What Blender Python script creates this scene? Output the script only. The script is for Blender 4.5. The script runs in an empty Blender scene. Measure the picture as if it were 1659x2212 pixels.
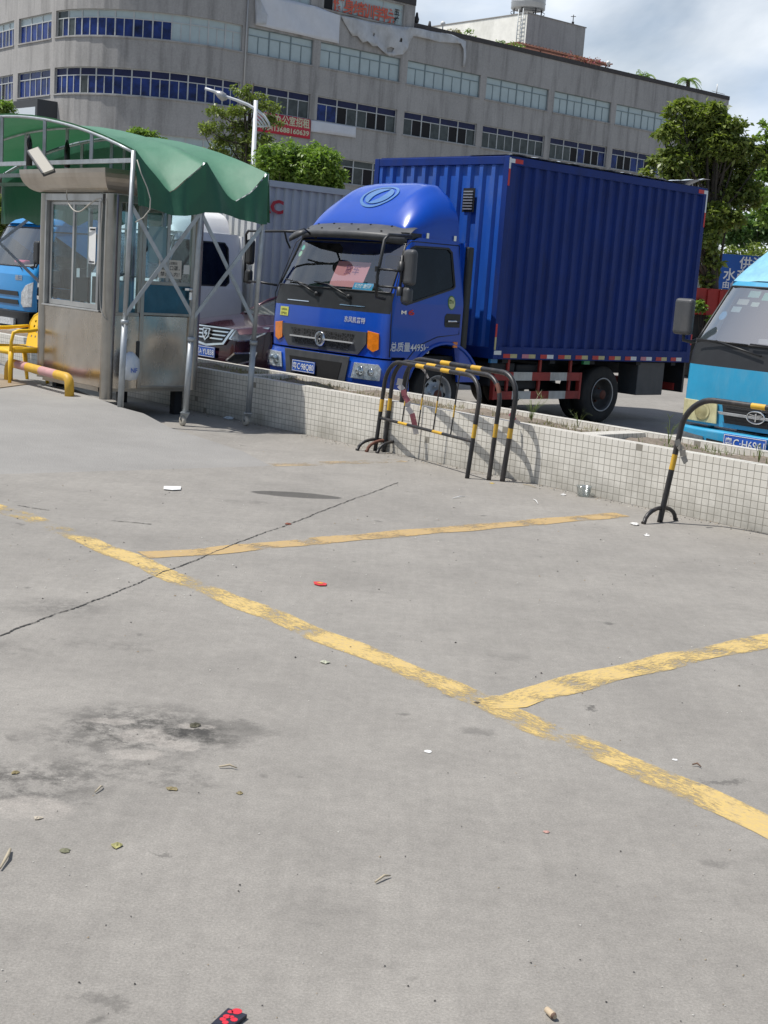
import bpy, bmesh, math, random
import numpy as np
from mathutils import Vector, Matrix
R = math.radians
random.seed(7)
SC = bpy.context.scene
COL = SC.collection

# ------------------------------------------------------------ camera
F_PX, CX, CY = 2872.0, 829.5, 1106.0          # focal length and centre of a 1659 x 2212 frame
ROLL, PITCH, EYE = math.atan(.0719), math.atan(507/2872.0), 1.75
_cr, _sr, _cp, _sp = math.cos(ROLL), math.sin(ROLL), math.cos(PITCH), math.sin(PITCH)
cam_d = bpy.data.cameras.new('camera'); cam = bpy.data.objects.new('camera', cam_d); COL.objects.link(cam)
_r0, _u0, _f0 = Vector((1, 0, 0)), Vector((0, _sp, _cp)), Vector((0, _cp, -_sp))
_rt, _up = _r0*_cr + _u0*_sr, -_r0*_sr + _u0*_cr
m = Matrix((_rt, _up, -_f0)).transposed().to_4x4(); m.translation = (0, 0, EYE)
cam.matrix_world = m
cam_d.sensor_fit = 'VERTICAL'; cam_d.sensor_height = 24; cam_d.lens = 24*F_PX/2212
cam_d.clip_start = .05; cam_d.clip_end = 2500
SC.camera = cam
# ------------------------------------------------------------ world, sun, exposure
SUN_AZ, SUN_EL = 183.0, 64.0                    # direction towards the sun, degrees from +X counter-clockwise
w = bpy.data.worlds.new('World'); SC.world = w; w.use_nodes = True
nt = w.node_tree; nt.nodes.clear()
def N(nt, typ, **kw):
    n = nt.nodes.new(typ)
    for k, v in kw.items():
        if k.startswith('i_'): n.inputs[k[2:].replace('_', ' ')].default_value = v
        else: setattr(n, k, v)
    return n
out = N(nt, 'ShaderNodeOutputWorld'); bg = N(nt, 'ShaderNodeBackground'); bg.inputs[1].default_value = .09
sky = N(nt, 'ShaderNodeTexSky', sky_type='NISHITA', sun_disc=False, sun_elevation=R(SUN_EL), sun_rotation=R(90-SUN_AZ),
        air_density=1.0, dust_density=1.5, ozone_density=1.2)
tc = N(nt, 'ShaderNodeTexCoord'); mp = N(nt, 'ShaderNodeMapping'); mp.inputs['Scale'].default_value = (1, 1, 2.2)
mp.inputs['Location'].default_value = (.35, .1, .55)
nz = N(nt, 'ShaderNodeTexNoise'); nz.inputs['Scale'].default_value = 3.6; nz.inputs['Detail'].default_value = 7; nz.inputs['Roughness'].default_value = .52
nz.inputs['Distortion'].default_value = .25
cr = N(nt, 'ShaderNodeValToRGB'); cr.color_ramp.elements[0].position = .27; cr.color_ramp.elements[1].position = .52
nz2 = N(nt, 'ShaderNodeTexNoise'); nz2.inputs['Scale'].default_value = 6; nz2.inputs['Detail'].default_value = 5
cc = N(nt, 'ShaderNodeMix', data_type='RGBA'); cc.inputs[6].default_value = (6.0, 7.3, 9.2, 1); cc.inputs[7].default_value = (9.6, 10.2, 10.9, 1)
mx = N(nt, 'ShaderNodeMix', data_type='RGBA')
L = nt.links.new
L(tc.outputs['Generated'], mp.inputs[0]); L(mp.outputs[0], nz.inputs['Vector']); L(mp.outputs[0], nz2.inputs['Vector'])
# the cloud bank stands low in the sky ahead; overhead and behind it is mostly clear
sxyz = N(nt, 'ShaderNodeSeparateXYZ'); L(tc.outputs['Generated'], sxyz.inputs[0])
bk1 = N(nt, 'ShaderNodeMapRange'); bk1.inputs[1].default_value = .05; bk1.inputs[2].default_value = .55; bk1.inputs[3].default_value = .12; bk1.inputs[4].default_value = 1; L(sxyz.outputs[1], bk1.inputs[0])
bk2 = N(nt, 'ShaderNodeMapRange'); bk2.inputs[1].default_value = .45; bk2.inputs[2].default_value = .75; bk2.inputs[3].default_value = 1; bk2.inputs[4].default_value = .15; L(sxyz.outputs[2], bk2.inputs[0])
bk3 = N(nt, 'ShaderNodeMath', operation='MULTIPLY'); L(bk1.outputs[0], bk3.inputs[0]); L(bk2.outputs[0], bk3.inputs[1]); bk4 = N(nt, 'ShaderNodeMath', operation='MULTIPLY'); L(bk3.outputs[0], bk4.inputs[1])
L(nz.outputs[0], cr.inputs[0]); L(cr.outputs[0], bk4.inputs[0]); L(bk4.outputs[0], mx.inputs[0]); L(sky.outputs[0], mx.inputs[6])
mr = N(nt, 'ShaderNodeMapRange'); mr.inputs[1].default_value = .38; mr.inputs[2].default_value = .62
L(nz2.outputs[0], mr.inputs[0]); L(mr.outputs[0], cc.inputs[0]); L(cc.outputs[2], mx.inputs[7])
L(mx.outputs[2], bg.inputs[0]); L(bg.outputs[0], out.inputs[0])
sd = bpy.data.lights.new('sun', 'SUN'); sd.energy = 4.3; sd.angle = R(.5); sd.color = (1, .965, .91)
so = bpy.data.objects.new('sun', sd); COL.objects.link(so); so.location = (-20, 5, 40)
sv = Vector((math.cos(R(SUN_AZ))*math.cos(R(SUN_EL)), math.sin(R(SUN_AZ))*math.cos(R(SUN_EL)), math.sin(R(SUN_EL))))
so.rotation_euler = sv.to_track_quat('Z', 'Y').to_euler()
vs = SC.view_settings; vs.view_transform = 'Standard'; vs.look = 'None'; vs.exposure = .12; vs.gamma = 1
SC.cycles.max_bounces = 7; SC.cycles.transparent_max_bounces = 12; SC.cycles.use_denoising = True

# ------------------------------------------------------------ where things stand (survey helpers)
def ray(px, py):
    dx, dy = px-CX, -(py-CY)
    X = dx*_cr - dy*_sr; Y = dx*_sr + dy*_cr
    d = (X/F_PX, 1.0, Y/F_PX)
    return Vector((d[0], d[1]*_cp + d[2]*_sp, -d[1]*_sp + d[2]*_cp))
def G(px, py, z=0.0):
    r = ray(px, py); t = (z-EYE)/r.z
    return Vector((r.x*t, r.y*t, z))
def atY(px, py, Y):
    r = ray(px, py); t = Y/r.y
    return Vector((r.x*t, Y, EYE+r.z*t))
def onp(px, py, P, az):
    n = (-math.sin(R(az)), math.cos(R(az))); r = ray(px, py)
    t = (n[0]*P[0]+n[1]*P[1])/(n[0]*r.x+n[1]*r.y)
    return Vector((r.x*t, r.y*t, EYE+r.z*t))

# ------------------------------------------------------------ materials
MATS = {}
def M(name, col, rough=.5, metal=0.0, var=0.0, vs=3.0, bump=0.0, bs=40.0, coat=0.0, spec=.5, dirt=0.0, dcol=(.12, .10, .08), ds=4.0, emit=None, sheen=0):
    if name in MATS: return MATS[name]
    m = bpy.data.materials.new(name); m.use_nodes = True; nt = m.node_tree; b = nt.nodes['Principled BSDF']; L = nt.links.new
    b.inputs['Roughness'].default_value = rough; b.inputs['Metallic'].default_value = metal
    b.inputs['Coat Weight'].default_value = coat; b.inputs['Coat Roughness'].default_value = .06
    b.inputs['Specular IOR Level'].default_value = spec
    tc = N(nt, 'ShaderNodeTexCoord')
    c = N(nt, 'ShaderNodeRGB'); c.outputs[0].default_value = (*col, 1); src = c.outputs[0]
    if var:
        n = N(nt, 'ShaderNodeTexNoise'); n.inputs['Scale'].default_value = vs; n.inputs['Detail'].default_value = 6; n.inputs['Roughness'].default_value = .65
        L(tc.outputs['Object'], n.inputs['Vector'])
        r = N(nt, 'ShaderNodeMapRange'); r.inputs[1].default_value = .3; r.inputs[2].default_value = .7; r.inputs[3].default_value = 1-var; r.inputs[4].default_value = 1+var
        L(n.outputs[0], r.inputs[0])
        mm = N(nt, 'ShaderNodeVectorMath', operation='SCALE'); L(src, mm.inputs[0]); L(r.outputs[0], mm.inputs['Scale']); src = mm.outputs[0]
    if dirt:
        n = N(nt, 'ShaderNodeTexNoise'); n.inputs['Scale'].default_value = ds; n.inputs['Detail'].default_value = 9; n.inputs['Roughness'].default_value = .7
        mpn = N(nt, 'ShaderNodeMapping'); mpn.inputs['Scale'].default_value = (1, 1, .35); mpn.inputs['Location'].default_value = (3.1, 1.7, .4)
        L(tc.outputs['Object'], mpn.inputs[0]); L(mpn.outputs[0], n.inputs['Vector'])
        r = N(nt, 'ShaderNodeMapRange'); r.inputs[1].default_value = .48; r.inputs[2].default_value = .75; r.inputs[3].default_value = 0; r.inputs[4].default_value = dirt
        L(n.outputs[0], r.inputs[0])
        x = N(nt, 'ShaderNodeMix', data_type='RGBA'); x.inputs[7].default_value = (*dcol, 1)
        L(r.outputs[0], x.inputs[0]); L(src, x.inputs[6]); src = x.outputs[2]
        rr = N(nt, 'ShaderNodeMapRange'); rr.inputs[3].default_value = rough; rr.inputs[4].default_value = min(1, rough+.35); L(r.outputs[0], rr.inputs[0]); L(rr.outputs[0], b.inputs['Roughness'])
    L(src, b.inputs['Base Color'])
    if bump:
        n = N(nt, 'ShaderNodeTexNoise'); n.inputs['Scale'].default_value = bs; n.inputs['Detail'].default_value = 4; L(tc.outputs['Object'], n.inputs['Vector'])
        bb = N(nt, 'ShaderNodeBump'); bb.inputs['Strength'].default_value = bump; bb.inputs['Distance'].default_value = .02
        L(n.outputs[0], bb.inputs['Height']); L(bb.outputs[0], b.inputs['Normal'])
    if emit: b.inputs['Emission Color'].default_value = (*emit, 1); b.inputs['Emission Strength'].default_value = 1
    MATS[name] = m; return m
def glassM(name, tint=(.8, .9, .95), opac=.25, rough=.03, refl=.05):
    if name in MATS: return MATS[name]
    m = bpy.data.materials.new(name); m.use_nodes = True; nt = m.node_tree; nt.nodes.clear(); L = nt.links.new
    o = N(nt, 'ShaderNodeOutputMaterial'); t = N(nt, 'ShaderNodeBsdfTransparent'); t.inputs[0].default_value = (*tint, 1)
    g = N(nt, 'ShaderNodeBsdfGlossy'); g.inputs[1].default_value = rough; g.inputs[0].default_value = (.95, .95, .95, 1)
    # Schlick reflectance from the angle to the surface, the same on both faces of a thin pane
    gg = N(nt, 'ShaderNodeNewGeometry'); dt = N(nt, 'ShaderNodeVectorMath', operation='DOT_PRODUCT'); L(gg.outputs['Normal'], dt.inputs[0]); L(gg.outputs['Incoming'], dt.inputs[1])
    ab = N(nt, 'ShaderNodeMath', operation='ABSOLUTE'); L(dt.outputs['Value'], ab.inputs[0]); iv = N(nt, 'ShaderNodeMath', operation='SUBTRACT'); iv.inputs[0].default_value = 1; L(ab.outputs[0], iv.inputs[1])
    pw_ = N(nt, 'ShaderNodeMath', operation='POWER'); pw_.inputs[1].default_value = 5; L(iv.outputs[0], pw_.inputs[0]); fr = N(nt, 'ShaderNodeMath', operation='MULTIPLY_ADD'); fr.inputs[1].default_value = .94; fr.inputs[2].default_value = refl; L(pw_.outputs[0], fr.inputs[0])
    ad = N(nt, 'ShaderNodeMath', operation='ADD', use_clamp=True); ad.inputs[1].default_value = opac*.25
    mx = N(nt, 'ShaderNodeMixShader'); d = N(nt, 'ShaderNodeBsdfDiffuse'); d.inputs[0].default_value = (.25, .3, .3, 1)
    m2 = N(nt, 'ShaderNodeMixShader'); m2.inputs[0].default_value = opac*.35
    L(t.outputs[0], m2.inputs[1]); L(d.outputs[0], m2.inputs[2])
    L(fr.outputs[0], ad.inputs[0]); L(ad.outputs[0], mx.inputs[0]); L(m2.outputs[0], mx.inputs[1]); L(g.outputs[0], mx.inputs[2]); L(mx.outputs[0], o.inputs[0])
    MATS[name] = m; return m

BLUE = M('truck blue paint', (.0006, .063, .44), .28, coat=.45, var=.05, dirt=.12, dcol=(.02, .06, .2), ds=3)
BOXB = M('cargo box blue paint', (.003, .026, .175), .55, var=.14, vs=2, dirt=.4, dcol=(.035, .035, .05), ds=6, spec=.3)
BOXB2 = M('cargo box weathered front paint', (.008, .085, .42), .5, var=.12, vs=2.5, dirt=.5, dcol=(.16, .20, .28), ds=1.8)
BLACKP = M('black plastic', (.018, .019, .021), .45, var=.2, vs=8)
GREYP = M('grey plastic', (.06, .063, .068), .5, var=.15, vs=6, dirt=.4, dcol=(.16, .15, .14))
RUB = M('tyre rubber', (.022, .021, .020), .8, var=.25, vs=12, dirt=.5, dcol=(.09, .08, .07), ds=6)
DARK = M('dark void', (.006, .006, .007), .8)
CHAS = M('chassis steel', (.016, .017, .02), .7, var=.3, vs=6)
CHROME = M('chrome', (.75, .77, .8), .12, 1.0)
SILL = M('silver lettering', (.55, .56, .57), .4, .2)
SILV = M('silver wheel paint', (.42, .43, .44), .4, .5, var=.15, vs=10, dirt=.6, dcol=(.12, .09, .07), ds=12)
RIMD = M('dirty dark wheel', (.08, .075, .07), .6, .2, var=.3, vs=10)
HUBR = M('rusty hub', (.12, .035, .02), .75, var=.3, vs=14)
WHITE = M('white paint', (.72, .73, .72), .45, var=.06, dirt=.25, dcol=(.35, .33, .3))
REDR = M('red reflector', (.55, .02, .02), .35, var=.12, vs=12, dirt=.3, dcol=(.3, .1, .1))
WHR = M('white reflector', (.72, .74, .74), .35, var=.08, vs=12, dirt=.35, dcol=(.4, .38, .32))
YELR = M('cream reflector', (.50, .44, .22), .4, var=.15, vs=12)
PINKR = M('faded pink reflector', (.55, .2, .25), .45, var=.15, vs=12)
GUARDR = M('guard rail red', (.33, .028, .022), .55, var=.2, vs=6, dirt=.5, dcol=(.08, .05, .04), ds=5)
GUARDW = M('guard rail white', (.55, .54, .5), .5, var=.12, vs=6, dirt=.6, dcol=(.2, .16, .12), ds=5)
ORANGE = M('amber lens', (.8, .22, .01), .15, coat=.6, var=.2, vs=18)
LENS = M('headlamp reflector', (.62, .64, .66), .18, .35, var=.25, vs=16, bump=.5, bs=22)
LENSC = glassM('clear lens', (.92, .95, .97), .12, .02)
GLASSD = M('dark side glass', (.008, .011, .014), .06, spec=.35, var=.7, vs=1.8)
WS = glassM('windscreen glass', (.82, .90, .93), .05, .02, .16)
WSL = glassM('sky pale windscreen glass', (.84, .90, .92), .6, .03, .30)  # raised reflectance and grey film stand in for bright sky on the glass
GLZ = glassM('booth glass', (.86, .93, .95), .04, .03)
SEAT = M('cab seat cloth', (.05, .055, .07), .85, var=.2)
DASH = M('dash plastic', (.10, .10, .11), .6, var=.15)
PLATEB = M('number plate blue', (.01, .09, .45), .4, var=.1, dirt=.2)
PLATEW = M('number plate white', (.75, .76, .76), .45)
STEEL = M('stainless steel', (.53, .49, .44), .24, 1.0, var=.16, vs=2.2, bump=.35, bs=1.4, dirt=.35, dcol=(.22, .19, .16), ds=3)
STEELR = M('stainless post', (.40, .375, .34), .34, 1.0, var=.14, vs=3, bump=.2, bs=3, dirt=.4, dcol=(.2, .17, .14), ds=4)
ALU = M('aluminium frame', (.45, .45, .44), .4, .7, var=.1, vs=5, dirt=.3)
GALV = M('galvanised tube', (.40, .43, .45), .45, .55, var=.18, vs=7, dirt=.45, dcol=(.2, .18, .15), ds=6)
YEL = M('yellow paint', (.62, .37, .03), .5, var=.14, vs=7, dirt=.35, dcol=(.3, .18, .08), ds=8)
BLK = M('black tube paint', (.022, .022, .024), .42, var=.35, vs=12, dirt=.5, dcol=(.13, .10, .08), ds=9)
RUST = M('rusted tube', (.14, .055, .035), .75, var=.3, vs=14)
PINK = M('pink paint', (.50, .27, .27), .55, var=.12, vs=7, dirt=.3, dcol=(.4, .25, .15), ds=8)
YCH = M('yellow chair plastic', (.78, .48, .015), .38, var=.06, vs=4, dirt=.15, dcol=(.4, .2, .03))
PAPER = M('white paper', (.72, .72, .70), .7, var=.05)
INK = M('black ink', (.02, .02, .022), .6)
REDINK = M('red lettering', (.50, .02, .02), .5, var=.1)

# tarpaulin
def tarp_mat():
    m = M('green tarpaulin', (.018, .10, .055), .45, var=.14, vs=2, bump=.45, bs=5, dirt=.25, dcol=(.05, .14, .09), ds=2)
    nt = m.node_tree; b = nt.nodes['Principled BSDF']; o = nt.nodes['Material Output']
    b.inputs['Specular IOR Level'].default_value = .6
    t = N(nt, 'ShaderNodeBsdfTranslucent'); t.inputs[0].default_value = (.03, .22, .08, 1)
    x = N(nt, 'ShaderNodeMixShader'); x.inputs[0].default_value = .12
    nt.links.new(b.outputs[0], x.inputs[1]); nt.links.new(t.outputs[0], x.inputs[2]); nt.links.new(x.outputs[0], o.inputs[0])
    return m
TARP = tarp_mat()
TARPT = M('sunlit faded tarpaulin top', (.085, .225, .145), .58, var=.10, vs=1.5, dirt=.4, dcol=(.16, .31, .23), ds=1.6, spec=.45, bump=.5, bs=4)  # paler than the skirt: sunlit sheen as well as fading put into the colour
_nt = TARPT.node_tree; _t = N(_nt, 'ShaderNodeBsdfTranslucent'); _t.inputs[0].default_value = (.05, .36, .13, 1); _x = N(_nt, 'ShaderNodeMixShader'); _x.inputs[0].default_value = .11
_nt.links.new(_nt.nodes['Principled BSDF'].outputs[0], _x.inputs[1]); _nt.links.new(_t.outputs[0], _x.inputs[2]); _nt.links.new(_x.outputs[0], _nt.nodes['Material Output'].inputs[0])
def leaf_mat(name, c1, c2):
    m = bpy.data.materials.new(name); m.use_nodes = True; nt = m.node_tree; b = nt.nodes['Principled BSDF']; L = nt.links.new; o = nt.nodes['Material Output']
    g = N(nt, 'ShaderNodeNewGeometry'); tc = N(nt, 'ShaderNodeTexCoord')
    n = N(nt, 'ShaderNodeTexNoise'); n.inputs['Scale'].default_value = 1.1; n.inputs['Detail'].default_value = 3; L(tc.outputs['Object'], n.inputs['Vector'])
    a = N(nt, 'ShaderNodeMath', operation='ADD'); a.inputs[1].default_value = -.25
    s = N(nt, 'ShaderNodeMath', operation='MULTIPLY'); s.inputs[1].default_value = .55; L(g.outputs['Random Per Island'], s.inputs[0])
    L(n.outputs[0], a.inputs[0]); a2 = N(nt, 'ShaderNodeMath', operation='ADD', use_clamp=True); L(a.outputs[0], a2.inputs[0]); L(s.outputs[0], a2.inputs[1])
    x = N(nt, 'ShaderNodeMix', data_type='RGBA'); x.inputs[6].default_value = (*c1, 1); x.inputs[7].default_value = (*c2, 1); L(a2.outputs[0], x.inputs[0])
    L(x.outputs[2], b.inputs['Base Color']); b.inputs['Roughness'].default_value = .42
    t = N(nt, 'ShaderNodeBsdfTranslucent'); sc = N(nt, 'ShaderNodeVectorMath', operation='MULTIPLY'); sc.inputs[1].default_value = (1.3, 1.5, .6); L(x.outputs[2], sc.inputs[0]); L(sc.outputs[0], t.inputs[0])
    y = N(nt, 'ShaderNodeMixShader'); y.inputs[0].default_value = .3; L(b.outputs[0], y.inputs[1]); L(t.outputs[0], y.inputs[2]); L(y.outputs[0], o.inputs[0])
    MATS[name] = m; return m
LEAF = leaf_mat('tree leaves', (.045, .085, .02), (.30, .35, .09))
LEAF2 = leaf_mat('bush leaves', (.045, .11, .02), (.30, .42, .09))
LEAF3 = leaf_mat('far leaves', (.04, .09, .03), (.14, .24, .07))
BARK = M('bark', (.055, .045, .035), .85, var=.3, vs=8, bump=.5, bs=20)

# ------------------------------------------------------------ mesh builder
class MB:
    def __init__(s): s.v = []; s.f = []; s.m = []; s.s = []
    def add(s, vs, fs, mi=0, sm=False):
        o = len(s.v); s.v += [tuple(p) for p in vs]
        for f in fs: s.f.append(tuple(i+o for i in f)); s.m.append(mi); s.s.append(sm)
        return s
    def box(s, x0, x1, y0, y1, z0, z1, mi=0, T=None):
        p = [Vector((x, y, z)) for x in (x0, x1) for y in (y0, y1) for z in (z0, z1)]
        if T is not None: p = [T @ q for q in p]
        return s.add(p, [(0, 1, 3, 2), (4, 6, 7, 5), (0, 4, 5, 1), (2, 3, 7, 6), (0, 2, 6, 4), (1, 5, 7, 3)], mi)
    def beam(s, a, b, wd, ht, mi=0, up=(0, 0, 1)):
        a, b = Vector(a), Vector(b); d = (b-a); l = d.length; d.normalize(); upv = Vector(up)
        y = upv.cross(d)
        if y.length < 1e-4: y = Vector((1, 0, 0)).cross(d)
        y.normalize(); z = d.cross(y)
        T = Matrix((d, y, z)).transposed().to_4x4(); T.translation = a
        return s.box(0, l, -wd/2, wd/2, -ht/2, ht/2, mi, T)
    def tube(s, pts, r, n=10, mi=0, cap=True, mif=None):
        pts = [Vector(p) for p in pts]; k = len(pts); rr = r if isinstance(r, (list, tuple)) else [r]*k
        t0 = (pts[1]-pts[0]).normalized(); ref = Vector((0, 0, 1)) if abs(t0.z) < .9 else Vector((1, 0, 0))
        u = t0.cross(ref).normalized(); vs = []
        for i in range(k):
            t = ((pts[min(i+1, k-1)]-pts[max(i-1, 0)])).normalized()
            u = (u - t*u.dot(t)).normalized(); w_ = t.cross(u)
            for j in range(n):
                a = 2*math.pi*j/n; vs.append(pts[i] + (u*math.cos(a)+w_*math.sin(a))*rr[i])
        o = len(s.v); s.v += [tuple(p) for p in vs]
        for i in range(k-1):
            mm = mif(i) if mif else mi
            for j in range(n):
                s.f.append((o+i*n+j, o+i*n+(j+1) % n, o+(i+1)*n+(j+1) % n, o+(i+1)*n+j)); s.m.append(mm); s.s.append(True)
        if cap:
            s.f.append(tuple(o+j for j in range(n))[::-1]); s.m.append(mi); s.s.append(False)
            s.f.append(tuple(o+(k-1)*n+j for j in range(n))); s.m.append(mi); s.s.append(False)
        return s
    def lathe(s, prof, c, axis, n=32, mi=0, sm=True, mif=None):
        # prof: (radius, along); axis unit vector
        ax = Vector(axis).normalized(); ref = Vector((0, 0, 1)) if abs(ax.z) < .9 else Vector((1, 0, 0)); u = ax.cross(ref).normalized(); w_ = ax.cross(u); c = Vector(c)
        o = len(s.v)
        for (r, h) in prof:
            for j in range(n):
                a = 2*math.pi*j/n; s.v.append(tuple(c + ax*h + (u*math.cos(a)+w_*math.sin(a))*r))
        for i in range(len(prof)-1):
            for j in range(n):
                s.f.append((o+i*n+j, o+i*n+(j+1) % n, o+(i+1)*n+(j+1) % n, o+(i+1)*n+j)); s.m.append(mif(i) if mif else mi); s.s.append(sm)
        return s
    def grid(s, fn, us, vs, mi=0, sm=True, mif=None):
        o = len(s.v); nu, nv = len(us), len(vs)
        for u in us:
            for v in vs: s.v.append(tuple(fn(u, v)))
        for i in range(nu-1):
            for j in range(nv-1):
                mm = mif(i, j) if mif else mi
                if mm is None: continue
                s.f.append((o+i*nv+j, o+(i+1)*nv+j, o+(i+1)*nv+j+1, o+i*nv+j+1)); s.m.append(mm); s.s.append(sm)
        return s
    def plate(s, outer, holes, fn, thick, cuts=(), mi=0, sm=False):
        bm = bmesh.new(); edges = []
        for loop in [outer]+list(holes):
            vs = [bm.verts.new((p[0], p[1], 0)) for p in loop]
            for i in range(len(vs)): edges.append(bm.edges.new((vs[i], vs[(i+1) % len(vs)])))
        bmesh.ops.triangle_fill(bm, edges=edges, use_beauty=True, use_dissolve=False, normal=(0, 0, 1))
        for ax, val in cuts:
            co = (val, 0, 0) if ax == 'u' else (0, val, 0); no = (1, 0, 0) if ax == 'u' else (0, 1, 0)
            bmesh.ops.bisect_plane(bm, geom=bm.verts[:]+bm.edges[:]+bm.faces[:], dist=1e-5, plane_co=co, plane_no=no)
        bm.verts.index_update(); bm.faces.ensure_lookup_table()
        for f in bm.faces:
            if f.normal.z < 0: f.normal_flip()
        vv = [(v.co.x, v.co.y) for v in bm.verts]; fs = [tuple(v.index for v in f.verts) for f in bm.faces]
        bd = [(e.verts[0].index, e.verts[1].index, e.link_faces[0]) for e in bm.edges if len(e.link_faces) == 1]
        n = len(vv); V = [fn(a, b, 0) for a, b in vv] + [fn(a, b, thick) for a, b in vv]
        FS = list(fs) + [tuple(i+n for i in f[::-1]) for f in fs]
        for a, b, f in bd:
            idx = [v.index for v in f.verts]; k = idx.index(a)
            if idx[(k+1) % len(idx)] == b: FS.append((b, a, a+n, b+n))
            else: FS.append((a, b, b+n, a+n))
        bm.free(); return s.add(V, FS, mi, sm)
    def build(s, name, mats, parent=None, bevel=0, weld=False, seg=2):
        me = bpy.data.meshes.new(name); me.from_pydata(s.v, [], s.f)
        mats = mats if isinstance(mats, (list, tuple)) else [mats]
        for m_ in mats: me.materials.append(m_)
        me.polygons.foreach_set('material_index', s.m); me.polygons.foreach_set('use_smooth', s.s); me.update()
        bm = bmesh.new(); bm.from_mesh(me)
        if weld: bmesh.ops.remove_doubles(bm, verts=bm.verts[:], dist=1e-4)
        bmesh.ops.recalc_face_normals(bm, faces=bm.faces[:]); bm.to_mesh(me); bm.free()
        o = bpy.data.objects.new(name, me); COL.objects.link(o)
        if parent is not None: o.parent = parent
        if bevel:
            b = o.modifiers.new('bevel', 'BEVEL'); b.width = bevel; b.segments = seg; b.limit_method = 'ANGLE'; b.angle_limit = R(35)
        return o
def tag(o, label=None, cat=None, group=None, kind=None):
    if label: o['label'] = label
    if cat: o['category'] = cat
    if group: o['group'] = group
    if kind: o['kind'] = kind
    return o
def thing(name, label, cat, loc=(0, 0, 0), rz=0, group=None):
    o = bpy.data.objects.new(name, None); COL.objects.link(o); o.location = loc; o.rotation_euler = (0, 0, rz); o.empty_display_size = .2
    return tag(o, label, cat, group)
def copy_tree(o, parent=None):
    c = o.copy(); COL.objects.link(c); c.parent = parent
    for ch in [k for k in COL.objects if k.parent is o]: copy_tree(ch, c)
    return c
_tx = {}
def text_geo(s, size=1.0, bold=.0, font_align='LEFT'):
    cu = bpy.data.curves.new('lettering', 'FONT'); cu.body = s; cu.size = size; cu.offset = bold*size; cu.align_x = font_align; cu.resolution_u = 2; cu.fill_mode = 'FRONT'
    ob = bpy.data.objects.new('lettering', cu); COL.objects.link(ob); bpy.context.view_layer.update()
    me = bpy.data.meshes.new_from_object(ob.evaluated_get(bpy.context.evaluated_depsgraph_get()))
    vs = [tuple(v.co) for v in me.vertices]; fs = [tuple(p.vertices) for p in me.polygons]
    bpy.data.objects.remove(ob); bpy.data.curves.remove(cu); bpy.data.meshes.remove(me)
    return vs, fs
def text(s, size, fn, mat, name, parent, bold=0.0, align='LEFT', sx=1.0, width=None):
    vs, fs = text_geo(s, size, bold, align)
    if width:
        xs = [v[0] for v in vs]; k = width/(max(xs)-min(xs)); x0 = min(xs); vs = [((v[0]-x0)*k, v[1], 0) for v in vs]
    mb = MB(); mb.add([fn(v[0]*sx, v[1]) for v in vs], fs); return mb.build(name, mat, parent)

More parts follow.
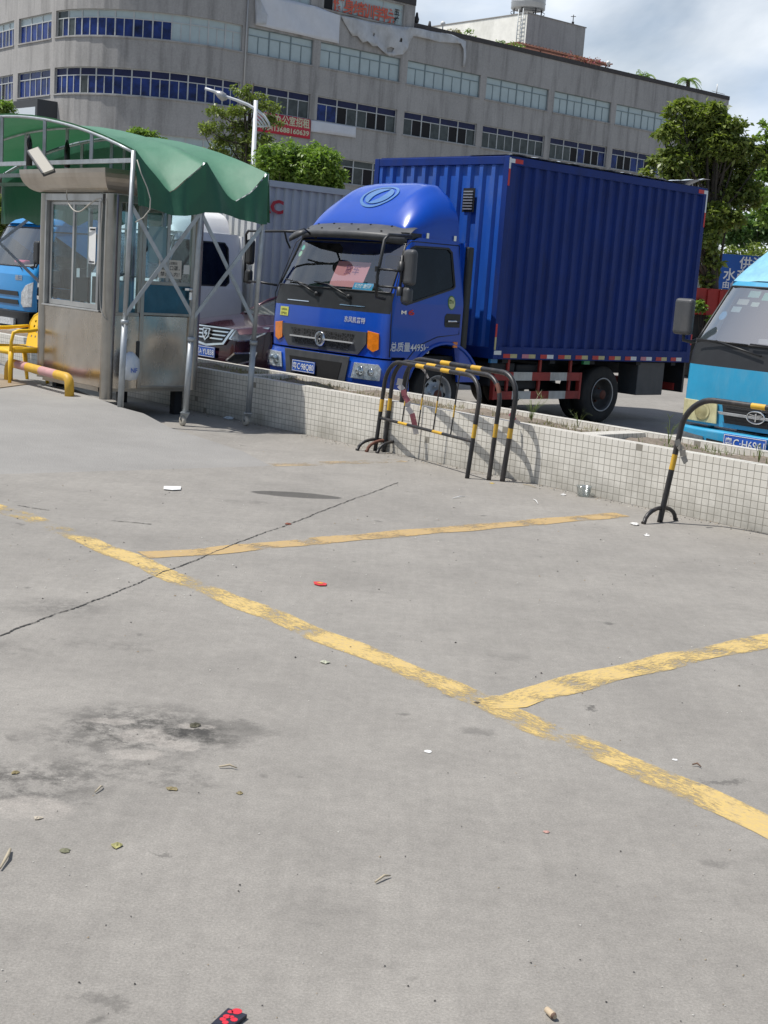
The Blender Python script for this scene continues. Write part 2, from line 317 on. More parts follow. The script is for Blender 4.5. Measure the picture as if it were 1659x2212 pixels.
# ============================================================ GROUND
def ground_mat():
    m = bpy.data.materials.new('concrete ground'); m.use_nodes = True; nt = m.node_tree; b = nt.nodes['Principled BSDF']; L = nt.links.new
    g = N(nt, 'ShaderNodeNewGeometry'); P = g.outputs['Position']
    def noise(sc, det=5, ro=.6, sx=None, off=(0, 0, 0)):
        n = N(nt, 'ShaderNodeTexNoise'); n.inputs['Scale'].default_value = sc; n.inputs['Detail'].default_value = det; n.inputs['Roughness'].default_value = ro
        mp = N(nt, 'ShaderNodeMapping'); mp.inputs['Location'].default_value = off
        if sx: mp.inputs['Scale'].default_value = sx; mp.inputs['Rotation'].default_value = (0, 0, R(-15))
        L(P, mp.inputs[0]); L(mp.outputs[0], n.inputs['Vector']); return n.outputs[0]
    def rng(x, a, b_, c, d):
        r = N(nt, 'ShaderNodeMapRange'); r.inputs[1].default_value = a; r.inputs[2].default_value = b_; r.inputs[3].default_value = c; r.inputs[4].default_value = d; L(x, r.inputs[0]); return r.outputs[0]
    def mul(x, y):
        q = N(nt, 'ShaderNodeMath', operation='MULTIPLY'); L(x, q.inputs[0])
        if isinstance(y, float): q.inputs[1].default_value = y
        else: L(y, q.inputs[1])
        return q.outputs[0]
    big = rng(noise(.55, 5, .6), .3, .7, .87, 1.11)
    mid = rng(noise(2.6, 8, .7), .3, .7, .88, 1.09)
    smal = rng(noise(18, 8, .8), .3, .7, .86, 1.12)
    grit = rng(noise(130, 4, .85), .3, .7, .70, 1.28)
    brush = rng(noise(30, 3, .5, (1, .06, 1)), .35, .65, .975, 1.02)
    v = mul(mul(mul(mul(big, mid), smal), grit), brush)
    # small dark pock marks
    pk = rng(noise(5.5, 3, .5, None, (9, 4, 0)), .70, .76, 1.0, .62); v = mul(v, pk)
    pk = rng(noise(1.7, 8, .75, None, (2, 7, 0)), .60, .78, 1.0, .80); v = mul(v, pk)
    vo = N(nt, 'ShaderNodeTexVoronoi'); vo.inputs['Scale'].default_value = 9; L(P, vo.inputs['Vector']); wsp = rng(vo.outputs['Distance'], .02, .035, 1.25, 1.0); v = mul(v, wsp)
    # oil and damp stains: centre x,y ; half sizes ; rotation ; depth
    dn = N(nt, 'ShaderNodeTexNoise'); dn.inputs['Scale'].default_value = 6; dn.inputs['Detail'].default_value = 8; dn.inputs['Roughness'].default_value = .75; L(P, dn.inputs['Vector'])
    dsc = N(nt, 'ShaderNodeVectorMath', operation='MULTIPLY_ADD'); dsc.inputs[1].default_value = (.34, .34, 0); dsc.inputs[2].default_value = (-.17, -.17, 0); L(dn.outputs['Color'], dsc.inputs[0])
    dad = N(nt, 'ShaderNodeVectorMath', operation='ADD'); L(P, dad.inputs[0]); L(dsc.outputs[0], dad.inputs[1])
    patch = rng(noise(7, 10, .8, None, (4, 4, 0)), .44, .56, 0.0, 1.0)
    patch2 = rng(noise(11, 9, .8, None, (1, 8, 0)), .36, .56, 0.25, 1.0)
    def stain(px, py, a, b_, dep, hard=.7, patchy=True, rot=0, plain=False):
        nonlocal v
        c = G(px, py); mp = N(nt, 'ShaderNodeMapping', vector_type='TEXTURE'); mp.inputs['Location'].default_value = (c.x, c.y, 0); mp.inputs['Scale'].default_value = (a, b_, 1); mp.inputs['Rotation'].default_value = (0, 0, R(rot))
        if plain:
            d1 = N(nt, 'ShaderNodeVectorMath', operation='SCALE'); d1.inputs['Scale'].default_value = .22; L(dsc.outputs[0], d1.inputs[0])
            d2 = N(nt, 'ShaderNodeVectorMath', operation='ADD'); L(P, d2.inputs[0]); L(d1.outputs[0], d2.inputs[1]); L(d2.outputs[0], mp.inputs[0])
        else: L(dad.outputs[0], mp.inputs[0])
        ln = N(nt, 'ShaderNodeVectorMath', operation='LENGTH'); sp = N(nt, 'ShaderNodeVectorMath', operation='MULTIPLY'); sp.inputs[1].default_value = (1, 1, 0); L(mp.outputs[0], sp.inputs[0]); L(sp.outputs[0], ln.inputs[0])
        k = rng(ln.outputs['Value'], hard, 1.0, dep, 0.0)
        if patchy: k = mul(k, patch)
        q = N(nt, 'ShaderNodeMath', operation='SUBTRACT'); q.inputs[0].default_value = 1; L(k, q.inputs[1]); v = mul(v, q.outputs[0])
    stain(640, 1069, .37, .13, .62, .93, False, 0, True)
    stain(300, 1580, .50, .40, .62, .35); stain(350, 1585, .30, .14, .35, .6); stain(455, 1575, .26, .15, .3, .8, False)
    stain(60, 1690, .34, .30, .58, .3); stain(380, 1680, .16, .12, .35, .5); stain(240, 1660, .25, .12, .3, .5)
    stain(130, 1310, .30, .25, .33, .3); stain(250, 1395, .35, .12, .25, .3); stain(20, 1400, .3, .2, .25, .3)
    stain(1270, 1527, .035, .022, .55, .5, False); stain(1560, 1690, .10, .03, .4, .5, False); stain(1030, 1580, .09, .07, .3, .4, False)
    stain(1540, 1860, .07, .05, .22, .4, False); stain(700, 1960, .3, .18, .14, .2, False); stain(1100, 1420, .2, .1, .2, .3)
    stain(355, 1845, .04, .02, .4, .5, False); stain(225, 2160, .06, .04, .3, .4, False); stain(545, 1085, .3, .1, .2, .3)
    stain(600, 930, .7, .3, .30, .4); stain(1500, 1110, 1.2, .12, .25, .3, True, -48); stain(1200, 1055, 1.0, .12, .3, .3, True, -48); stain(860, 985, .8, .14, .3, .3, True, -48)
    base = N(nt, 'ShaderNodeRGB'); base.outputs[0].default_value = (.270, .254, .229, 1)
    mm = N(nt, 'ShaderNodeVectorMath', operation='SCALE'); L(base.outputs[0], mm.inputs[0]); L(v, mm.inputs['Scale'])
    # pale worn cement patches in the old stain
    for (px, py, a, b_) in ((235, 1558, .10, .04), (310, 1590, .12, .09), (385, 1612, .09, .06), (290, 1630, .11, .06), (420, 1568, .08, .04), (60, 1745, .16, .10)):
        c = G(px, py); mp = N(nt, 'ShaderNodeMapping', vector_type='TEXTURE'); mp.inputs['Location'].default_value = (c.x, c.y, 0); mp.inputs['Scale'].default_value = (a, b_, 1)
        d1 = N(nt, 'ShaderNodeVectorMath', operation='SCALE'); d1.inputs['Scale'].default_value = .5; L(dsc.outputs[0], d1.inputs[0])
        d2 = N(nt, 'ShaderNodeVectorMath', operation='ADD'); L(P, d2.inputs[0]); L(d1.outputs[0], d2.inputs[1]); L(d2.outputs[0], mp.inputs[0])
        ln = N(nt, 'ShaderNodeVectorMath', operation='LENGTH'); sp = N(nt, 'ShaderNodeVectorMath', operation='MULTIPLY'); sp.inputs[1].default_value = (1, 1, 0); L(mp.outputs[0], sp.inputs[0]); L(sp.outputs[0], ln.inputs[0])
        k = rng(ln.outputs['Value'], .72, 1.0, .8, 0.0)
        x = N(nt, 'ShaderNodeMix', data_type='RGBA'); gc = N(nt, 'ShaderNodeVectorMath', operation='SCALE'); gc.inputs[0].default_value = (.345, .318, .285); L(mul(mul(grit, smal), mid), gc.inputs['Scale']); L(gc.outputs[0], x.inputs[7]); L(mul(k, patch2), x.inputs[0]); L(mm.outputs[0], x.inputs[6])
        class _o: outputs = [x.outputs[2]]
        mm = _o
    L(mm.outputs[0], b.inputs['Base Color']); b.inputs['Roughness'].default_value = .88
    bb = N(nt, 'ShaderNodeBump'); bb.inputs['Strength'].default_value = .35; bb.inputs['Distance'].default_value = .004
    L(noise(120, 5, .7), bb.inputs['Height']); L(bb.outputs[0], b.inputs['Normal'])
    return m
CONC = ground_mat()
mb = MB(); mb.add([(-700, -60, 0), (700, -60, 0), (700, 1500, 0), (-700, 1500, 0)], [(0, 1, 2, 3)])
tag(mb.build('ground', CONC), kind='structure')
CONC2 = M('pale ramp concrete', (.275, .266, .25), .88, var=.10, vs=1.3, bump=.3, bs=60, dirt=.22, dcol=(.17, .16, .15), ds=1.6)
# raised ramp on the left
edge = [G(-420, 1040, -.003), G(0, 1027, -.003), G(300, 1018, -.003), G(590, 1009, -.003), G(525, 975, .035), G(450, 950, .07), G(370, 925, .11), G(310, 893, .16), G(262, 880, .195), G(215, 862, .2),
        G(95, 814, .2), G(0, 784, .2), G(-420, 720, .2)]
mb = MB(); inner = [G(-420, 900, .2), G(0, 880, .2), G(150, 885, .19), G(300, 925, .12), G(420, 965, .055)]
# triangulated by hand: low edge -> inner crest -> high edge
top = [edge[0], edge[1], edge[2], edge[3], edge[4], edge[5], edge[6], edge[7], edge[8], edge[9], edge[10], edge[11], edge[12]] + inner
mb.add(top, [(0, 1, 14, 13), (1, 2, 15, 14), (2, 16, 15), (2, 17, 16), (2, 3, 17), (3, 4, 17), (4, 5, 17), (5, 6, 17), (6, 16, 17), (6, 7, 16), (7, 8, 16), (8, 15, 16), (8, 9, 15), (9, 10, 15), (10, 14, 15), (10, 11, 14), (11, 12, 13, 14)], 0, True)
for i in range(3, 12):
    a, b = edge[i], edge[i+1]; mb.add([a, b, (b.x, b.y, -.02), (a.x, a.y, -.02)], [(0, 1, 2, 3)])
tag(mb.build('ramp', CONC2), kind='structure')

# painted markings, worn
def mark_mat(name, wear, col=(.60, .43, .135), seed=0.0):
    m = bpy.data.materials.new(name); m.use_nodes = True; nt = m.node_tree; b = nt.nodes['Principled BSDF']; L = nt.links.new; o = nt.nodes['Material Output']
    g = N(nt, 'ShaderNodeNewGeometry'); tc = N(nt, 'ShaderNodeUVMap'); mp = N(nt, 'ShaderNodeMapping'); mp.inputs['Scale'].default_value = (8, 7, 1); mp.inputs['Location'].default_value = (seed, seed, 0)
    n = N(nt, 'ShaderNodeTexNoise'); n.inputs['Scale'].default_value = 3; n.inputs['Detail'].default_value = 12; n.inputs['Roughness'].default_value = .82
    n2 = N(nt, 'ShaderNodeTexNoise'); n2.inputs['Scale'].default_value = 3.4; n2.inputs['Detail'].default_value = 4
    L(tc.outputs[0], mp.inputs[0]); L(mp.outputs[0], n.inputs['Vector']); L(g.outputs['Position'], n2.inputs['Vector'])
    at = N(nt, 'ShaderNodeAttribute'); at.attribute_name = 'wear'
    a = N(nt, 'ShaderNodeMath', operation='MULTIPLY_ADD'); a.inputs[1].default_value = .95; L(n2.outputs[0], a.inputs[0]); L(n.outputs[0], a.inputs[2])
    s = N(nt, 'ShaderNodeMath', operation='SUBTRACT'); L(a.outputs[0], s.inputs[0]); L(at.outputs['Fac'], s.inputs[1])
    r = N(nt, 'ShaderNodeMapRange'); r.inputs[1].default_value = wear+.30-.10; r.inputs[2].default_value = wear+.30+.10; L(s.outputs[0], r.inputs[0])
    t = N(nt, 'ShaderNodeBsdfTransparent'); x = N(nt, 'ShaderNodeMixShader'); L(r.outputs[0], x.inputs[0]); L(t.outputs[0], x.inputs[1]); L(b.outputs[0], x.inputs[2]); L(x.outputs[0], o.inputs[0])
    c = N(nt, 'ShaderNodeMix', data_type='RGBA'); c.inputs[6].default_value = (col[0]*.82, col[1]*.86, col[2]*1.4, 1); c.inputs[7].default_value = (*col, 1); rr = N(nt, 'ShaderNodeMapRange'); rr.inputs[1].default_value = .4; rr.inputs[2].default_value = .6
    L(n.outputs[0], rr.inputs[0]); L(rr.outputs[0], c.inputs[0]); L(c.outputs[2], b.inputs['Base Color']); b.inputs['Roughness'].default_value = .8
    return m
def marking(pts, width, mat, wears, z=.0018):
    P = [G(*p) for p in pts]; n = len(P); V = []; Fc = []; uv = []; wr = []; s = 0
    # resample
    Q = []; W = []
    for i in range(n-1):
        k = max(2, int((P[i+1]-P[i]).length/.12))
        for j in range(k): Q.append(P[i].lerp(P[i+1], j/k)); W.append(wears[i]+(wears[i+1]-wears[i])*j/k)
    Q.append(P[-1]); W.append(wears[-1])
    for i, q in enumerate(Q):
        t = (Q[min(i+1, len(Q)-1)]-Q[max(i-1, 0)]).normalized(); nn = Vector((-t.y, t.x, 0))
        if i: s += (q-Q[i-1]).length
        for k in range(9):
            f = k/8*2-1; j = .012*math.sin(s*9+k)*abs(f)
            V.append((q.x+nn.x*(width/2*f+j), q.y+nn.y*(width/2*f+j), z)); uv.append((s, f*.25)); wr.append(W[i]+.10*abs(f)**6)
    for i in range(len(Q)-1):
        for k in range(8): Fc.append((i*9+k, i*9+k+1, i*9+k+10, i*9+k+9))
    me = bpy.data.meshes.new('parking_line'); me.from_pydata(V, [], Fc); me.materials.append(mat)
    ul = me.uv_layers.new(name='UVMap')
    for l in me.loops: ul.data[l.index].uv = uv[l.vertex_index]
    at = me.attributes.new('wear', 'FLOAT', 'POINT'); at.data.foreach_set('value', wr)
    o = bpy.data.objects.new('parking_line', me); COL.objects.link(o); return tag(o, kind='structure')
mkA = mark_mat('worn yellow line', .625, seed=0.3)
marking([(-60, 1078), (0, 1098), (60, 1118), (140, 1148), (205, 1176), (300, 1213), (360, 1240), (430, 1268), (560, 1318), (700, 1376), (820, 1422), (880, 1448), (960, 1482), (1040, 1515), (1110, 1545), (1200, 1588), (1260, 1612), (1380, 1660), (1500, 1714), (1659, 1786), (1760, 1832)], .18, mkA,
        [.02, .02, .06, .11, .0, -.06, -.02, .03, .0, -.02, .0, .05, .04, .05, .02, .09, .03, -.01, .0, -.08, -.1])
marking([(1045, 1520), (1110, 1517), (1150, 1500), (1300, 1462), (1480, 1420), (1659, 1384), (1800, 1356)], .18, mark_mat('worn yellow bay line', .60, seed=2.1), [.04, -.1, .06, -.06, .0, .0, 0], .0027)
marking([(310, 1200), (420, 1194), (640, 1173), (830, 1156), (1100, 1133), (1345, 1112)], .19, mark_mat('thin yellow bay line', .52, (.48, .33, .12), 5.2), [.03, -.02, .02, .0, .02, .10], .0027)
marking([(565, 1005), (700, 1001), (870, 995)], .20, mark_mat('faded yellow bay line', .63, (.42, .32, .16), 8.2), [.02, .05, .06], .0018)
# joints and cracks
def crack(pts, wd, seed, z=.0036):
    random.seed(seed); P = [G(*p) for p in pts]; Q = []
    for i in range(len(P)-1):
        k = max(2, int((P[i+1]-P[i]).length/.013))
        for j in range(k): Q.append(P[i].lerp(P[i+1], j/k))
    Q.append(P[-1]); V = []; Fc = []; off = 0
    for i, q in enumerate(Q):
        t = (Q[min(i+1, len(Q)-1)]-Q[max(i-1, 0)]).normalized(); nn = Vector((-t.y, t.x, 0)); off = off*.93+random.uniform(-.35, .35)*wd; h = wd*random.choice([.25, .5, .8, 1, 1, 1.3])*random.uniform(.6, 1)
        V += [(q.x+nn.x*(off-h/2), q.y+nn.y*(off-h/2), z), (q.x+nn.x*(off+h/2), q.y+nn.y*(off+h/2), z)]
    for i in range(len(Q)-1): Fc.append((2*i, 2*i+1, 2*i+3, 2*i+2))
    mb = MB(); mb.add(V, Fc); return tag(mb.build('crack', M('crack dirt', (.05, .047, .043), .95, var=.3, vs=20)), kind='structure')
crack([(-40, 1388), (0, 1373), (120, 1328), (230, 1289), (330, 1246), (430, 1209), (520, 1172), (620, 1134), (740, 1088), (860, 1043)], .011, 1)
crack([(240, 1125), (290, 1130), (325, 1134)], .012, 2); crack([(38, 1092), (70, 1098), (105, 1103)], .012, 3)

# ============================================================ PLANTER WALL
AZW = 132.53
WD = Vector((math.cos(R(AZW)), math.sin(R(AZW)), 0)); WN = Vector((.7369, .6760, 0))
W0 = Vector((1.345, 11.955, 0))
def wp(d, n, z): p = W0+WD*d+WN*n; return Vector((p.x, p.y, z))
def tile_mat():
    m = bpy.data.materials.new('cream wall tiles'); m.use_nodes = True; nt = m.node_tree; b = nt.nodes['Principled BSDF']; L = nt.links.new
    tc = N(nt, 'ShaderNodeUVMap'); br = N(nt, 'ShaderNodeTexBrick'); br.offset = 0; br.inputs['Scale'].default_value = 1
    br.inputs['Brick Width'].default_value = .064; br.inputs['Row Height'].default_value = .058; br.inputs['Mortar Size'].default_value = .0030; br.inputs['Mortar Smooth'].default_value = .2; br.inputs['Bias'].default_value = 0
    br.inputs['Color1'].default_value = (.67, .64, .57, 1); br.inputs['Color2'].default_value = (.73, .70, .63, 1); br.inputs['Mortar'].default_value = (.28, .26, .22, 1)
    L(tc.outputs[0], br.inputs['Vector']); g = N(nt, 'ShaderNodeNewGeometry')
    n = N(nt, 'ShaderNodeTexNoise'); n.inputs['Scale'].default_value = 3; n.inputs['Detail'].default_value = 8; n.inputs['Roughness'].default_value = .7; L(g.outputs['Position'], n.inputs['Vector'])
    sx = N(nt, 'ShaderNodeSeparateXYZ'); L(g.outputs['Position'], sx.inputs[0])
    zz = N(nt, 'ShaderNodeMapRange'); zz.inputs[1].default_value = 0; zz.inputs[2].default_value = .38; zz.inputs[3].default_value = .30; zz.inputs[4].default_value = -.06; L(sx.outputs[2], zz.inputs[0])
    a = N(nt, 'ShaderNodeMath', operation='ADD'); L(n.outputs[0], a.inputs[0]); L(zz.outputs[0], a.inputs[1])
    r = N(nt, 'ShaderNodeMapRange'); r.inputs[1].default_value = .50; r.inputs[2].default_value = 1.0; r.inputs[3].default_value = 0; r.inputs[4].default_value = .75; L(a.outputs[0], r.inputs[0])
    x = N(nt, 'ShaderNodeMix', data_type='RGBA'); x.inputs[7].default_value = (.20, .185, .15, 1); L(r.outputs[0], x.inputs[0]); L(br.outputs[0], x.inputs[6]); L(x.outputs[2], b.inputs['Base Color'])
    # a few chipped or missing tiles
    sn = N(nt, 'ShaderNodeVectorMath', operation='SNAP'); sn.inputs[1].default_value = (.064, .058, 1); L(tc.outputs[0], sn.inputs[0]); wn = N(nt, 'ShaderNodeTexWhiteNoise', noise_dimensions='2D'); L(sn.outputs[0], wn.inputs['Vector'])
    th = N(nt, 'ShaderNodeMath', operation='GREATER_THAN'); th.inputs[1].default_value = .995; L(wn.outputs['Value'], th.inputs[0])
    y = N(nt, 'ShaderNodeMix', data_type='RGBA'); y.inputs[7].default_value = (.27, .25, .21, 1); L(th.outputs[0], y.inputs[0]); L(x.outputs[2], y.inputs[6]); L(y.outputs[2], b.inputs['Base Color'])
    b.inputs['Roughness'].default_value = .42
    bb = N(nt, 'ShaderNodeBump'); bb.inputs['Strength'].default_value = .6; bb.inputs['Distance'].default_value = .002; bb.invert = True; L(br.outputs['Fac'], bb.inputs['Height']); L(bb.outputs[0], b.inputs['Normal'])
    return m
TILE = tile_mat()
SOIL = M('dry soil', (.20, .165, .13), .95, var=.35, vs=14, bump=1.0, bs=30, dirt=.5, dcol=(.10, .085, .07), ds=9)
PLASTER = M('pale coping mortar', (.58, .55, .49), .8, var=.14, vs=6, dirt=.4, dcol=(.25, .22, .18), ds=5)
D0, D1, WH = -6.0, 24.0, .52
pw = thing('planter_wall', 'long low planter wall faced in small cream tiles in front of the parked trucks', 'planter', wp(0, .5, 0))
def uvbox(name, d0, d1, n0, n1, z0, z1, mat, parent, jit=0):
    # box along the wall with metric UVs, subdivided along its length
    me = bpy.data.meshes.new(name); V = []; Fc = []; UV = []
    k = max(1, int((d1-d0)/.25)) if jit else 1
    ring = [(n0, z0), (n0, z1), (n1, z1), (n1, z0)]; per = [0, z1-z0, z1-z0+n1-n0, 2*(z1-z0)+n1-n0, 2*(z1-z0+n1-n0)]
    loc = wp(0, .5, 0)
    random.seed(int(n0*1000)+3)
    for i in range(k+1):
        d = d0+(d1-d0)*i/k
        for (n, z) in ring: V.append(tuple(wp(d, n, z+(random.uniform(-jit, jit) if z == z1 and 0 < i < k else 0))-loc))
    for i in range(k):
        for j in range(4):
            Fc.append((i*4+j, i*4+(j+1) % 4, (i+1)*4+(j+1) % 4, (i+1)*4+j)); a, b = d0+(d1-d0)*i/k, d0+(d1-d0)*(i+1)/k
            if j == 0: UV += [(a, z0), (a, z1), (b, z1), (b, z0)]
            else: UV += [(a, per[j]), (a, per[j+1]), (b, per[j+1]), (b, per[j])]
    Fc.append((3, 2, 1, 0)); UV += [(n1, z0), (n1, z1), (n0, z1), (n0, z0)]
    Fc.append(tuple(k*4+q for q in range(4))); UV += [(n0, z0), (n0, z1), (n1, z1), (n1, z0)]
    me.from_pydata(V, [], Fc); ul = me.uv_layers.new(name='UVMap')
    for i, q in enumerate(UV): ul.data[i].uv = q
    me.materials.append(mat); bm = bmesh.new(); bm.from_mesh(me); bmesh.ops.recalc_face_normals(bm, faces=bm.faces[:]); bm.to_mesh(me); bm.free()
    o = bpy.data.objects.new(name, me); COL.objects.link(o); o.parent = parent; return o
uvbox('front_wall', D0, D1, 0, .12, 0, WH, TILE, pw)
uvbox('back_wall', D0, D1, .83, .95, 0, WH+.004, TILE, pw)
for q in (-4.2, -.55, 4.6, 9.0): uvbox('cross_wall', q, q+.18, .12, .83, 0, WH-.002, TILE, pw)
mb = MB(); random.seed(5)
us = [D0+.01+i*.12 for i in range(int((D1-D0)/.12))]; vv = [.121+i*.0884 for i in range(9)]
lo = wp(0, .5, 0)
mb.grid(lambda u, v: wp(u, min(v, .829), WH-.05+.035*math.sin(u*2.1+v*5)*math.sin(u*5.7)+random.uniform(-.012, .012))-lo, us, vv)
mb.build('soil', SOIL, pw)
# dry weeds and rubble on the soil
DRY = leaf_mat('dry weeds', (.15, .14, .07), (.34, .30, .20)); WEED = leaf_mat('green weeds', (.07, .10, .03), (.20, .24, .08))
def litter_strip(d0, d1, num, seed, grass, name, mat, h=(.03, .09), w_=.005):
    random.seed(seed); mb = MB(); cl = [random.uniform(d0, d1) for _ in range(max(3, num//45))]
    for i in range(num):
        c = random.choice(cl)+random.gauss(0, .14); c = min(max(c, d0), d1); n = random.uniform(.15, .8); a = random.uniform(0, 6.28); hh = random.uniform(*h); z0 = WH-.05
        lean = random.uniform(.2, 1.1) if grass else random.uniform(.8, 1.5)
        b = wp(c, n, z0)-lo; dv = Vector((math.cos(a), math.sin(a), 0)); sv_ = Vector((-dv.y, dv.x, 0))*random.uniform(.5, 1)*w_
        p1 = b+dv*hh*.45*lean+Vector((0, 0, hh*.7)); p2 = b+dv*hh*1.1*lean+Vector((0, 0, hh*(1.0 if lean < .7 else .7)))
        mb.add([b-sv_, b+sv_, p1+sv_*.8, p1-sv_*.8, p2], [(0, 1, 2, 3), (3, 2, 4)])
    return tag(mb.build(name, mat, pw), kind='stuff')
litter_strip(-.2, 8.0, 1500, 3, True, 'dry_weeds', DRY, (.02, .065))
litter_strip(-4.0, -.7, 500, 4, True, 'weeds', WEED, (.02, .07))
def tuft(dd, nn, h, n, seed, label):
    random.seed(seed); base = wp(dd, nn, WH-.03); mb = MB()
    for i in range(n):
        a = random.uniform(0, 6.28); l = h*random.uniform(.6, 1.1); o = random.uniform(.15, .6); dv = Vector((math.cos(a), math.sin(a), 0)); sv_ = Vector((-dv.y, dv.x, 0))*.0028
        pts = [Vector((0, 0, 0)), dv*l*o*.4+Vector((0, 0, l*.55)), dv*l*o*1.0+Vector((0, 0, l*.85)), dv*l*(o+.35)+Vector((0, 0, l*.8))]
        for k in range(3): mb.add([pts[k]-sv_, pts[k]+sv_, pts[k+1]+sv_*.7, pts[k+1]-sv_*.7], [(0, 1, 2, 3)])
        if i % 3 == 0:
            for q in range(4):
                aa = random.uniform(0, 6.28); e = pts[2]+Vector((math.cos(aa)*.5, math.sin(aa)*.5, .5))*l*.4; mb.add([pts[2]-sv_, pts[2]+sv_, e], [(0, 1, 2)])
    t = mb.build('weed', WEED); t.location = base; tag(t, label, 'weed', 'weeds growing in the planter'); return t
tuft(.55, .5, .26, 22, 1, 'bushy green weed in the planter soil below the rear wheel of the dark blue truck')
tuft(.05, .6, .17, 9, 2, 'small sparse weed in the planter just right of the bushy weed')
tuft(-1.05, .5, .30, 9, 3, 'thin tall seeding grass stem in the planter beside the blue light truck')
tuft(2.35, .45, .20, 8, 4, 'spiky grass in the planter in front of the front wheel of the dark blue truck')
tuft(-2.05, .35, .16, 12, 5, 'low grass tuft in the planter behind the single barrier post')

# ============================================================ VEHICLES
TYAW = R(222.53)
def seg_arc(cx, cz, r, a0, a1, n): return [(cx+r*math.cos(R(a0+(a1-a0)*i/n)), cz+r*math.sin(R(a0+(a1-a0)*i/n))) for i in range(n+1)]
def wheel(root, x, y, r, wd, rim_r, mat_r, side=1, name='wheel', holes=True):
    c = (x, y, r); t = MB(); ax = (0, side, 0)
    t.lathe([(rim_r*1.02, -wd), (r*.93, -wd), (r, -wd*.85), (r, -wd*.15), (r*.95, -.012), (r*.80, .0), (rim_r*1.12, .004), (rim_r*1.02, -.004)], c, ax, 40)
    o = t.build('wheel', RUB, root)
    m_ = MB(); m_.lathe([(rim_r*1.04, .006), (rim_r*1.0, .008), (rim_r*.94, -.01), (rim_r*.9, -.05), (rim_r*.80, -.07 if holes else -.13), (rim_r*.62, -.035 if holes else -.14), (rim_r*.34, -.03 if holes else -.12), (rim_r*.30, .02), (rim_r*.22, .03), (0.001, .03)], c, ax, 40,
             mif=lambda i: 1 if i > 6 else 0)
    m_.build('rim', [mat_r, HUBR], o)
    n_ = MB()
    for k in range(6):
        a = k*math.pi/3+.3; px, pz = x+math.cos(a)*rim_r*.46, r+math.sin(a)*rim_r*.46
        n_.lathe([(.014, -.16 if not holes else -.05), (.014, .0 if holes else -.1), (.001, .0 if holes else -.1)], (px, y, pz), ax, 8)
    n_.build('wheel_nut', HUBR if not holes else SILV, o)
    if holes:
        h = MB()
        for k in range(8):
            a = k*math.pi/4; px, pz = x+math.cos(a)*rim_r*.70, r+math.sin(a)*rim_r*.70
            h.lathe([(.03, -.046), (.001, -.046)], (px, y, pz), ax, 14)
        h.build('rim_hole', DARK, o)
    return o
CURWS = [WS]
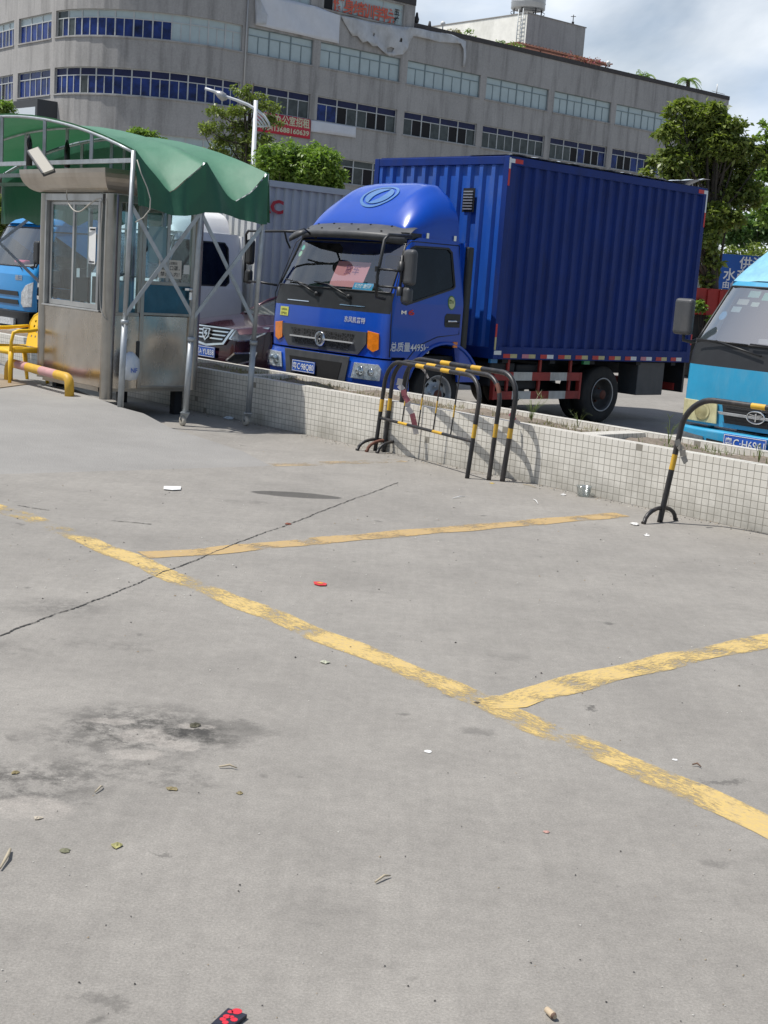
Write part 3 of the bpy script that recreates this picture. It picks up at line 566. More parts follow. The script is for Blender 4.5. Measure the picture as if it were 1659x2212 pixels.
class Cab:
    """forward-control truck cab; local x forward, y left, z up"""
    def __init__(s, root, w_, xr, prof, zl, arch, win, paint, cowl=True, arch_c=None, dx=.13):
        s.r, s.w, s.xr, s.prof, s.paint, s.dx = root, w_, xr, prof, paint, dx
        zb, zh, zw, zt = s.zb, s.zh, s.zw, s.zt = zl      # front bottom, hood top, screen bottom, roof
        def wy(z): return w_ if z <= zw-.1 else w_-(z-zw+.1)*.13
        s.wy = wy
        # sides
        ac, ar = arch
        for sd in (1, -1):
            outer = [(xr, ac[1]+.12)] + [p for p in seg_arc(ac[0], ac[1], ar, 165, 15, 12)] + [(ac[0]+ar+.05, zb+.02), (s.xs(zb)-.0, zb+.02)]
            outer += [(s.xs(zb+(zt-zb)*k/8), zb+(zt-zb)*k/8) for k in range(1, 9)]
            outer += [(s.xs(zt)-.08, zt+.035), (xr+.05, zt+.035), (xr, zt-.03)]
            outer[0] = (xr, outer[1][1])
            mb = MB(); mb.plate(outer, [win], lambda a, b, d: Vector((a, sd*(wy(b)-d), b)), .03, [('v', zw-.1), ('v', zw+.1), ('v', zw+.3)])
            mb.build('side_panel', paint, root)
            g = MB(); g.plate(win, [], lambda a, b, d: Vector((a, sd*(wy(b)-.012-d), b)), .006); g.build('side_window', GLASSD, root)
            # rubber round the window
            t = MB(); n = len(win)
            for i in range(n):
                a, b = win[i], win[(i+1) % n]; t.beam((a[0], sd*(wy(a[1])-.004), a[1]), (b[0], sd*(wy(b[1])-.004), b[1]), .022, .022, 0)
            t.build('window_seal', BLACKP, root)
        # front skin
        ys = [-1, -.998, -.985, -.96, -.93, -.90, -.8, -.6, -.35, 0, .35, .6, .8, .90, .93, .96, .985, .998, 1]
        def P(z, yn): return Vector((s.fx(yn*wy(z), z), yn*wy(z), z))
        s.P = P
        zs = [zb+(zh-zb)*i/4 for i in range(5)]
        mb = MB(); mb.grid(P, zs, ys); mb.build('front_panel', paint, root)
        zs = [zh, (zh+zw)/2, zw]
        def pil(i, j): return 0 if (j >= 1 and j < len(ys)-2) else 1
        mb = MB(); mb.grid(P, zs, ys, mif=lambda i, j: 0 if 2 <= j < 16 else 1); mb.build('cowl_panel', [BLACKP if cowl else paint, paint], root)
        zs = [zw+(zt-.05-zw)*i/6 for i in range(7)]
        a, b = MB(), MB()
        a.grid(P, zs, ys, mif=lambda i, j: None if (3 <= j < 15) else 0); a.grid(P, [zt-.05, zt], ys); a.build('windscreen_pillar', paint, root)
        b.grid(P, zs, ys[3:16]); b.build('windscreen', CURWS[0], root)
        t = MB(); t.tube([P(z, -.955)+Vector((.004, 0, 0)) for z in zs]+[P(zt-.05, yn)+Vector((.004, 0, 0)) for yn in (-.9, -.5, 0, .5, .9)]+[P(z, .955)+Vector((.004, 0, 0)) for z in zs[::-1]]+[P(zw, yn)+Vector((.004, 0, 0)) for yn in (.9, .5, 0, -.5, -.955)], .012, 6)
        t.build('screen_seal', BLACKP, root)
        # roof, back, floor
        rf = MB(); xs_ = [xr, xr+.3, xr+.6, s.fx(0, zt)-.05]
        rf.grid(lambda u, v: Vector((min(u, s.fx(v*wy(zt), zt)), v*wy(zt), zt+.035*(1-v**4)+(.0 if u < xs_[-1] else -.02))), xs_+[s.fx(0, zt)], [-1, -.95, -.6, 0, .6, .95, 1]); rf.build('roof', paint, root)
        bk = MB(); bk.box(xr-.004, xr+.02, -w_+.04, w_-.04, .75, zt+.02); bk.build('back_panel', paint, root)
        fl = MB(); fl.box(xr+.03, s.xs(zb)-.03, -w_+.05, w_-.05, .80, .86); fl.build('floor', DARK, root)
        # interior
        it = MB(); it.box(s.xs(zw)-.38, s.xs(zw)-.02, -w_+.1, w_-.1, zw-.25, zw-.03); it.build('dashboard', DASH, root, bevel=.04)
        for yy in (-.5, 0, .5):
            se = MB(); se.box(xr+.12, xr+.26, yy-.23, yy+.23, zw-.35, zw+.28); se.box(xr+.2, xr+.65, yy-.23, yy+.23, zw-.5, zw-.36); se.box(xr+.14, xr+.24, yy-.12, yy+.12, zw+.3, zw+.45); se.build('seat', SEAT, root, bevel=.04)
        sw = MB(); cs = Vector((s.xs(zw)-.42, .5*w_, zw+.02)); sw.tube([cs+Vector((.19*math.cos(t_)*.5, .19*math.sin(t_), .19*math.cos(t_)*.85)) for t_ in [i*math.pi/10 for i in range(21)]], .014, 8, cap=False); sw.build('steering_wheel', BLACKP, root)
    def xf(s, z):
        p = s.prof
        if z <= p[0][0]: return p[0][1]
        for i in range(len(p)-1):
            if z <= p[i+1][0]: t = (z-p[i][0])/(p[i+1][0]-p[i][0]); return p[i][1]+(p[i+1][1]-p[i][1])*t
        return p[-1][1]
    def xs(s, z): return s.xf(z)-s.dx
    def fx(s, y, z):
        yn = min(1, abs(y)/s.wy(z)); return s.xs(z)+s.dx*(max(0, 1-yn**7)**(1/3.2))*(1-.25*yn*yn)
    def decal(s, poly, off, thick, mat, name, parent=None, holes=(), bevel=0, extra=0):
        ys_ = [p[0] for p in poly]; cuts = [('u', v) for v in np.arange(min(ys_)+.08, max(ys_), .1)]
        # decals are given in (y as seen from the front right-to-left = y, z)
        mb = MB(); mb.plate(poly, holes, lambda a, b, d: Vector((s.fx(a, b)+off+thick-d+extra, a, b)), thick, cuts); return mb.build(name, mat, parent or s.r, bevel=bevel)
    def txt(s, st, size, y0, z0, mat, name, bold=0, width=None, off=.006, parent=None):
        return text(st, size, lambda u, v: Vector((s.fx(y0+u, z0+v)+off, y0+u, z0+v)), mat, name, parent or s.r, bold, width=width)
def circ(cy, cz, r, n=28, ry=None): return [(cy+(ry or r)*math.cos(2*math.pi*i/n), cz+r*math.sin(2*math.pi*i/n)) for i in range(n)]
def leaf_shape(cy, cz, r, flip):
    # one crescent of the round mark: between the circle and a slanted pointed leaf
    t0, t1 = 68, -112; pts = []
    for i in range(17): t = R(t0+(t1-t0)*i/16); pts.append((flip*r*.80*math.cos(t), r*.80*math.sin(t)))
    A, B = pts[-1], pts[0]; nx, ny = flip*math.cos(R(-22)), math.sin(R(-22))
    for i in range(1, 14): f = i/14; h = r*.27*math.sin(math.pi*f); pts.append((A[0]+(B[0]-A[0])*f+nx*h, A[1]+(B[1]-A[1])*f+ny*h))
    return [(cy+p[0], cz+p[1]) for p in pts]
def plate_obj(root, pos_fn, txts, w_=.44, h_=.14):
    mb = MB(); mb.plate([(-w_/2, -h_/2), (w_/2, -h_/2), (w_/2, h_/2), (-w_/2, h_/2)], [], lambda a, b, d: pos_fn(a, b, .012-d), .01); o = mb.build('number_plate', PLATEB, root)
    e = MB(); q = .006
    ou = [(-w_/2+q, -h_/2+q), (w_/2-q, -h_/2+q), (w_/2-q, h_/2-q), (-w_/2+q, h_/2-q)]; inn = [(p[0]*(1-4*q), p[1]*(1-.09)) for p in ou]
    e.plate(ou, [inn], lambda a, b, d: pos_fn(a, b, .0145-d), .002); e.build('plate_border', PLATEW, o)
    for (st, x0, wd, hz) in txts:
        text(st, hz, lambda u, v: pos_fn(x0+u, v-hz*.36, .0150), PLATEW, 'plate_lettering', o, .008, width=wd)
    return o

# ---------------------------------------------------- the dark blue box truck
fwd = Vector((math.cos(TYAW), math.sin(TYAW), 0)); lft = Vector((-fwd.y, fwd.x, 0))
TO = Vector((1.195, 16.407, 0)) - lft*1.22
tr = thing('box_truck', 'large dark blue box truck with rounded wind deflector and corrugated cargo body', 'truck', TO, TYAW)
c = Cab(tr, 1.10, .46, [(.8, 1.70), (1.1, 1.715), (1.33, 1.70), (1.57, 1.66), (2.15, 1.40), (2.25, 1.33)], (.82, 1.33, 1.57, 2.19), ((.70, .40), .60),
        [(1.31, 2.09), (1.24, 2.12), (.70, 2.13), (.64, 2.08), (.60, 1.70), (.63, 1.67), (1.40, 1.45), (1.47, 1.47)], BLUE)
# doors : seam strips and handle
for sd in (1, -1):
    d_ = MB(); dp = [(.52, 2.17), (.50, 1.13), (.86, 1.09), (1.16, .98), (1.34, .80)]; dq = [(1.60, .84), (1.62, 1.46), (1.40, 2.10), (1.30, 2.175), (.52, 2.175)]
    path = [Vector((a, sd*(c.wy(b)+.0005), b)) for a, b in dp]; d_.tube(path, .006, 6); path = [Vector((a, sd*(c.wy(b)+.0005), b)) for a, b in dq]; d_.tube(path, .006, 6)
    dr = d_.build('door_seam', BLACKP, tr)
    h = MB(); h.plate([(.50, 1.21), (.74, 1.21), (.76, 1.24), (.76, 1.34), (.73, 1.37), (.50, 1.37)], [], lambda a, b, d: Vector((a, sd*(c.wy(b)+.004-d), b)), .003); hr = h.build('door_handle', BLACKP, tr)
    h = MB(); h.tube([Vector((.53, sd*1.112, 1.27)), Vector((.60, sd*1.125, 1.285)), Vector((.72, sd*1.115, 1.28))], .012, 8); h.build('handle_grip', CHROME, hr)
    # wheel arch lip
    a_ = MB(); a_.tube([Vector((p[0], sd*1.105, p[1])) for p in seg_arc(.70, .40, .62, 162, 18, 14)], .022, 8); a_.build('wheel_arch', BLUE, tr)
    si = MB(); si.box(.53, .60, sd*1.102, sd*1.125, .97, 1.04); si.build('side_indicator', ORANGE, tr, bevel=.006)
text('总质量4495kg', .115, lambda u, v: Vector((1.60-u, 1.106, .92+v)), PLATEW, 'door_lettering', tr, .012, width=.62)
text('6', .085, lambda u, v: Vector((1.36-u, 1.106, 1.335+v)), REDR, 'model_badge', tr, .03, width=.10)
text('M', .06, lambda u, v: Vector((1.47-u, 1.106, 1.34+v)), CHROME, 'model_badge', tr, .02, width=.08)
st = MB(); st.plate(circ(.66, 1.50, .085, 24, .062), [], lambda a, b, d: Vector((a, c.wy(b)+.004-d, b)), .003); so_ = st.build('door_sticker', M('sticker green rim', (.10, .22, .05), .5), tr)
st = MB(); st.plate(circ(.66, 1.50, .070, 24, .050), [], lambda a, b, d: Vector((a, c.wy(b)+.006-d, b)), .002); st.build('sticker_centre', M('sticker cream', (.60, .60, .30), .5), so_)
text('粤V', .07, lambda u, v: Vector((.71-u, c.wy(1.5)+.0075, 1.48+v)), M('sticker green ink', (.05, .12, .03), .5), 'sticker_lettering', so_, .01, width=.085)
# grille
gp = [(.80, 1.10), (-.80, 1.10), (-.80, .97), (-.66, .83), (.66, .83), (.80, .97)]
c.decal(gp, .002, .02, GREYP, 'grille_surround')
hexm = bpy.data.materials.new('grille mesh'); hexm.use_nodes = True; _n = hexm.node_tree; _b = _n.nodes['Principled BSDF']; _b.inputs['Roughness'].default_value = .6
_v = N(_n, 'ShaderNodeTexVoronoi', feature='DISTANCE_TO_EDGE'); _v.inputs['Scale'].default_value = 26; _t = N(_n, 'ShaderNodeTexCoord'); _r = N(_n, 'ShaderNodeValToRGB')
_r.color_ramp.elements[0].position = .06; _r.color_ramp.elements[0].color = (.05, .05, .055, 1); _r.color_ramp.elements[1].position = .12; _r.color_ramp.elements[1].color = (.004, .004, .004, 1)
_n.links.new(_t.outputs['Object'], _v.inputs['Vector']); _n.links.new(_v.outputs[0], _r.inputs[0]); _n.links.new(_r.outputs[0], _b.inputs['Base Color'])
go = c.decal([(.60, 1.06), (-.60, 1.06), (-.50, .87), (.50, .87)], .023, .004, hexm, 'grille_mesh')
c.decal([(.60, .968), (-.60, .968), (-.60, .952), (.60, .952)], .03, .02, SILL, 'grille_bar', bevel=.004)
ex = c.fx(0, .96)
e = MB(); e.lathe([(.088, 0), (.092, .02), (.085, .034), (.072, .034), (.066, .022), (.066, .0)], (ex+.02, 0, .962), (1, 0, 0), 36); eo = e.build('emblem', CHROME, tr)
e = MB(); e.lathe([(.070, .02), (.001, .02)], (ex+.02, 0, .962), (1, 0, 0), 30); e.build('emblem_back', BLACKP, eo)
e = MB()
e.plate(leaf_shape(0, .962, .082, 1), [], lambda a, b, d: Vector((ex+.056-d, a, b)), .012); e.plate([(-a, 2*.962-b) for a, b in leaf_shape(0, .962, .082, 1)], [], lambda a, b, d: Vector((ex+.0555-d, a, b)), .012)
e.build('emblem_wing', CHROME, eo, bevel=.003)
c.txt('东风凯普特', .075, .38, 1.20, SILL, 'bonnet_lettering', .012, width=.36, off=.006)
for o_ in (): pass
for sd in (1, -1):
    c.decal([(sd*.81, 1.12), (sd*.985, 1.10), (sd*.985, .92), (sd*.90, .88), (sd*.81, .92)], .004, .012, ORANGE, 'indicator_lamp', bevel=.004)
# little inspection flap / yellow sticker
sk = c.decal([(-.90, 1.19), (-.72, 1.19), (-.72, 1.30), (-.90, 1.30)], .002, .003, M('yellow sticker', (.60, .62, .12), .5), 'bonnet_sticker')
c.txt('NISSAN', .036, -.87, 1.256, INK, 'sticker_lettering', .01, width=.12, off=.008, parent=sk); c.txt('日产动力', .036, -.87, 1.206, INK, 'sticker_lettering', .01, width=.12, off=.008, parent=sk)
for yy in (-.55, .48): c.decal([(yy-.22, 1.385), (yy+.22, 1.385), (yy+.22, 1.395), (yy-.22, 1.395)], .002, .004, CHROME, 'cowl_trim')
# bumper
def bx(y, z):
    yn = min(1, abs(y)/1.12); return 1.60+.20*(max(0, 1-yn**5)**(1/2.6))-.05*yn*yn
ysb = [-1.12, -1.115, -1.10, -1.07, -1.0, -.9, -.75, -.5, -.2, .2, .5, .75, .9, 1.0, 1.07, 1.10, 1.115, 1.12]
def bface(y0, y1, z0, z1, off, thick, mat, name, parent=tr, poly=None, bevel=0):
    poly = poly or [(y0, z0), (y1, z0), (y1, z1), (y0, z1)]; yv = [p[0] for p in poly]
    mb = MB(); mb.plate(poly, [], lambda a, b, d: Vector((bx(a, b)+off+thick-d, a, b)), thick, [('u', v) for v in np.arange(min(yv)+.05, max(yv), .08)]); return mb.build(name, mat, parent, bevel=bevel)
mb = MB(); mb.grid(lambda z, y: Vector((bx(y, z)-(.05 if z < .44 else .02 if z > .77 else 0), y, z)), [.36, .40, .46, .6, .74, .775, .80], ysb)
mb.grid(lambda s_, y: Vector((bx(y, .8)-.02-s_, y, .80)), [0, .22], ysb)
for sd in (1, -1): mb.add([(1.58, sd*1.12, .38), (1.58, sd*1.12, .80), (1.30, sd*1.11, .80), (1.26, sd*1.11, .38)], [(0, 1, 2, 3)])
mb.build('bumper', BLUE, tr)
bface(0, 0, 0, 0, .003, .014, GREYP, 'bumper_centre', poly=[(-.62, .80), (-.55, .44), (.55, .44), (.62, .80)], bevel=.006)
bface(0, 0, 0, 0, .018, .004, DARK, 'air_intake', poly=[(-.50, .72), (-.44, .50), (.44, .50), (.50, .72)])
for sd in (1, -1):
    hl = bface(0, 0, 0, 0, .003, .014, LENS, 'headlight', poly=[(sd*.66, .56), (sd*.70, .745), (sd*1.03, .745), (sd*1.06, .70), (sd*1.05, .56)], bevel=.004)
    e = MB()
    for (yy, rr) in ((.80, .062), (.95, .045)): e.lathe([(rr, 0), (rr*.9, .012), (rr*.55, .006), (rr*.3, .02), (.001, .024)], (bx(yy, .65)+.018, sd*yy, .65), (1, 0, 0), 24)
    e.build('lamp_bowl', CHROME, hl)
    bface(0, 0, 0, 0, .045, .003, LENSC, 'lamp_glass', hl, poly=[(sd*.66, .56), (sd*.70, .745), (sd*1.03, .745), (sd*1.06, .70), (sd*1.05, .56)])
    bface(0, 0, 0, 0, .003, .01, BLACKP, 'fog_lamp', poly=[(sd*.70, .40), (sd*.72, .47), (sd*.98, .47), (sd*.98, .40)])
plate_obj(tr, lambda a, b, d: Vector((bx(0, .6)+.035+d, a-.17, b+.61)), [('粤', -.20, .075, .085), ('C·98Q80', -.115, .315, .105)])
# wipers
for (y0, y1, zz) in ((-.02, .42, 1.575), (-.62, -.18, 1.57)):
    wi = MB(); a = Vector((c.fx(-y1, 1.53)+.03, -y0-.02-.0, 1.50)); b = Vector((c.fx(-y1-.2, 1.62)+.03, -y1-.12, 1.63))
    a = Vector((c.fx(y1, 1.5)+.03, y1, 1.49)); b = Vector((c.fx(y0, 1.62)+.03, y0, 1.615)); wi.tube([a, a.lerp(b, .5)+Vector((.02, 0, .01)), b], [.014, .009, .007], 6)
    wi.tube([b+Vector((0, .2, -.035)), b, b+Vector((-.01, -.26, .02))], .009, 6); wi.lathe([(.025, 0), (.025, .04), (.001, .04)], a-Vector((.02, 0, 0)), (1, 0, 0), 12); wi.build('wiper', BLACKP, tr)
# sun visor and deflector
mb = MB(); yv = [-1.0, -.97, -.9, -.7, -.35, 0, .35, .7, .9, .97, 1.0]
def visp(t, yn):
    x = 1.22+.42*t*(1-.62*abs(yn)**4)-.04*yn*yn; z = 2.37-.13*t**1.6-.04*abs(yn)**4; return Vector((x, yn*.97, z))
mb.grid(visp, [0, .2, .45, .7, .9, 1.0], yv); mb.grid(lambda t, yn: visp(1, yn)+Vector((-.012*t, 0, -.075*t)), [0, 1], yv); mb.grid(lambda t, yn: visp(t, yn)+Vector((-.012, 0, -.075-.02*(1-t))), [0, .5, 1], yv)
vo_ = mb.build('sun_visor', GREYP, tr, weld=True)
for yn in (-.7, -.35, 0, .35, .7):
    for t_ in (.35, .8): nb_ = MB(); nb_.lathe([(.013, 0), (.013, .008), (.001, .009)], visp(t_, yn), (0.3, 0, 1), 10); nb_.build('visor_bolt', DARK, vo_)
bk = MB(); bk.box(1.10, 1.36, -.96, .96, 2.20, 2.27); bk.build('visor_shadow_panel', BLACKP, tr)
prof = [(1.30, 2.34), (1.27, 2.40), (1.20, 2.50), (1.10, 2.61), (1.0, 2.70), (.88, 2.79), (.78, 2.85), (.68, 2.89), (.60, 2.905), (.55, 2.90), (.52, 2.86)]
def dz(x):
    for i in range(len(prof)-1):
        if x >= prof[i+1][0]: t = (prof[i][0]-x)/(prof[i][0]-prof[i+1][0]); return prof[i][1]+(prof[i+1][1]-prof[i][1])*max(0, t)
    return prof[-1][1]
def dp(x, th):
    h = dz(x)-2.215; wv = 1.0-.10*max(0, (x-.9)/.4)**2-.03*max(0, (x-.5)); cs, sn = math.cos(th), math.sin(th)
    y = wv*(1 if sn > 0 else -1)*abs(sn)**.42; z = h*abs(cs)**.5
    y *= 1-.25*max(0, z/.7)**2
    ridge = .035*max(0, 1-abs(abs(y)-.60)/.12)*max(0, min(1, (z-.3)/.2)) if z > .3 else 0
    return Vector((x+.02*0, y, 2.215+z+ridge*.6))
ths = [R(-90+180*i/40) for i in range(41)]
mb = MB(); mb.grid(dp, [p[0] for p in prof], ths); n0 = len(ths)
mb.add([dp(prof[0][0], t) for t in ths], [tuple(range(n0))]); mb.add([dp(prof[-1][0], t)+Vector((.03, 0, 0)) for t in ths], [tuple(range(n0))])
df = mb.build('wind_deflector', BLUE, tr, weld=True)
# the large round mark on the deflector (follows its surface)
def dsurf(x, y):
    lo_, hi_ = -math.pi/2, math.pi/2
    for _ in range(26):
        md = (lo_+hi_)/2
        if dp(x, md).y < y: lo_ = md
        else: hi_ = md
    return dp(x, lo_)
MARK = M('pale deflector mark', (.05, .17, .42), .35, coat=.8, var=.1)
def dmk(a, b, d):   # a = y, b = along slope, mapped to x
    x = .98-(b)*.62; p = dsurf(max(.56, min(1.28, x)), a*1.12+.13); return p+Vector((.006, 0, .008-d))
def dmark(poly, holes=()):
    mb = MB(); mb.plate(poly, holes, dmk, .003, [('u', v) for v in np.arange(-.4, .4, .07)]+[('v', v) for v in np.arange(-.3, .3, .07)]); return mb.build('deflector_mark', MARK, tr)
Rm = .27
dmark([(-.08+Rm*1.0*math.cos(2*math.pi*i/40), Rm*math.sin(2*math.pi*i/40)) for i in range(40)], [[(-.08+Rm*.86*math.cos(2*math.pi*i/40), Rm*.86*math.sin(2*math.pi*i/40)) for i in range(40)]])
ls = leaf_shape(-.08, 0, Rm*.92, 1); dmark(ls); dmark([(-.16-a, -b) for a, b in ls])
for xx in (.60, 1.05):
    b_ = MB(); b_.box(xx-.02, xx+.02, 1.0, 1.012, 2.225, 2.285); b_.build('deflector_bracket', CHROME, tr)
# mirrors (left side visible, right side outline)
def mirror_set(sd):
    y = sd*1.10; mb = MB()
    if sd > 0:
        a = [Vector((1.34, y-.06, 2.23)), Vector((1.72, y-.02, 2.22)), Vector((1.80, y+.0, 2.16)), Vector((1.88, y+.01, 1.75)), Vector((1.88, y+.01, 1.60)), Vector((1.84, y-.03, 1.52)), Vector((1.70, y-.04, 1.50))]
        mb.tube(a, .019, 8)
        for zz in (1.83, 1.64): mb.tube([Vector((1.885, y, zz)), Vector((1.80, y+.16, zz)), Vector((1.74, y+.25, zz-.01))], .013, 8); mb.lathe([(.026, -.03), (.026, .03)], Vector((1.885, y, zz)), (0, 0, 1), 10)
        mb.tube([Vector((1.74, y+.25, 2.0)), Vector((1.74, y+.25, 1.55))], .016, 8)
        mb.lathe([(.04, -.05), (.04, .05), (.001, .05)], (1.74, y+.25, 1.88), (0, 0, 1), 12); mb.lathe([(.04, -.05), (.04, .05), (.001, .05)], (1.74, y+.25, 1.60), (0, 0, 1), 12)
        o = mb.build('mirror_arm', BLACKP, tr)
        T = Matrix.Translation((1.70, y+.35, 1.87)) @ Matrix.Rotation(R(-14), 4, 'Z')
        h = MB(); h.box(-.05, .05, -.12, .10, -.20, .20, T=T); h.build('mirror', GREYP, o, bevel=.05, seg=4)
        T = Matrix.Translation((1.70, y+.33, 1.57)) @ Matrix.Rotation(R(-14), 4, 'Z')
        h = MB(); h.box(-.045, .045, -.10, .08, -.10, .08, T=T); h.build('mirror', GREYP, o, bevel=.04, seg=4)
    else:
        yy = y-.52
        mb.tube([Vector((1.50, -.50, 2.16)), Vector((1.68, -.52, 2.25)), Vector((1.82, -.50, 2.21)), Vector((1.83, -.75, 2.21)), Vector((1.82, y-.05, 2.20)), Vector((1.80, yy+.12, 2.20)), Vector((1.76, yy+.02, 2.16)), Vector((1.72, yy-.02, 2.02)), Vector((1.72, yy-.02, 1.55))], .016, 8)
        mb.tube([Vector((1.60, y, 1.55)), Vector((1.72, y-.2, 1.57)), Vector((1.72, yy, 1.57))], .015, 8)
        mb.tube([Vector((1.82, -.72, 2.20)), Vector((1.72, -.80, 2.10)), Vector((1.60, -.88, 2.02))], .012, 8)
        o = mb.build('mirror_arm', BLACKP, tr)
        h = MB(); h.box(1.66, 1.74, yy-.02, yy+.12, 1.78, 2.10); h.build('mirror', BLACKP, o, bevel=.04, seg=4)
        h = MB(); h.box(1.66, 1.74, yy-.02, yy+.10, 1.54, 1.72); h.build('mirror', BLACKP, o, bevel=.04, seg=4)
        h = MB(); T = Matrix.Translation((1.84, -.42, 2.15)) @ Matrix.Rotation(R(28), 4, 'Y') @ Matrix.Rotation(R(16), 4, 'X')
        n = 20; rim = [T @ Vector((.10*math.cos(2*math.pi*i/n), .17*math.sin(2*math.pi*i/n), 0)) for i in range(n)]
        h.add([T @ Vector((.02*math.cos(2*math.pi*i/n), .04*math.sin(2*math.pi*i/n), .07)) for i in range(n)]+[T @ Vector((.075*math.cos(2*math.pi*i/n), .14*math.sin(2*math.pi*i/n), .05)) for i in range(n)]+rim, [(i, (i+1) % n, n+(i+1) % n, n+i) for i in range(n)]+[(n+i, n+(i+1) % n, 2*n+(i+1) % n, 2*n+i) for i in range(n)]+[tuple(range(2*n, 3*n)), tuple(range(n))], 0, True)
        h.build('front_mirror', GREYP, o)
mirror_set(1); mirror_set(-1)
# snorkel / black strip behind the door, step, latch
mb = MB(); mb.box(.355, .452, .86, 1.112, .95, 2.17); mb.build('air_intake_duct', BLACKP, tr, bevel=.02)
mb = MB(); mb.box(1.28, 1.56, .82, 1.08, .42, .80, 0); mb.box(1.22, 1.60, .86, 1.10, .36, .40, 1); mb.build('step', [BLUE, CHAS], tr)
pl_ = MB(); pl_.box(1.34, 1.54, 1.081, 1.086, .62, .70); pl_.build('step_plate', SILV, tr)
wheel(tr, .72, 1.02, .385, .20, .235, SILV); wheel(tr, .72, -1.02, .385, .20, .235, SILV, -1)
for sd in (1, -1):
    fd = MB(); pts = seg_arc(.70, .40, .585, 170, 10, 14); 
    for i in range(len(pts)-1):
        a, b = pts[i], pts[i+1]; fd.add([(a[0], sd*1.06, a[1]), (b[0], sd*1.06, b[1]), (b[0], sd*.70, b[1]), (a[0], sd*.70, a[1])], [(0, 1, 2, 3)])
    fd.build('mudguard', CHAS, tr)
# cargo body
bx0, bx1, by, bz0, bz1 = 0.0, -4.08, 1.22, .93, 3.28
body = MB()
def corr(length, n, dep):
    pts = []; p = length/n
    for i in range(n):
        b = i*p; pts += [(b, 0), (b+p*.30, 0), (b+p*.42, -dep), (b+p*.88, -dep)]
    pts.append((length, 0)); return pts
for sd in (1, -1):
    pr = corr(3.90, 19, .034); V = []; 
    for (u, o) in pr: V += [(-.09-u, sd*(by-.012+o), bz0+.07), (-.09-u, sd*(by-.012+o), bz1-.09)]
    body.add(V, [(2*i, 2*i+2, 2*i+3, 2*i+1) for i in range(len(pr)-1)])
body.build('side_wall', BOXB, tr)
fr = MB(); pr = corr(2.26, 11, .038); V = []
for (u, o) in pr: V += [(-.014+o, -1.13+u, bz0+.05), (-.014+o, -1.13+u, bz1-.09)]
fr.add(V, [(2*i, 2*i+2, 2*i+3, 2*i+1) for i in range(len(pr)-1)]); fr.build('front_wall', BOXB2, tr)
fm = MB()
for sd in (1, -1):
    fm.box(-.09, 0, sd*by-.09*(sd > 0), sd*by+.09*(sd < 0), bz0-.08, bz1-.001); fm.box(bx1, bx1+.09, sd*by-.09*(sd > 0), sd*by+.09*(sd < 0), bz0-.08, bz1-.001)
    fm.box(bx1+.0895, -.0895, sd*by-.06*(sd > 0)+.0015*sd, sd*by+.06*(sd < 0)+.0015*sd, bz1-.10, bz1-.002); fm.box(bx1+.0895, -.0895, sd*by-.06*(sd > 0)+.0015*sd, sd*by+.06*(sd < 0)+.0015*sd, bz0-.08, bz0+.075)
for xx in (-.065, bx1+.002): fm.box(xx, xx+.063, -by+.0895, by-.0895, bz1-.10, bz1-.003); fm.box(xx, xx+.063, -by+.0895, by-.0895, bz0-.08, bz0+.055)
fm.build('body_frame', BOXB, tr, bevel=.006)
mb = MB(); mb.box(bx1+.03, -.05, -by+.07, by-.07, bz1-.02, bz1+.012); mb.build('roof_panel', BOXB, tr)
mb = MB(); mb.box(bx1, bx1+.03, -by+.09, by-.09, bz0, bz1-.1); mb.build('rear_door', BOXB, tr); mb = MB(); mb.box(bx1+.04, -.05, -by+.08, by-.08, bz0-.02, bz0+.03); mb.build('cargo_floor', CHAS, tr)
vn = MB()
for i in range(7): vn.box(-.004, .012, .50, .66, 2.64+i*.035, 2.655+i*.035, 1)
vn.box(-.012, -.002, .48, .68, 2.61, 2.90, 0); vn.build('vent', [DARK, ALU], tr)
# crumpled sheet lying on the roof edge
random.seed(11); mb = MB(); us = [bx1-.02+i*.08 for i in range(52)]
def shp(u, v):
    z = bz1+.016+.020*abs(math.sin(u*9))*random.uniform(.2, 1)*(v > 1.1)+(.10*max(0, min(1, (-3.2-u)/.8))*(v > 1.0))
    return Vector((u, v, z))
mb.grid(shp, us, [.5, .8, 1.05, 1.15, 1.205, 1.235], sm=False); mb.build('roof_sheet', M('pale plastic sheet', (.50, .56, .62), .35, var=.15, vs=5), tr)
# reflective tapes
def tape(x0, x1, z0, z1, mat, name='reflective_tape', y=by+.003):
    mb = MB(); mb.box(x1, x0, y, y+.002, z0, z1); return mb.build(name, mat, tr)
xs0 = -.20; pairs = [(REDR, YELR), (PINKR, YELR), (REDR, WHR), (REDR, YELR), (REDR, YELR), (REDR, YELR), (REDR, YELR), (REDR, WHR), (PINKR, WHR), (REDR, YELR), (REDR, WHR)]
for i, (a, b) in enumerate(pairs):
    x = -.18-i*.345; tape(x, x-.125, .868, .918, a); tape(x-.126, x-.25, .868, .918, b)
tape(-.01, -.14, .905, .955, WHR); tape(-.005, -.035, 1.12, 1.28, REDR); tape(-.005, -.035, .965, 1.12, YELR)
tape(-.002, -.03, 3.13, 3.26, WHR); tape(-.002, -.03, 2.93, 3.13, REDR); tape(-.03, -.10, 3.20, 3.25, WHR); tape(-.10, -.24, 3.20, 3.25, REDR)
tape(-3.86, -3.99, 3.20, 3.25, REDR); tape(-3.99, -4.08, 3.20, 3.25, WHR); tape(-4.05, -4.08, 2.95, 3.20, WHR); tape(-4.05, -4.08, 2.75, 2.95, REDR); tape(-4.05, -4.08, 1.1, 1.25, REDR)
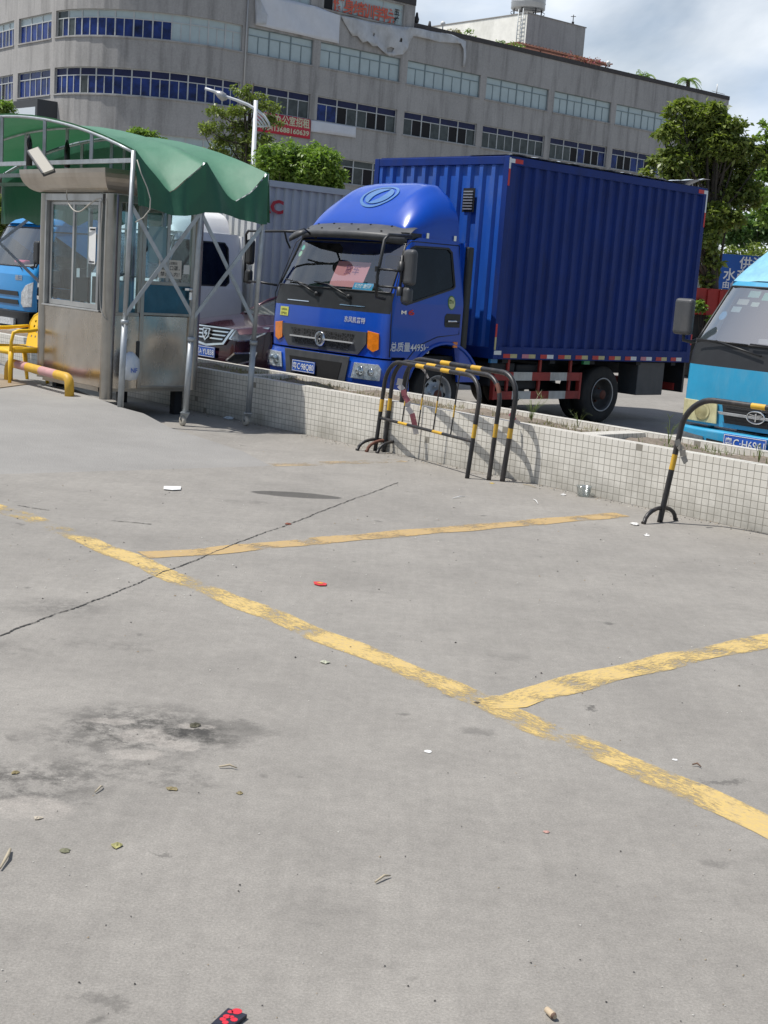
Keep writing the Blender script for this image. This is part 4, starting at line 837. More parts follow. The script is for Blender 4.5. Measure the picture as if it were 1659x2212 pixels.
# chassis, guard, tank, rear wheels, flap
ch = MB(); ch.box(-4.0, 1.3, .32, .42, .62, .80); ch.box(-4.0, 1.3, -.42, -.32, .62, .80)
for xx in (-.3, -1.2, -2.0, -3.0, -3.8): ch.box(xx-.05, xx+.05, -1.15, 1.15, .80, .86); ch.box(xx-.04, xx+.04, -.32, .32, .64, .74)
ch.box(-1.9, -.2, -.30, .30, .55, .95); ch.build('chassis', CHAS, tr)
ax_ = MB(); ax_.tube([(-2.35, -1.0, .385), (-2.35, 1.0, .385)], .07, 12); ax_.lathe([(.03, -.18), (.16, -.12), (.19, 0), (.16, .12), (.03, .18)], (-2.35, 0, .40), (0, 1, 0), 18); ax_.build('rear_axle', CHAS, tr)
for yy, sd in ((1.08, 1), (.83, 1), (-1.08, -1), (-.83, -1)): wheel(tr, -2.35, yy, .385, .21, .215, RIMD, sd, holes=False)
rg = MB(); rg.lathe([(.225, .0), (.232, .006), (.225, .012), (.214, .006)], (-2.35, 1.085, .385), (0, 1, 0), 40); rg.build('wheel_ring', SILV, tr)
mb = MB(); mb.box(-.10, -.55, .72, 1.10, .50, .80); mb.box(-.6, -1.0, .72, 1.08, .46, .78); mb.build('battery_box', CHAS, tr, bevel=.02)
gd = thing('side_guard', None, None); gd.parent = tr
for zz, wd in ((.635, .105), (.395, .10)):
    g_ = MB(); n = 5; xA, xB = -.15, -1.76; seg = [(-.15, -.47), (-.47, -.82), (-.82, -1.17), (-1.17, -1.50), (-1.50, -1.76)]
    for i, (a, b) in enumerate(seg): g_.box(b, a, 1.13, 1.16, zz-wd/2, zz+wd/2, 0 if i % 2 == 0 else 1)
    g_.build('guard_rail', [GUARDR, GUARDW], gd)
for xx in (-.40, -1.0, -1.60): g_ = MB(); g_.box(xx-.02, xx+.02, 1.10, 1.128, .36, .86); g_.build('guard_post', GUARDR, gd)
for (xa, xb) in ((-.148, -.12), (-1.80, -1.762)): g_ = MB(); g_.box(xa, xb, 1.10, 1.162, .34, .69); g_.build('guard_post', GUARDR, gd)
mb = MB(); mb.box(-3.62, -3.02, .80, 1.14, .38, .84); mb.build('tool_box', GREYP, tr, bevel=.01)
mb = MB(); mb.box(-4.06, -4.02, .82, 1.18, .42, .86); mb.build('mud_flap', BLACKP, tr)
mb = MB(); mb.box(-4.07, -3.98, -1.05, 1.05, .44, .54); mb.build('rear_bumper', GUARDR, tr)
mb = MB(); mb.box(-1.90, -1.78, 1.15, 1.19, .80, .85); mb.build('marker_lamp', M('green lamp', (.02, .25, .08), .3), tr); mb = MB(); mb.box(-.12, -.0, 1.15, 1.19, .80, .85); mb.build('marker_lamp', M('blue lamp', (.02, .16, .35), .3), tr)
# things behind the windscreen
PINKP = M('pink paper sheet', (.62, .24, .24), .6, var=.06, vs=5)
def ins(y0, y1, z0, z1, off, mat, name, parent=tr, wav=0):
    mb = MB(); us_ = [y0+(y1-y0)*i/8 for i in range(9)]; vs_ = [z0+(z1-z0)*i/5 for i in range(6)]
    mb.grid(lambda u, v: Vector((c.fx(u, v)-off-(v-z0)*.0+wav*math.sin(u*14+v*9), u, v)), us_, vs_); return mb.build(name, mat, parent)
pk = ins(-.06, .52, 1.60, 1.90, .035, PINKP, 'permit_sheet', wav=.004); text('货车', .13, lambda u, v: Vector((c.fx(.12+u, 1.76+v)-.028, .12+u, 1.76+v)), M('blue pen', (.25, .08, .16), .6), 'handwriting', pk, 0, width=.26)
cd = ins(.38, .72, 1.575, 1.66, .03, M('blue white card', (.04, .30, .50), .5), 'permit_card'); text('粤港澳 通行证', .05, lambda u, v: Vector((c.fx(.41+u, 1.605+v)-.026, .41+u, 1.605+v)), PLATEW, 'card_lettering', cd, .02, width=.28)
mb = MB(); mb.lathe([(.001, .08), (.05, .07), (.09, .02), (.08, -.03), (.001, -.04)], (1.50, .24, 1.60), (0, 0, 1), 14); mb.build('red_bag', M('red yellow wrapper', (.6, .06, .02), .4, dirt=.8, dcol=(.7, .5, .02), ds=9), tr)
for (yy, zz, col_) in ((-.86, 2.04, (.05, .5, .35)), (-.87, 1.96, (.3, .55, .3))):
    mb = MB(); mb.plate(circ(yy, zz, .035), [], lambda a, b, d: Vector((c.fx(a, b)-.012-d, a, b)), .002); mb.build('screen_sticker', M('sticker %s' % zz, col_, .5), tr)

# ---------------------------------------------------- light blue truck at the right edge
CYAN = M('sky blue truck paint', (.02, .30, .52), .42, coat=.25, var=.08, vs=3, dirt=.35, dcol=(.20, .36, .45), ds=5)
CYANR = M('faded sky blue roof paint', (.20, .46, .62), .55, var=.14, vs=6, dirt=.6, dcol=(.10, .25, .35), ds=8)
ct = thing('light_truck', 'sky blue light truck with black panel under its windscreen at the right edge', 'truck', wp(-1.50, 2.62, 0), TYAW)
CURWS[0] = WSL
c2_ = Cab(ct, .85, 0.05, [(.6, 1.46), (.9, 1.47), (1.18, 1.46), (1.38, 1.42), (1.94, 1.02), (2.0, .95)], (.64, 1.17, 1.38, 1.94), ((.45, .36), .50), [(.90, 1.80), (.25, 1.82), (.22, 1.42), (1.1, 1.34)], CYAN, dx=.13)
bc = c2_
mb = MB(); mb.grid(lambda u, v: Vector((.05+u*.92, min(.80, max(-.80, v*.69)), 1.94+(.80*(1-u)**.9)*(max(0, 1-abs(v/1.2)**5)**.5))), [0, .15, .3, .45, .6, .75, .88, 1.0], [-1.2+i*.12 for i in range(21)]); mb.build('roof_deflector', CYANR, ct)
def bx2(y): return 1.40+.14*max(0, 1-(abs(y)/.83)**4)**(1/2.2)
mb = MB(); ysn = [-.83, -.825, -.80, -.74, -.6, -.3, 0, .3, .6, .74, .80, .825, .83]
mb.grid(lambda z, y: Vector((bx2(y)-(.04 if z > .60 else 0), y, z)), [.34, .42, .56, .585, .60, .61], ysn); mb.grid(lambda s_, y: Vector((bx2(y)-.04-s_, y, .61)), [0, .2], ysn); mb.build('bumper', CYAN, ct)
def f2(poly, off, thick, mat, name, bevel=0, parent=ct):
    yv_ = [p[0] for p in poly]; mb = MB(); mb.plate(poly, [], lambda a, b, d: Vector((bx2(a)+off+thick-d, a, b)), thick, [('u', v) for v in np.arange(min(yv_)+.05, max(yv_), .08)]); return mb.build(name, mat, parent, bevel=bevel)
LENSY = M('yellowed headlamp', (.60, .56, .32), .25, .1, coat=.5, var=.2, vs=12)
for sd in (1, -1):
    hl = bc.decal([(sd*.835, .85), (sd*.84, .66), (sd*.42, .66), (sd*.43, .85)], .004, .02, LENSY, 'headlight', bevel=.006)
    e = MB(); e.lathe([(.085, 0), (.08, .012), (.06, .004), (.04, .014), (.001, .016)], (bc.fx(.58, .75)+.02, sd*.58, .755), (1, 0, 0), 28); e.build('lamp_bowl', M('yellowed lens bowl', (.40, .36, .18), .3, .3, coat=.6), hl)
    f2([(sd*.80, .46), (sd*.80, .56), (sd*.50, .54), (sd*.50, .44)], .002, .01, M('grey lamp lens', (.22, .24, .25), .2, .4, coat=.6, var=.3, vs=14), 'bumper_lamp'); f2([(sd*.46, .44), (sd*.46, .53), (sd*.24, .52), (sd*.24, .43)], .002, .01, BLACKP, 'fog_lamp')
bc.decal([(-.38, .84), (-.34, .68), (.34, .68), (.38, .84)], .003, .012, BLACKP, 'grille'); 
for zz in (.70, .73, .76, .79, .82): bc.decal([(-.34, zz), (.34, zz), (.34, zz+.008), (-.34, zz+.008)], .016, .006, M('dark slat', (.03, .03, .032), .5), 'grille_slat')
bc.decal([(-.40, .78), (.40, .78), (.38, .755), (-.38, .755)], .03, .02, SILV, 'grille_bar', bevel=.004)
e = MB(); ex = bc.fx(0, .77)+.055
def ring(a0, b0, a1, b1, cx_, th): return
e.plate([(.095*math.cos(2*math.pi*i/32), .77+.058*math.sin(2*math.pi*i/32)) for i in range(32)], [[(.083*math.cos(2*math.pi*i/32), .77+.048*math.sin(2*math.pi*i/32)) for i in range(32)]], lambda a, b, d: Vector((ex-d, a, b)), .02)
eo = e.build('emblem', CHROME, ct, bevel=.003)
e = MB(); e.plate([(.083*math.cos(2*math.pi*i/32), .77+.048*math.sin(2*math.pi*i/32)) for i in range(32)], [], lambda a, b, d: Vector((ex-.012-d, a, b)), .004); e.build('emblem_back', BLACKP, eo)
e = MB(); e.plate([(-.006, .732), (.006, .732), (.006, .808), (-.012, .800), (-.006, .795)], [], lambda a, b, d: Vector((ex-.002-d, a, b)), .008)
for sd in (1, -1):
    for k in range(3): zz = .785-k*.014; e.plate([(sd*.010, zz-.004), (sd*(.066-k*.014), zz+.006), (sd*(.066-k*.014), zz+.012), (sd*.010, zz+.004)], [], lambda a, b, d: Vector((ex-.002-d, a, b)), .008)
e.build('emblem_wing', CHROME, eo)
plate_obj(ct, lambda a, b, d: Vector((bx2(0)+.012+d, a-.05, b+.53)), [('粤', -.20, .075, .085), ('C·H6961', -.115, .315, .105)])
# mirror on the right-hand side seen at the left of the cab
mb = MB(); yy = -.96
mb.tube([Vector((1.28, -.80, 1.40)), Vector((1.34, -.88, 1.36)), Vector((1.36, -.95, 1.37)), Vector((1.36, -.96, 1.46))], .017, 8); mb.tube([Vector((1.36, -.80, 1.20)), Vector((1.33, -.81, 1.40))], .02, 8); mo = mb.build('mirror_arm', BLACKP, ct)
h = MB(); h.box(1.33, 1.41, -1.065, -.865, 1.42, 1.75); h.build('mirror', GREYP, mo, bevel=.035, seg=4)
for (a, b) in (((-.05, 1.30), (-.55, 1.385)), ((.45, 1.30), (.02, 1.385))):
    wi = MB(); A = Vector((bc.fx(a[0], a[1])+.03, a[0], a[1])); B = Vector((bc.fx(b[0], b[1])+.035, b[0], b[1]+.01)); wi.tube([A, B], .009, 6); wi.tube([B+Vector((0, -.2, 0)), B+Vector((0, .33, -.01))], .008, 6); wi.build('wiper', BLACKP, ct)
random.seed(21)
for i, (yy, zz, ww, hh, col_) in enumerate(((-.50, 1.80, .12, .06, (.25, .5, .42)), (-.34, 1.78, .12, .07, (.12, .5, .36)), (-.18, 1.79, .12, .07, (.6, .6, .55)), (-.58, 1.73, .12, .05, (.5, .5, .42)), (-.42, 1.72, .08, .04, (.5, .6, .5)), (-.12, 1.72, .12, .05, (.62, .64, .6)), (-.02, 1.80, .1, .07, (.35, .55, .5)), (-.60, 1.66, .10, .05, (.4, .5, .48)))):
    mb = MB(); mb.plate([(yy, zz), (yy+ww, zz), (yy+ww, zz+hh), (yy, zz+hh)], [], lambda a, b, d: Vector((bc.fx(a, b)-.014-d, a, b)), .002); mb.build('screen_sticker', M('sticker tint %d' % i, col_, .6, var=.1), ct)
mb = MB(); mb.plate(circ(-.66, 1.62, .04), [], lambda a, b, d: Vector((bc.fx(a, b)-.012-d, a, b)), .002); mb.build('screen_sticker', M('sticker sky', (.08, .35, .6), .5), ct)
mb = MB(); mb.box(1.10, 1.22, -.25, -.12, 1.40, 1.44); mb.build('paper', PAPER, ct)
wheel(ct, .45, .72, .34, .18, .2, SILV); wheel(ct, .45, -.72, .34, .18, .2, SILV, -1)
mb = MB(); mb.box(-3.2, -.05, -.85, .85, .55, .95); mb.build('cargo_bed', CYAN, ct)
for yy, sd in ((.78, 1), (-.78, -1)): wheel(ct, -2.1, yy, .34, .2, .2, RIMD, sd, holes=False)

# ---------------------------------------------------- light blue truck at the left edge
AZUR = M('azure truck paint', (.008, .23, .56), .32, coat=.5, var=.06, dirt=.2, dcol=(.05, .25, .5))
CURWS[0] = WS
lt = thing('small_truck', 'bright blue truck with stepped roof deflector behind the yellow chair, at the left edge', 'truck', wp(13.10, 2.70, 0), TYAW)
l_ = Cab(lt, .95, 0.0, [(.7, 1.50), (1.1, 1.52), (1.36, 1.50), (1.52, 1.42), (2.14, 1.10), (2.25, 1.02)], (.78, 1.36, 1.50, 2.19), ((.45, .38), .55), [(1.05, 2.08), (.25, 2.1), (.22, 1.56), (1.3, 1.46)], AZUR, cowl=False, dx=.16)
prof2 = [(1.16, 2.20), (1.12, 2.30), (1.02, 2.38), (.9, 2.43), (.8, 2.50), (.74, 2.68), (.70, 2.76), (.62, 2.79), (.50, 2.78)]
mb = MB(); mb.grid(lambda i, v: Vector((prof2[i][0]-.25*abs(v)**5, v*.90, 2.19+(prof2[i][1]-2.19)*(1-abs(v)**10*.5))), range(len(prof2)), [-1+.1*k for k in range(21)])
for sd in (1, -1): mb.add([Vector((prof2[i][0]-.25, sd*.90, 2.19+(prof2[i][1]-2.19)*.5)) for i in range(len(prof2))]+[Vector((.25, sd*.9, 2.2))], [tuple(range(len(prof2)+1))])
mb.build('roof_deflector', AZUR, lt)
for sd in (1, -1):
    hl = l_.decal([(sd*.74, .84), (sd*.92, .86), (sd*.935, 1.26), (sd*.80, 1.20), (sd*.70, 1.08), (sd*.68, .90)], .003, .012, LENS, 'headlight', bevel=.004)
for zz in (1.02, .88): l_.decal([(-.60, zz), (.60, zz), (.58, zz+.07), (-.58, zz+.07)], .003, .008, BLACKP, 'grille')
l_.txt('福田', .09, .45, 1.28, SILV, 'bonnet_lettering', .02, width=.22)
mb = MB(); mb.grid(lambda z, y: Vector((1.50+.12*max(0, 1-(abs(y)/.98)**5)**.4, y, z)), [.45, .62, .77], [-.98, -.97, -.9, -.7, -.3, 0, .3, .7, .9, .97, .98]); mb.grid(lambda s_, y: Vector((1.50+.12*max(0, 1-(abs(y)/.98)**5)**.4-s_, y, .77)), [0, .2], [-.98, -.97, -.9, -.7, -.3, 0, .3, .7, .9, .97, .98]); mb.build('bumper', BLACKP, lt)
mb = MB(); mb.box(1.62, 1.66, .25, .75, .55, .66); mb.build('fog_lamp', LENS, lt)
mb = MB(); mb.tube([Vector((1.42, .93, 1.47)), Vector((1.52, 1.02, 1.50)), Vector((1.5, 1.12, 1.52)), Vector((1.48, 1.12, 1.7))], .014, 8); mo = mb.build('mirror_arm', BLACKP, lt)
h = MB(); h.box(1.40, 1.50, 1.04, 1.22, 1.55, 1.92); h.build('mirror', BLACKP, mo, bevel=.04, seg=4)
wi = MB(); wi.tube([Vector((l_.fx(.55, 1.45)+.02, .62, 1.45)), Vector((l_.fx(.2, 1.58)+.03, .30, 1.62))], .009, 6); wi.build('wiper', BLACKP, lt)
mb = MB(); mb.box(1.24, 1.36, .12, .50, 1.53, 1.60); mb.build('pink_bag', M('pink bag', (.7, .10, .18), .5), lt, bevel=.03)
for sd in (1, -1): wheel(lt, .45, sd*.86, .37, .2, .2, SILV, sd)
mb = MB(); mb.box(-3.4, -.06, -.95, .95, .75, 2.0); mb.build('cargo_box', AZUR, lt)
mb = MB(); mb.box(-3.4, 0, -.4, .4, .45, .75); mb.build('chassis', CHAS, lt)
for sd in (1, -1): wheel(lt, -2.3, sd*.85, .37, .2, .2, RIMD, sd, holes=False)

# ---------------------------------------------------- white box truck behind the booth
VW = M('white van paint', (.78, .79, .78), .35, coat=.4, var=.04, dirt=.2, dcol=(.4, .4, .38))
GBOX = M('grey box paint', (.58, .60, .60), .55, var=.08, vs=2, dirt=.35, dcol=(.40, .39, .37), ds=2)
vt = thing('white_truck', 'white truck with pale grey corrugated cargo box and red letters, standing behind the guard booth', 'truck', wp(9.62, 3.0, 0), TYAW)
v_ = Cab(vt, .98, 0.12, [(.7, 1.72), (1.1, 1.74), (1.36, 1.72), (1.52, 1.66), (2.14, 1.34), (2.25, 1.24)], (.72, 1.32, 1.50, 2.17), ((.65, .38), .55), [(1.30, 2.05), (1.2, 2.07), (.42, 2.07), (.36, 2.0), (.36, 1.50), (.42, 1.45), (1.45, 1.43), (1.50, 1.47)], VW, cowl=False, dx=.16)
mb = MB(); mb.grid(lambda u, v: Vector((.3+u*1.0, v*.86, 2.19+.34*(max(0, 1-(u*1.0)**2.2)**.5)*(max(0, 1-abs(v)**5)**.5))), [0, .1, .25, .4, .55, .7, .8, .9, .96, 1], [-1+.1*k for k in range(21)]); mb.build('roof_deflector', VW, vt)
for sd in (1, -1): wheel(vt, .65, sd*.9, .37, .2, .2, SILV, sd); wheel(vt, -3.0, sd*.95, .37, .2, .2, RIMD, sd, holes=False)
for sd in (1, -1): v_.decal([(sd*.55, .80), (sd*.92, .80), (sd*.93, 1.02), (sd*.55, .98)], .003, .012, LENS, 'headlight', bevel=.004)
v_.decal([(-.5, .84), (.5, .84), (.5, .98), (-.5, .98)], .003, .01, BLACKP, 'grille')
vb = MB()
for sd in (1, -1):
    pr = corr(4.2, 26, .03); V = []
    for (u, o) in pr: V += [(-.05-u, sd*(1.07+o), .85), (-.05-u, sd*(1.07+o), 2.97)]
    vb.add(V, [(2*i, 2*i+2, 2*i+3, 2*i+1) for i in range(len(pr)-1)])
pr = corr(2.1, 13, .03); V = []
for (u, o) in pr: V += [(-.01+o, -1.05+u, .85), (-.01+o, -1.05+u, 2.97)]
vb.add(V, [(2*i, 2*i+2, 2*i+3, 2*i+1) for i in range(len(pr)-1)])
vbo = vb.build('cargo_box', GBOX, vt)
mb = MB()
for sd in (1, -1): mb.box(-4.3, 0, sd*1.09-.04, sd*1.09+.01, 2.96, 3.05); mb.box(-4.3, 0, sd*1.09-.04, sd*1.09+.01, .78, .86); mb.box(-.05, .003, sd*1.09-.05, sd*1.09+.012, .865, 2.955)
mb.box(-.04, .004, -1.05, 1.05, 2.96, 3.048); mb.box(-4.29, -.01, -1.05, 1.05, 2.98, 3.04); mb.box(-4.28, 0, -1.0, 1.0, .80, .84); mb.build('box_frame', GBOX, vbo)
REDL = M('red signwriting', (.55, .02, .03), .45, dirt=.3, dcol=(.6, .5, .5), ds=8)
_q = onp(609, 462, wp(8.55, 3.0, 0), 42.53)-wp(8.55, 3.0, 0); _x = -math.hypot(_q.x, _q.y)
text('JAC', .27, lambda u, v: Vector((_x+.62-u, 1.104, _q.z+v)), REDL, 'box_lettering', vbo, .04, width=.62)
mb = MB(); mb.box(-4.2, 1.2, -.4, .4, .5, .8); mb.build('chassis', CHAS, vt)

# ---------------------------------------------------- maroon saloon
MAR = M('maroon car paint', (.05, .010, .020), .22, .35, coat=1.0, var=.05)
ca = thing('car', 'maroon saloon car with chrome grille between the booth and the dark blue truck', 'car', wp(6.98, 3.2, 0), TYAW+R(0))
def hz(x, yn):
    return .955+.185*(1-((x-.5)/1.5)**1.7)-.035*yn*yn*(1 if x < 1.5 else 1)+(.012 if abs(yn) < .5 else 0)*max(0, 1-abs(x-1.2))
def bw(x): return .90-.02*max(0, x-1.2)-.28*max(0, (x-1.55)/.5)**2.0
mb = MB(); xsn = [.55, .8, 1.05, 1.3, 1.5, 1.65, 1.78, 1.88, 1.95, 1.99]; yn_ = [-1, -.97, -.9, -.75, -.5, -.25, 0, .25, .5, .75, .9, .97, 1]
mb.grid(lambda x, y: Vector((x+.06*(1-y*y)*(x > 1.5), y*bw(x), hz(x, y)-.05*(abs(y) > .96))), xsn, yn_)
ho = mb.build('bonnet', MAR, ca, weld=True)
def nose(z, yn):
    k = {1.0: 0}.get(z, 0); x = 2.04-.10*max(0, (z-.62))*1.2-.06*max(0, .5-z); y = yn*.86
    xx = x-.42*abs(yn)**3.2; return Vector((xx, y, z))
zc = [.22, .3, .4, .5, .6, .7, .8, .88, .93]
mb = MB(); mb.grid(nose, zc, [-1, -.95, -.88, -.75, -.6, -.4, -.2, 0, .2, .4, .6, .75, .88, .95, 1]); mb.build('front_bumper', MAR, ca)
for sd in (1, -1):
    o_ = [(-2.2, .30), (-1.7, .30)]+seg_arc(-1.35, .33, .36, 180, 0, 8)[0:0]
    out_ = [(-2.1, .35), (.75, .28)]+seg_arc(1.12, .33, .36, 188, -5, 12)+[(1.62, .30), (1.63, .90), (1.50, .96), (.7, 1.0), (-1.8, 1.0), (-2.2, .9)]
    mb = MB(); mb.plate(out_, [], lambda a, b, d: Vector((a, sd*(.90-d-.05*max(0, a-1.2)), b)), .03); mb.build('side_panel', MAR, ca)
    wheel(ca, 1.12, sd*.86, .325, .2, .215, SILV, sd); wheel(ca, -1.5, sd*.86, .325, .2, .215, SILV, sd)
# glasshouse
gx = [(1.02, 1.11), (.66, 1.27), (.30, 1.41), (.08, 1.475)]
mb = MB(); mb.grid(lambda i, y: Vector((gx[i][0]-.10*y*y, y*(.78-.06*i), gx[i][1])), range(4), [-1, -.7, -.35, 0, .35, .7, 1]); mb.build('windscreen', glassM('car windscreen', (.35, .42, .42), .45, .02), ca)
mb = MB(); mb.grid(lambda x, y: Vector((x-.1*y*y*(x > -.2), y*.60, 1.47+.04*(1-y*y)-.10*max(0, (-x-1.1)))), [.08, -.5, -1.0, -1.5], [-1, -.5, 0, .5, 1]); mb.build('roof', MAR, ca)
for sd in (1, -1):
    mb = MB(); mb.add([(.92, sd*.79, 1.04), (.0, sd*.60, 1.46), (-1.5, sd*.60, 1.40), (-2.0, sd*.80, 1.02)], [(0, 1, 2, 3)]); mb.build('side_window', GLASSD, ca)
    mb = MB(); mb.tube([(.94, sd*.80, 1.06), (.52, sd*.72, 1.29), (-.0, sd*.605, 1.47)], .03, 8); mb.build('screen_pillar', MAR, ca)
mb = MB(); mb.box(.45, .86, -.7, .7, .9, 1.06); mb.build('dashboard', DASH, ca)
# grille, lights
def nz_(a, z, off): yn = a/.86; return Vector((nose(z, yn).x+off, a, z))
def nplate(poly, off, thick, mat, name, parent=ca, holes=(), bevel=0):
    yv_ = [p[0] for p in poly]; mb = MB(); mb.plate(poly, holes, lambda a, b, d: nz_(a, b, off+thick-d), thick, [('u', v) for v in np.arange(min(yv_)+.05, max(yv_), .08)]); return mb.build(name, mat, parent, bevel=bevel)
gro = nplate([(-.46, .92), (.46, .92), (.34, .74), (.0, .70), (-.34, .74)], .003, .01, BLACKP, 'grille')
nplate([(-.50, .945), (.50, .945), (.36, .72), (.0, .675), (-.36, .72)], .002, .03, CHROME, 'grille_frame', gro, [[(-.45, .925), (.45, .925), (.335, .745), (.0, .705), (-.335, .745)]], .004)
for zz, ww in ((.895, .42), (.845, .38), (.795, .34)): nplate([(-ww, zz), (ww, zz), (ww-.02, zz-.018), (-ww+.02, zz-.018)], .016, .016, CHROME, 'grille_bar', gro)
nplate([(-.075, .91), (.075, .91), (.06, .80), (0, .755), (-.06, .80)], .045, .01, BLACKP, 'emblem_back', gro)
em = nplate([(-.085, .915), (.085, .915), (.07, .80), (0, .745), (-.07, .80)], .04, .022, CHROME, 'emblem', gro, [[(-.065, .90), (.065, .90), (.052, .81), (0, .77), (-.052, .81)]])
nplate([(-.03, .88), (.03, .895), (.01, .86), (.045, .85), (-.01, .78), (.005, .83), (-.04, .84)], .056, .008, CHROME, 'emblem_horse', gro)
for sd in (1, -1):
    hl = nplate([(sd*.42, .80), (sd*.50, .93), (sd*.66, .965), (sd*.83, .99), (sd*.80, .90), (sd*.68, .80), (sd*.56, .775)], .004, .012, LENS, 'headlight', bevel=.004)
    nplate([(sd*.42, .80), (sd*.50, .93), (sd*.66, .965), (sd*.83, .99), (sd*.80, .90), (sd*.68, .80), (sd*.56, .775)], .02, .004, CHROME, 'headlight_trim', hl, [[(sd*.45, .805), (sd*.515, .915), (sd*.66, .95), (sd*.80, .972), (sd*.78, .895), (sd*.67, .812), (sd*.565, .79)]])
    fg = nplate([(sd*.40, .52), (sd*.52, .63), (sd*.76, .66), (sd*.74, .54), (sd*.55, .46)], .003, .006, BLACKP, 'fog_surround'); nplate([(sd*.40, .52), (sd*.52, .63), (sd*.76, .66), (sd*.74, .54), (sd*.55, .46)], .008, .012, CHROME, 'fog_trim', fg, [[(sd*.43, .52), (sd*.53, .61), (sd*.735, .635), (sd*.72, .55), (sd*.55, .48)]])
nplate([(-.5, .42), (.5, .42), (.46, .28), (-.46, .28)], .003, .008, BLACKP, 'lower_grille')
plate_obj(ca, lambda a, b, d: Vector((2.06+d, a, b+.60)), [('粤A', -.20, .12, .1), ('·YU838', -.075, .275, .105)])
mb = MB(); mb.box(-2.0, 1.5, -.7, .7, .2, .4); mb.build('underbody', DARK, ca)
# red lorry far behind on the right and its neighbours
RT = M('red lorry paint', (.35, .02, .015), .5, var=.15)
rt = thing('red_truck', 'red slatted truck body half hidden behind the tree, beyond the dark blue truck', 'truck', (9.0, 31.5, 0), R(15))
mb = MB(); mb.box(-3.2, -1.5, -1.1, 1.1, 1.42, 2.0)
for k in range(6): mb.box(-3.2+k*.29, -3.12+k*.29, -1.14, -1.101, 1.42, 1.97)
mb.build('cargo_body', RT, rt); mb = MB(); mb.box(-3.2, .6, -.9, .9, .7, 1.41); mb.build('chassis', CHAS, rt); mb = MB(); mb.box(-1.3, .3, -1.1, 1.1, .8, 1.5); mb.build('cab', CHAS, rt, bevel=.12, seg=3)
for xx in (-2.6, -1.5, .2):
    for sd in (1, -1): wheel(rt, xx, sd*1.0, .45, .25, .25, RIMD, sd, holes=False)

# ============================================================ GUARD BOOTH
BO = G(228, 862, .2); BO = Vector((BO.x, BO.y, 0))
bt = thing('guard_booth', 'small stainless steel guard booth with sliding windows under the green canopy', 'booth', BO, R(42.53))
# local: +x along the right face (away right), +y along the left face (away left)
LW, RW, ZB, ZT = 1.46, 1.12, .32, 2.42
# corner posts
for (x, y, r0, zb) in ((.0, .0, .072, .2), (RW, .02, .075, .30), (.0, LW, .07, .30), (RW, LW, .07, .30)):
    mb = MB(); mb.lathe([(r0, zb), (r0, ZT)], (x, y, 0), (0, 0, 1), 28); mb.build('corner_post', STEELR, bt)
fl = MB(); fl.box(.02, RW, .02, LW, ZB-.04, ZB+.02); fl.build('floor', STEELR, bt)
for (x, y) in ((.15, LW-.1), (RW-.1, .15), (RW-.1, LW-.1)): q = MB(); q.box(x-.05, x+.05, y-.05, y+.05, 0, ZB-.04); q.build('foot', CHAS, bt)
# left face lower panel (dented) x~0
mb = MB(); mb.grid(lambda u, v: Vector((-.03+.006*math.sin(u*5+v*3)*math.sin(v*7), u, v)), [.04+i*.086 for i in range(17)], [ZB+i*.082 for i in range(11)]); mb.grid(lambda u, v: Vector((-.03+.02*u, .11+v*(1.29), ZB)), [0, 1], [0, 1]); mb.build('lower_panel', STEEL, bt)
mb = MB(); mb.box(-.035, .01, .11, 1.40, ZB-.05, ZB-.002); mb.build('bottom_rail', STEELR, bt)
fm = MB(); fm.box(-.06, .02, .12, 1.44, 1.145, 1.165); fm.box(-.05, .02, .16, .20, 1.166, 2.34); fm.box(-.05, .02, 1.38, 1.44, 1.166, 2.34); fm.box(-.05, .02, .12, 1.44, 2.341, 2.42)
wf = fm.build('window_frame', ALU, bt, bevel=.004)
for (a, b, xo) in ((.205, .80, -.028), (.78, 1.36, -.002)):
    s_ = MB(); s_.box(xo, xo+.018, a, a+.04, 1.17, 2.335); s_.box(xo, xo+.018, b-.04, b, 1.17, 2.335); s_.box(xo, xo+.018, a+.04, b-.04, 1.17, 1.225); s_.box(xo, xo+.018, a+.04, b-.04, 2.30, 2.335); so2 = s_.build('sliding_window', ALU, bt, bevel=.003)
    g_ = MB(); g_.box(xo+.007, xo+.011, a+.04, b-.04, 1.225, 2.30); g_.build('pane', GLZ, so2)
# right face : narrow window, door with sheet panels
mb = MB(); mb.grid(lambda u, v: Vector((u, -.03+.006*math.sin(u*22+v*3), v)), [.05+i*.04 for i in range(9)], [ZB+i*.1 for i in range(9)]); mb.build('lower_panel', STEEL, bt)
mb = MB(); mb.box(.06, .36, -.045, .01, 1.12, 1.16); mb.box(.06, .36, -.045, .01, 2.34, 2.42); mb.box(.335, .37, -.045, .01, 1.161, 2.339); mb.box(.06, .10, -.045, .01, 1.161, 2.339); wo = mb.build('narrow_window', STEELR, bt, bevel=.003)
mb = MB(); mb.box(.10, .335, -.02, -.015, 1.161, 2.339); mb.build('pane', GLZ, wo)
BLUSH = M('blue tinted steel film', (.05, .14, .20), .3, .7, var=.25, vs=4, dirt=.3, dcol=(.10, .12, .12))
dr = MB(); dr.box(.372, .42, -.045, .005, ZB-.0, 2.36); dr.box(1.02, 1.06, -.045, .005, ZB, 2.36); dr.box(.4205, 1.0195, -.045, .005, 2.30, 2.36); dr.box(.4205, 1.0195, -.045, .005, 1.14, 1.17); dr.box(.4205, 1.0195, -.045, .005, 1.48, 1.52); dr.box(.4205, 1.0195, -.045, .005, ZB, ZB+.03)
do = dr.build('door', STEELR, bt, bevel=.003)
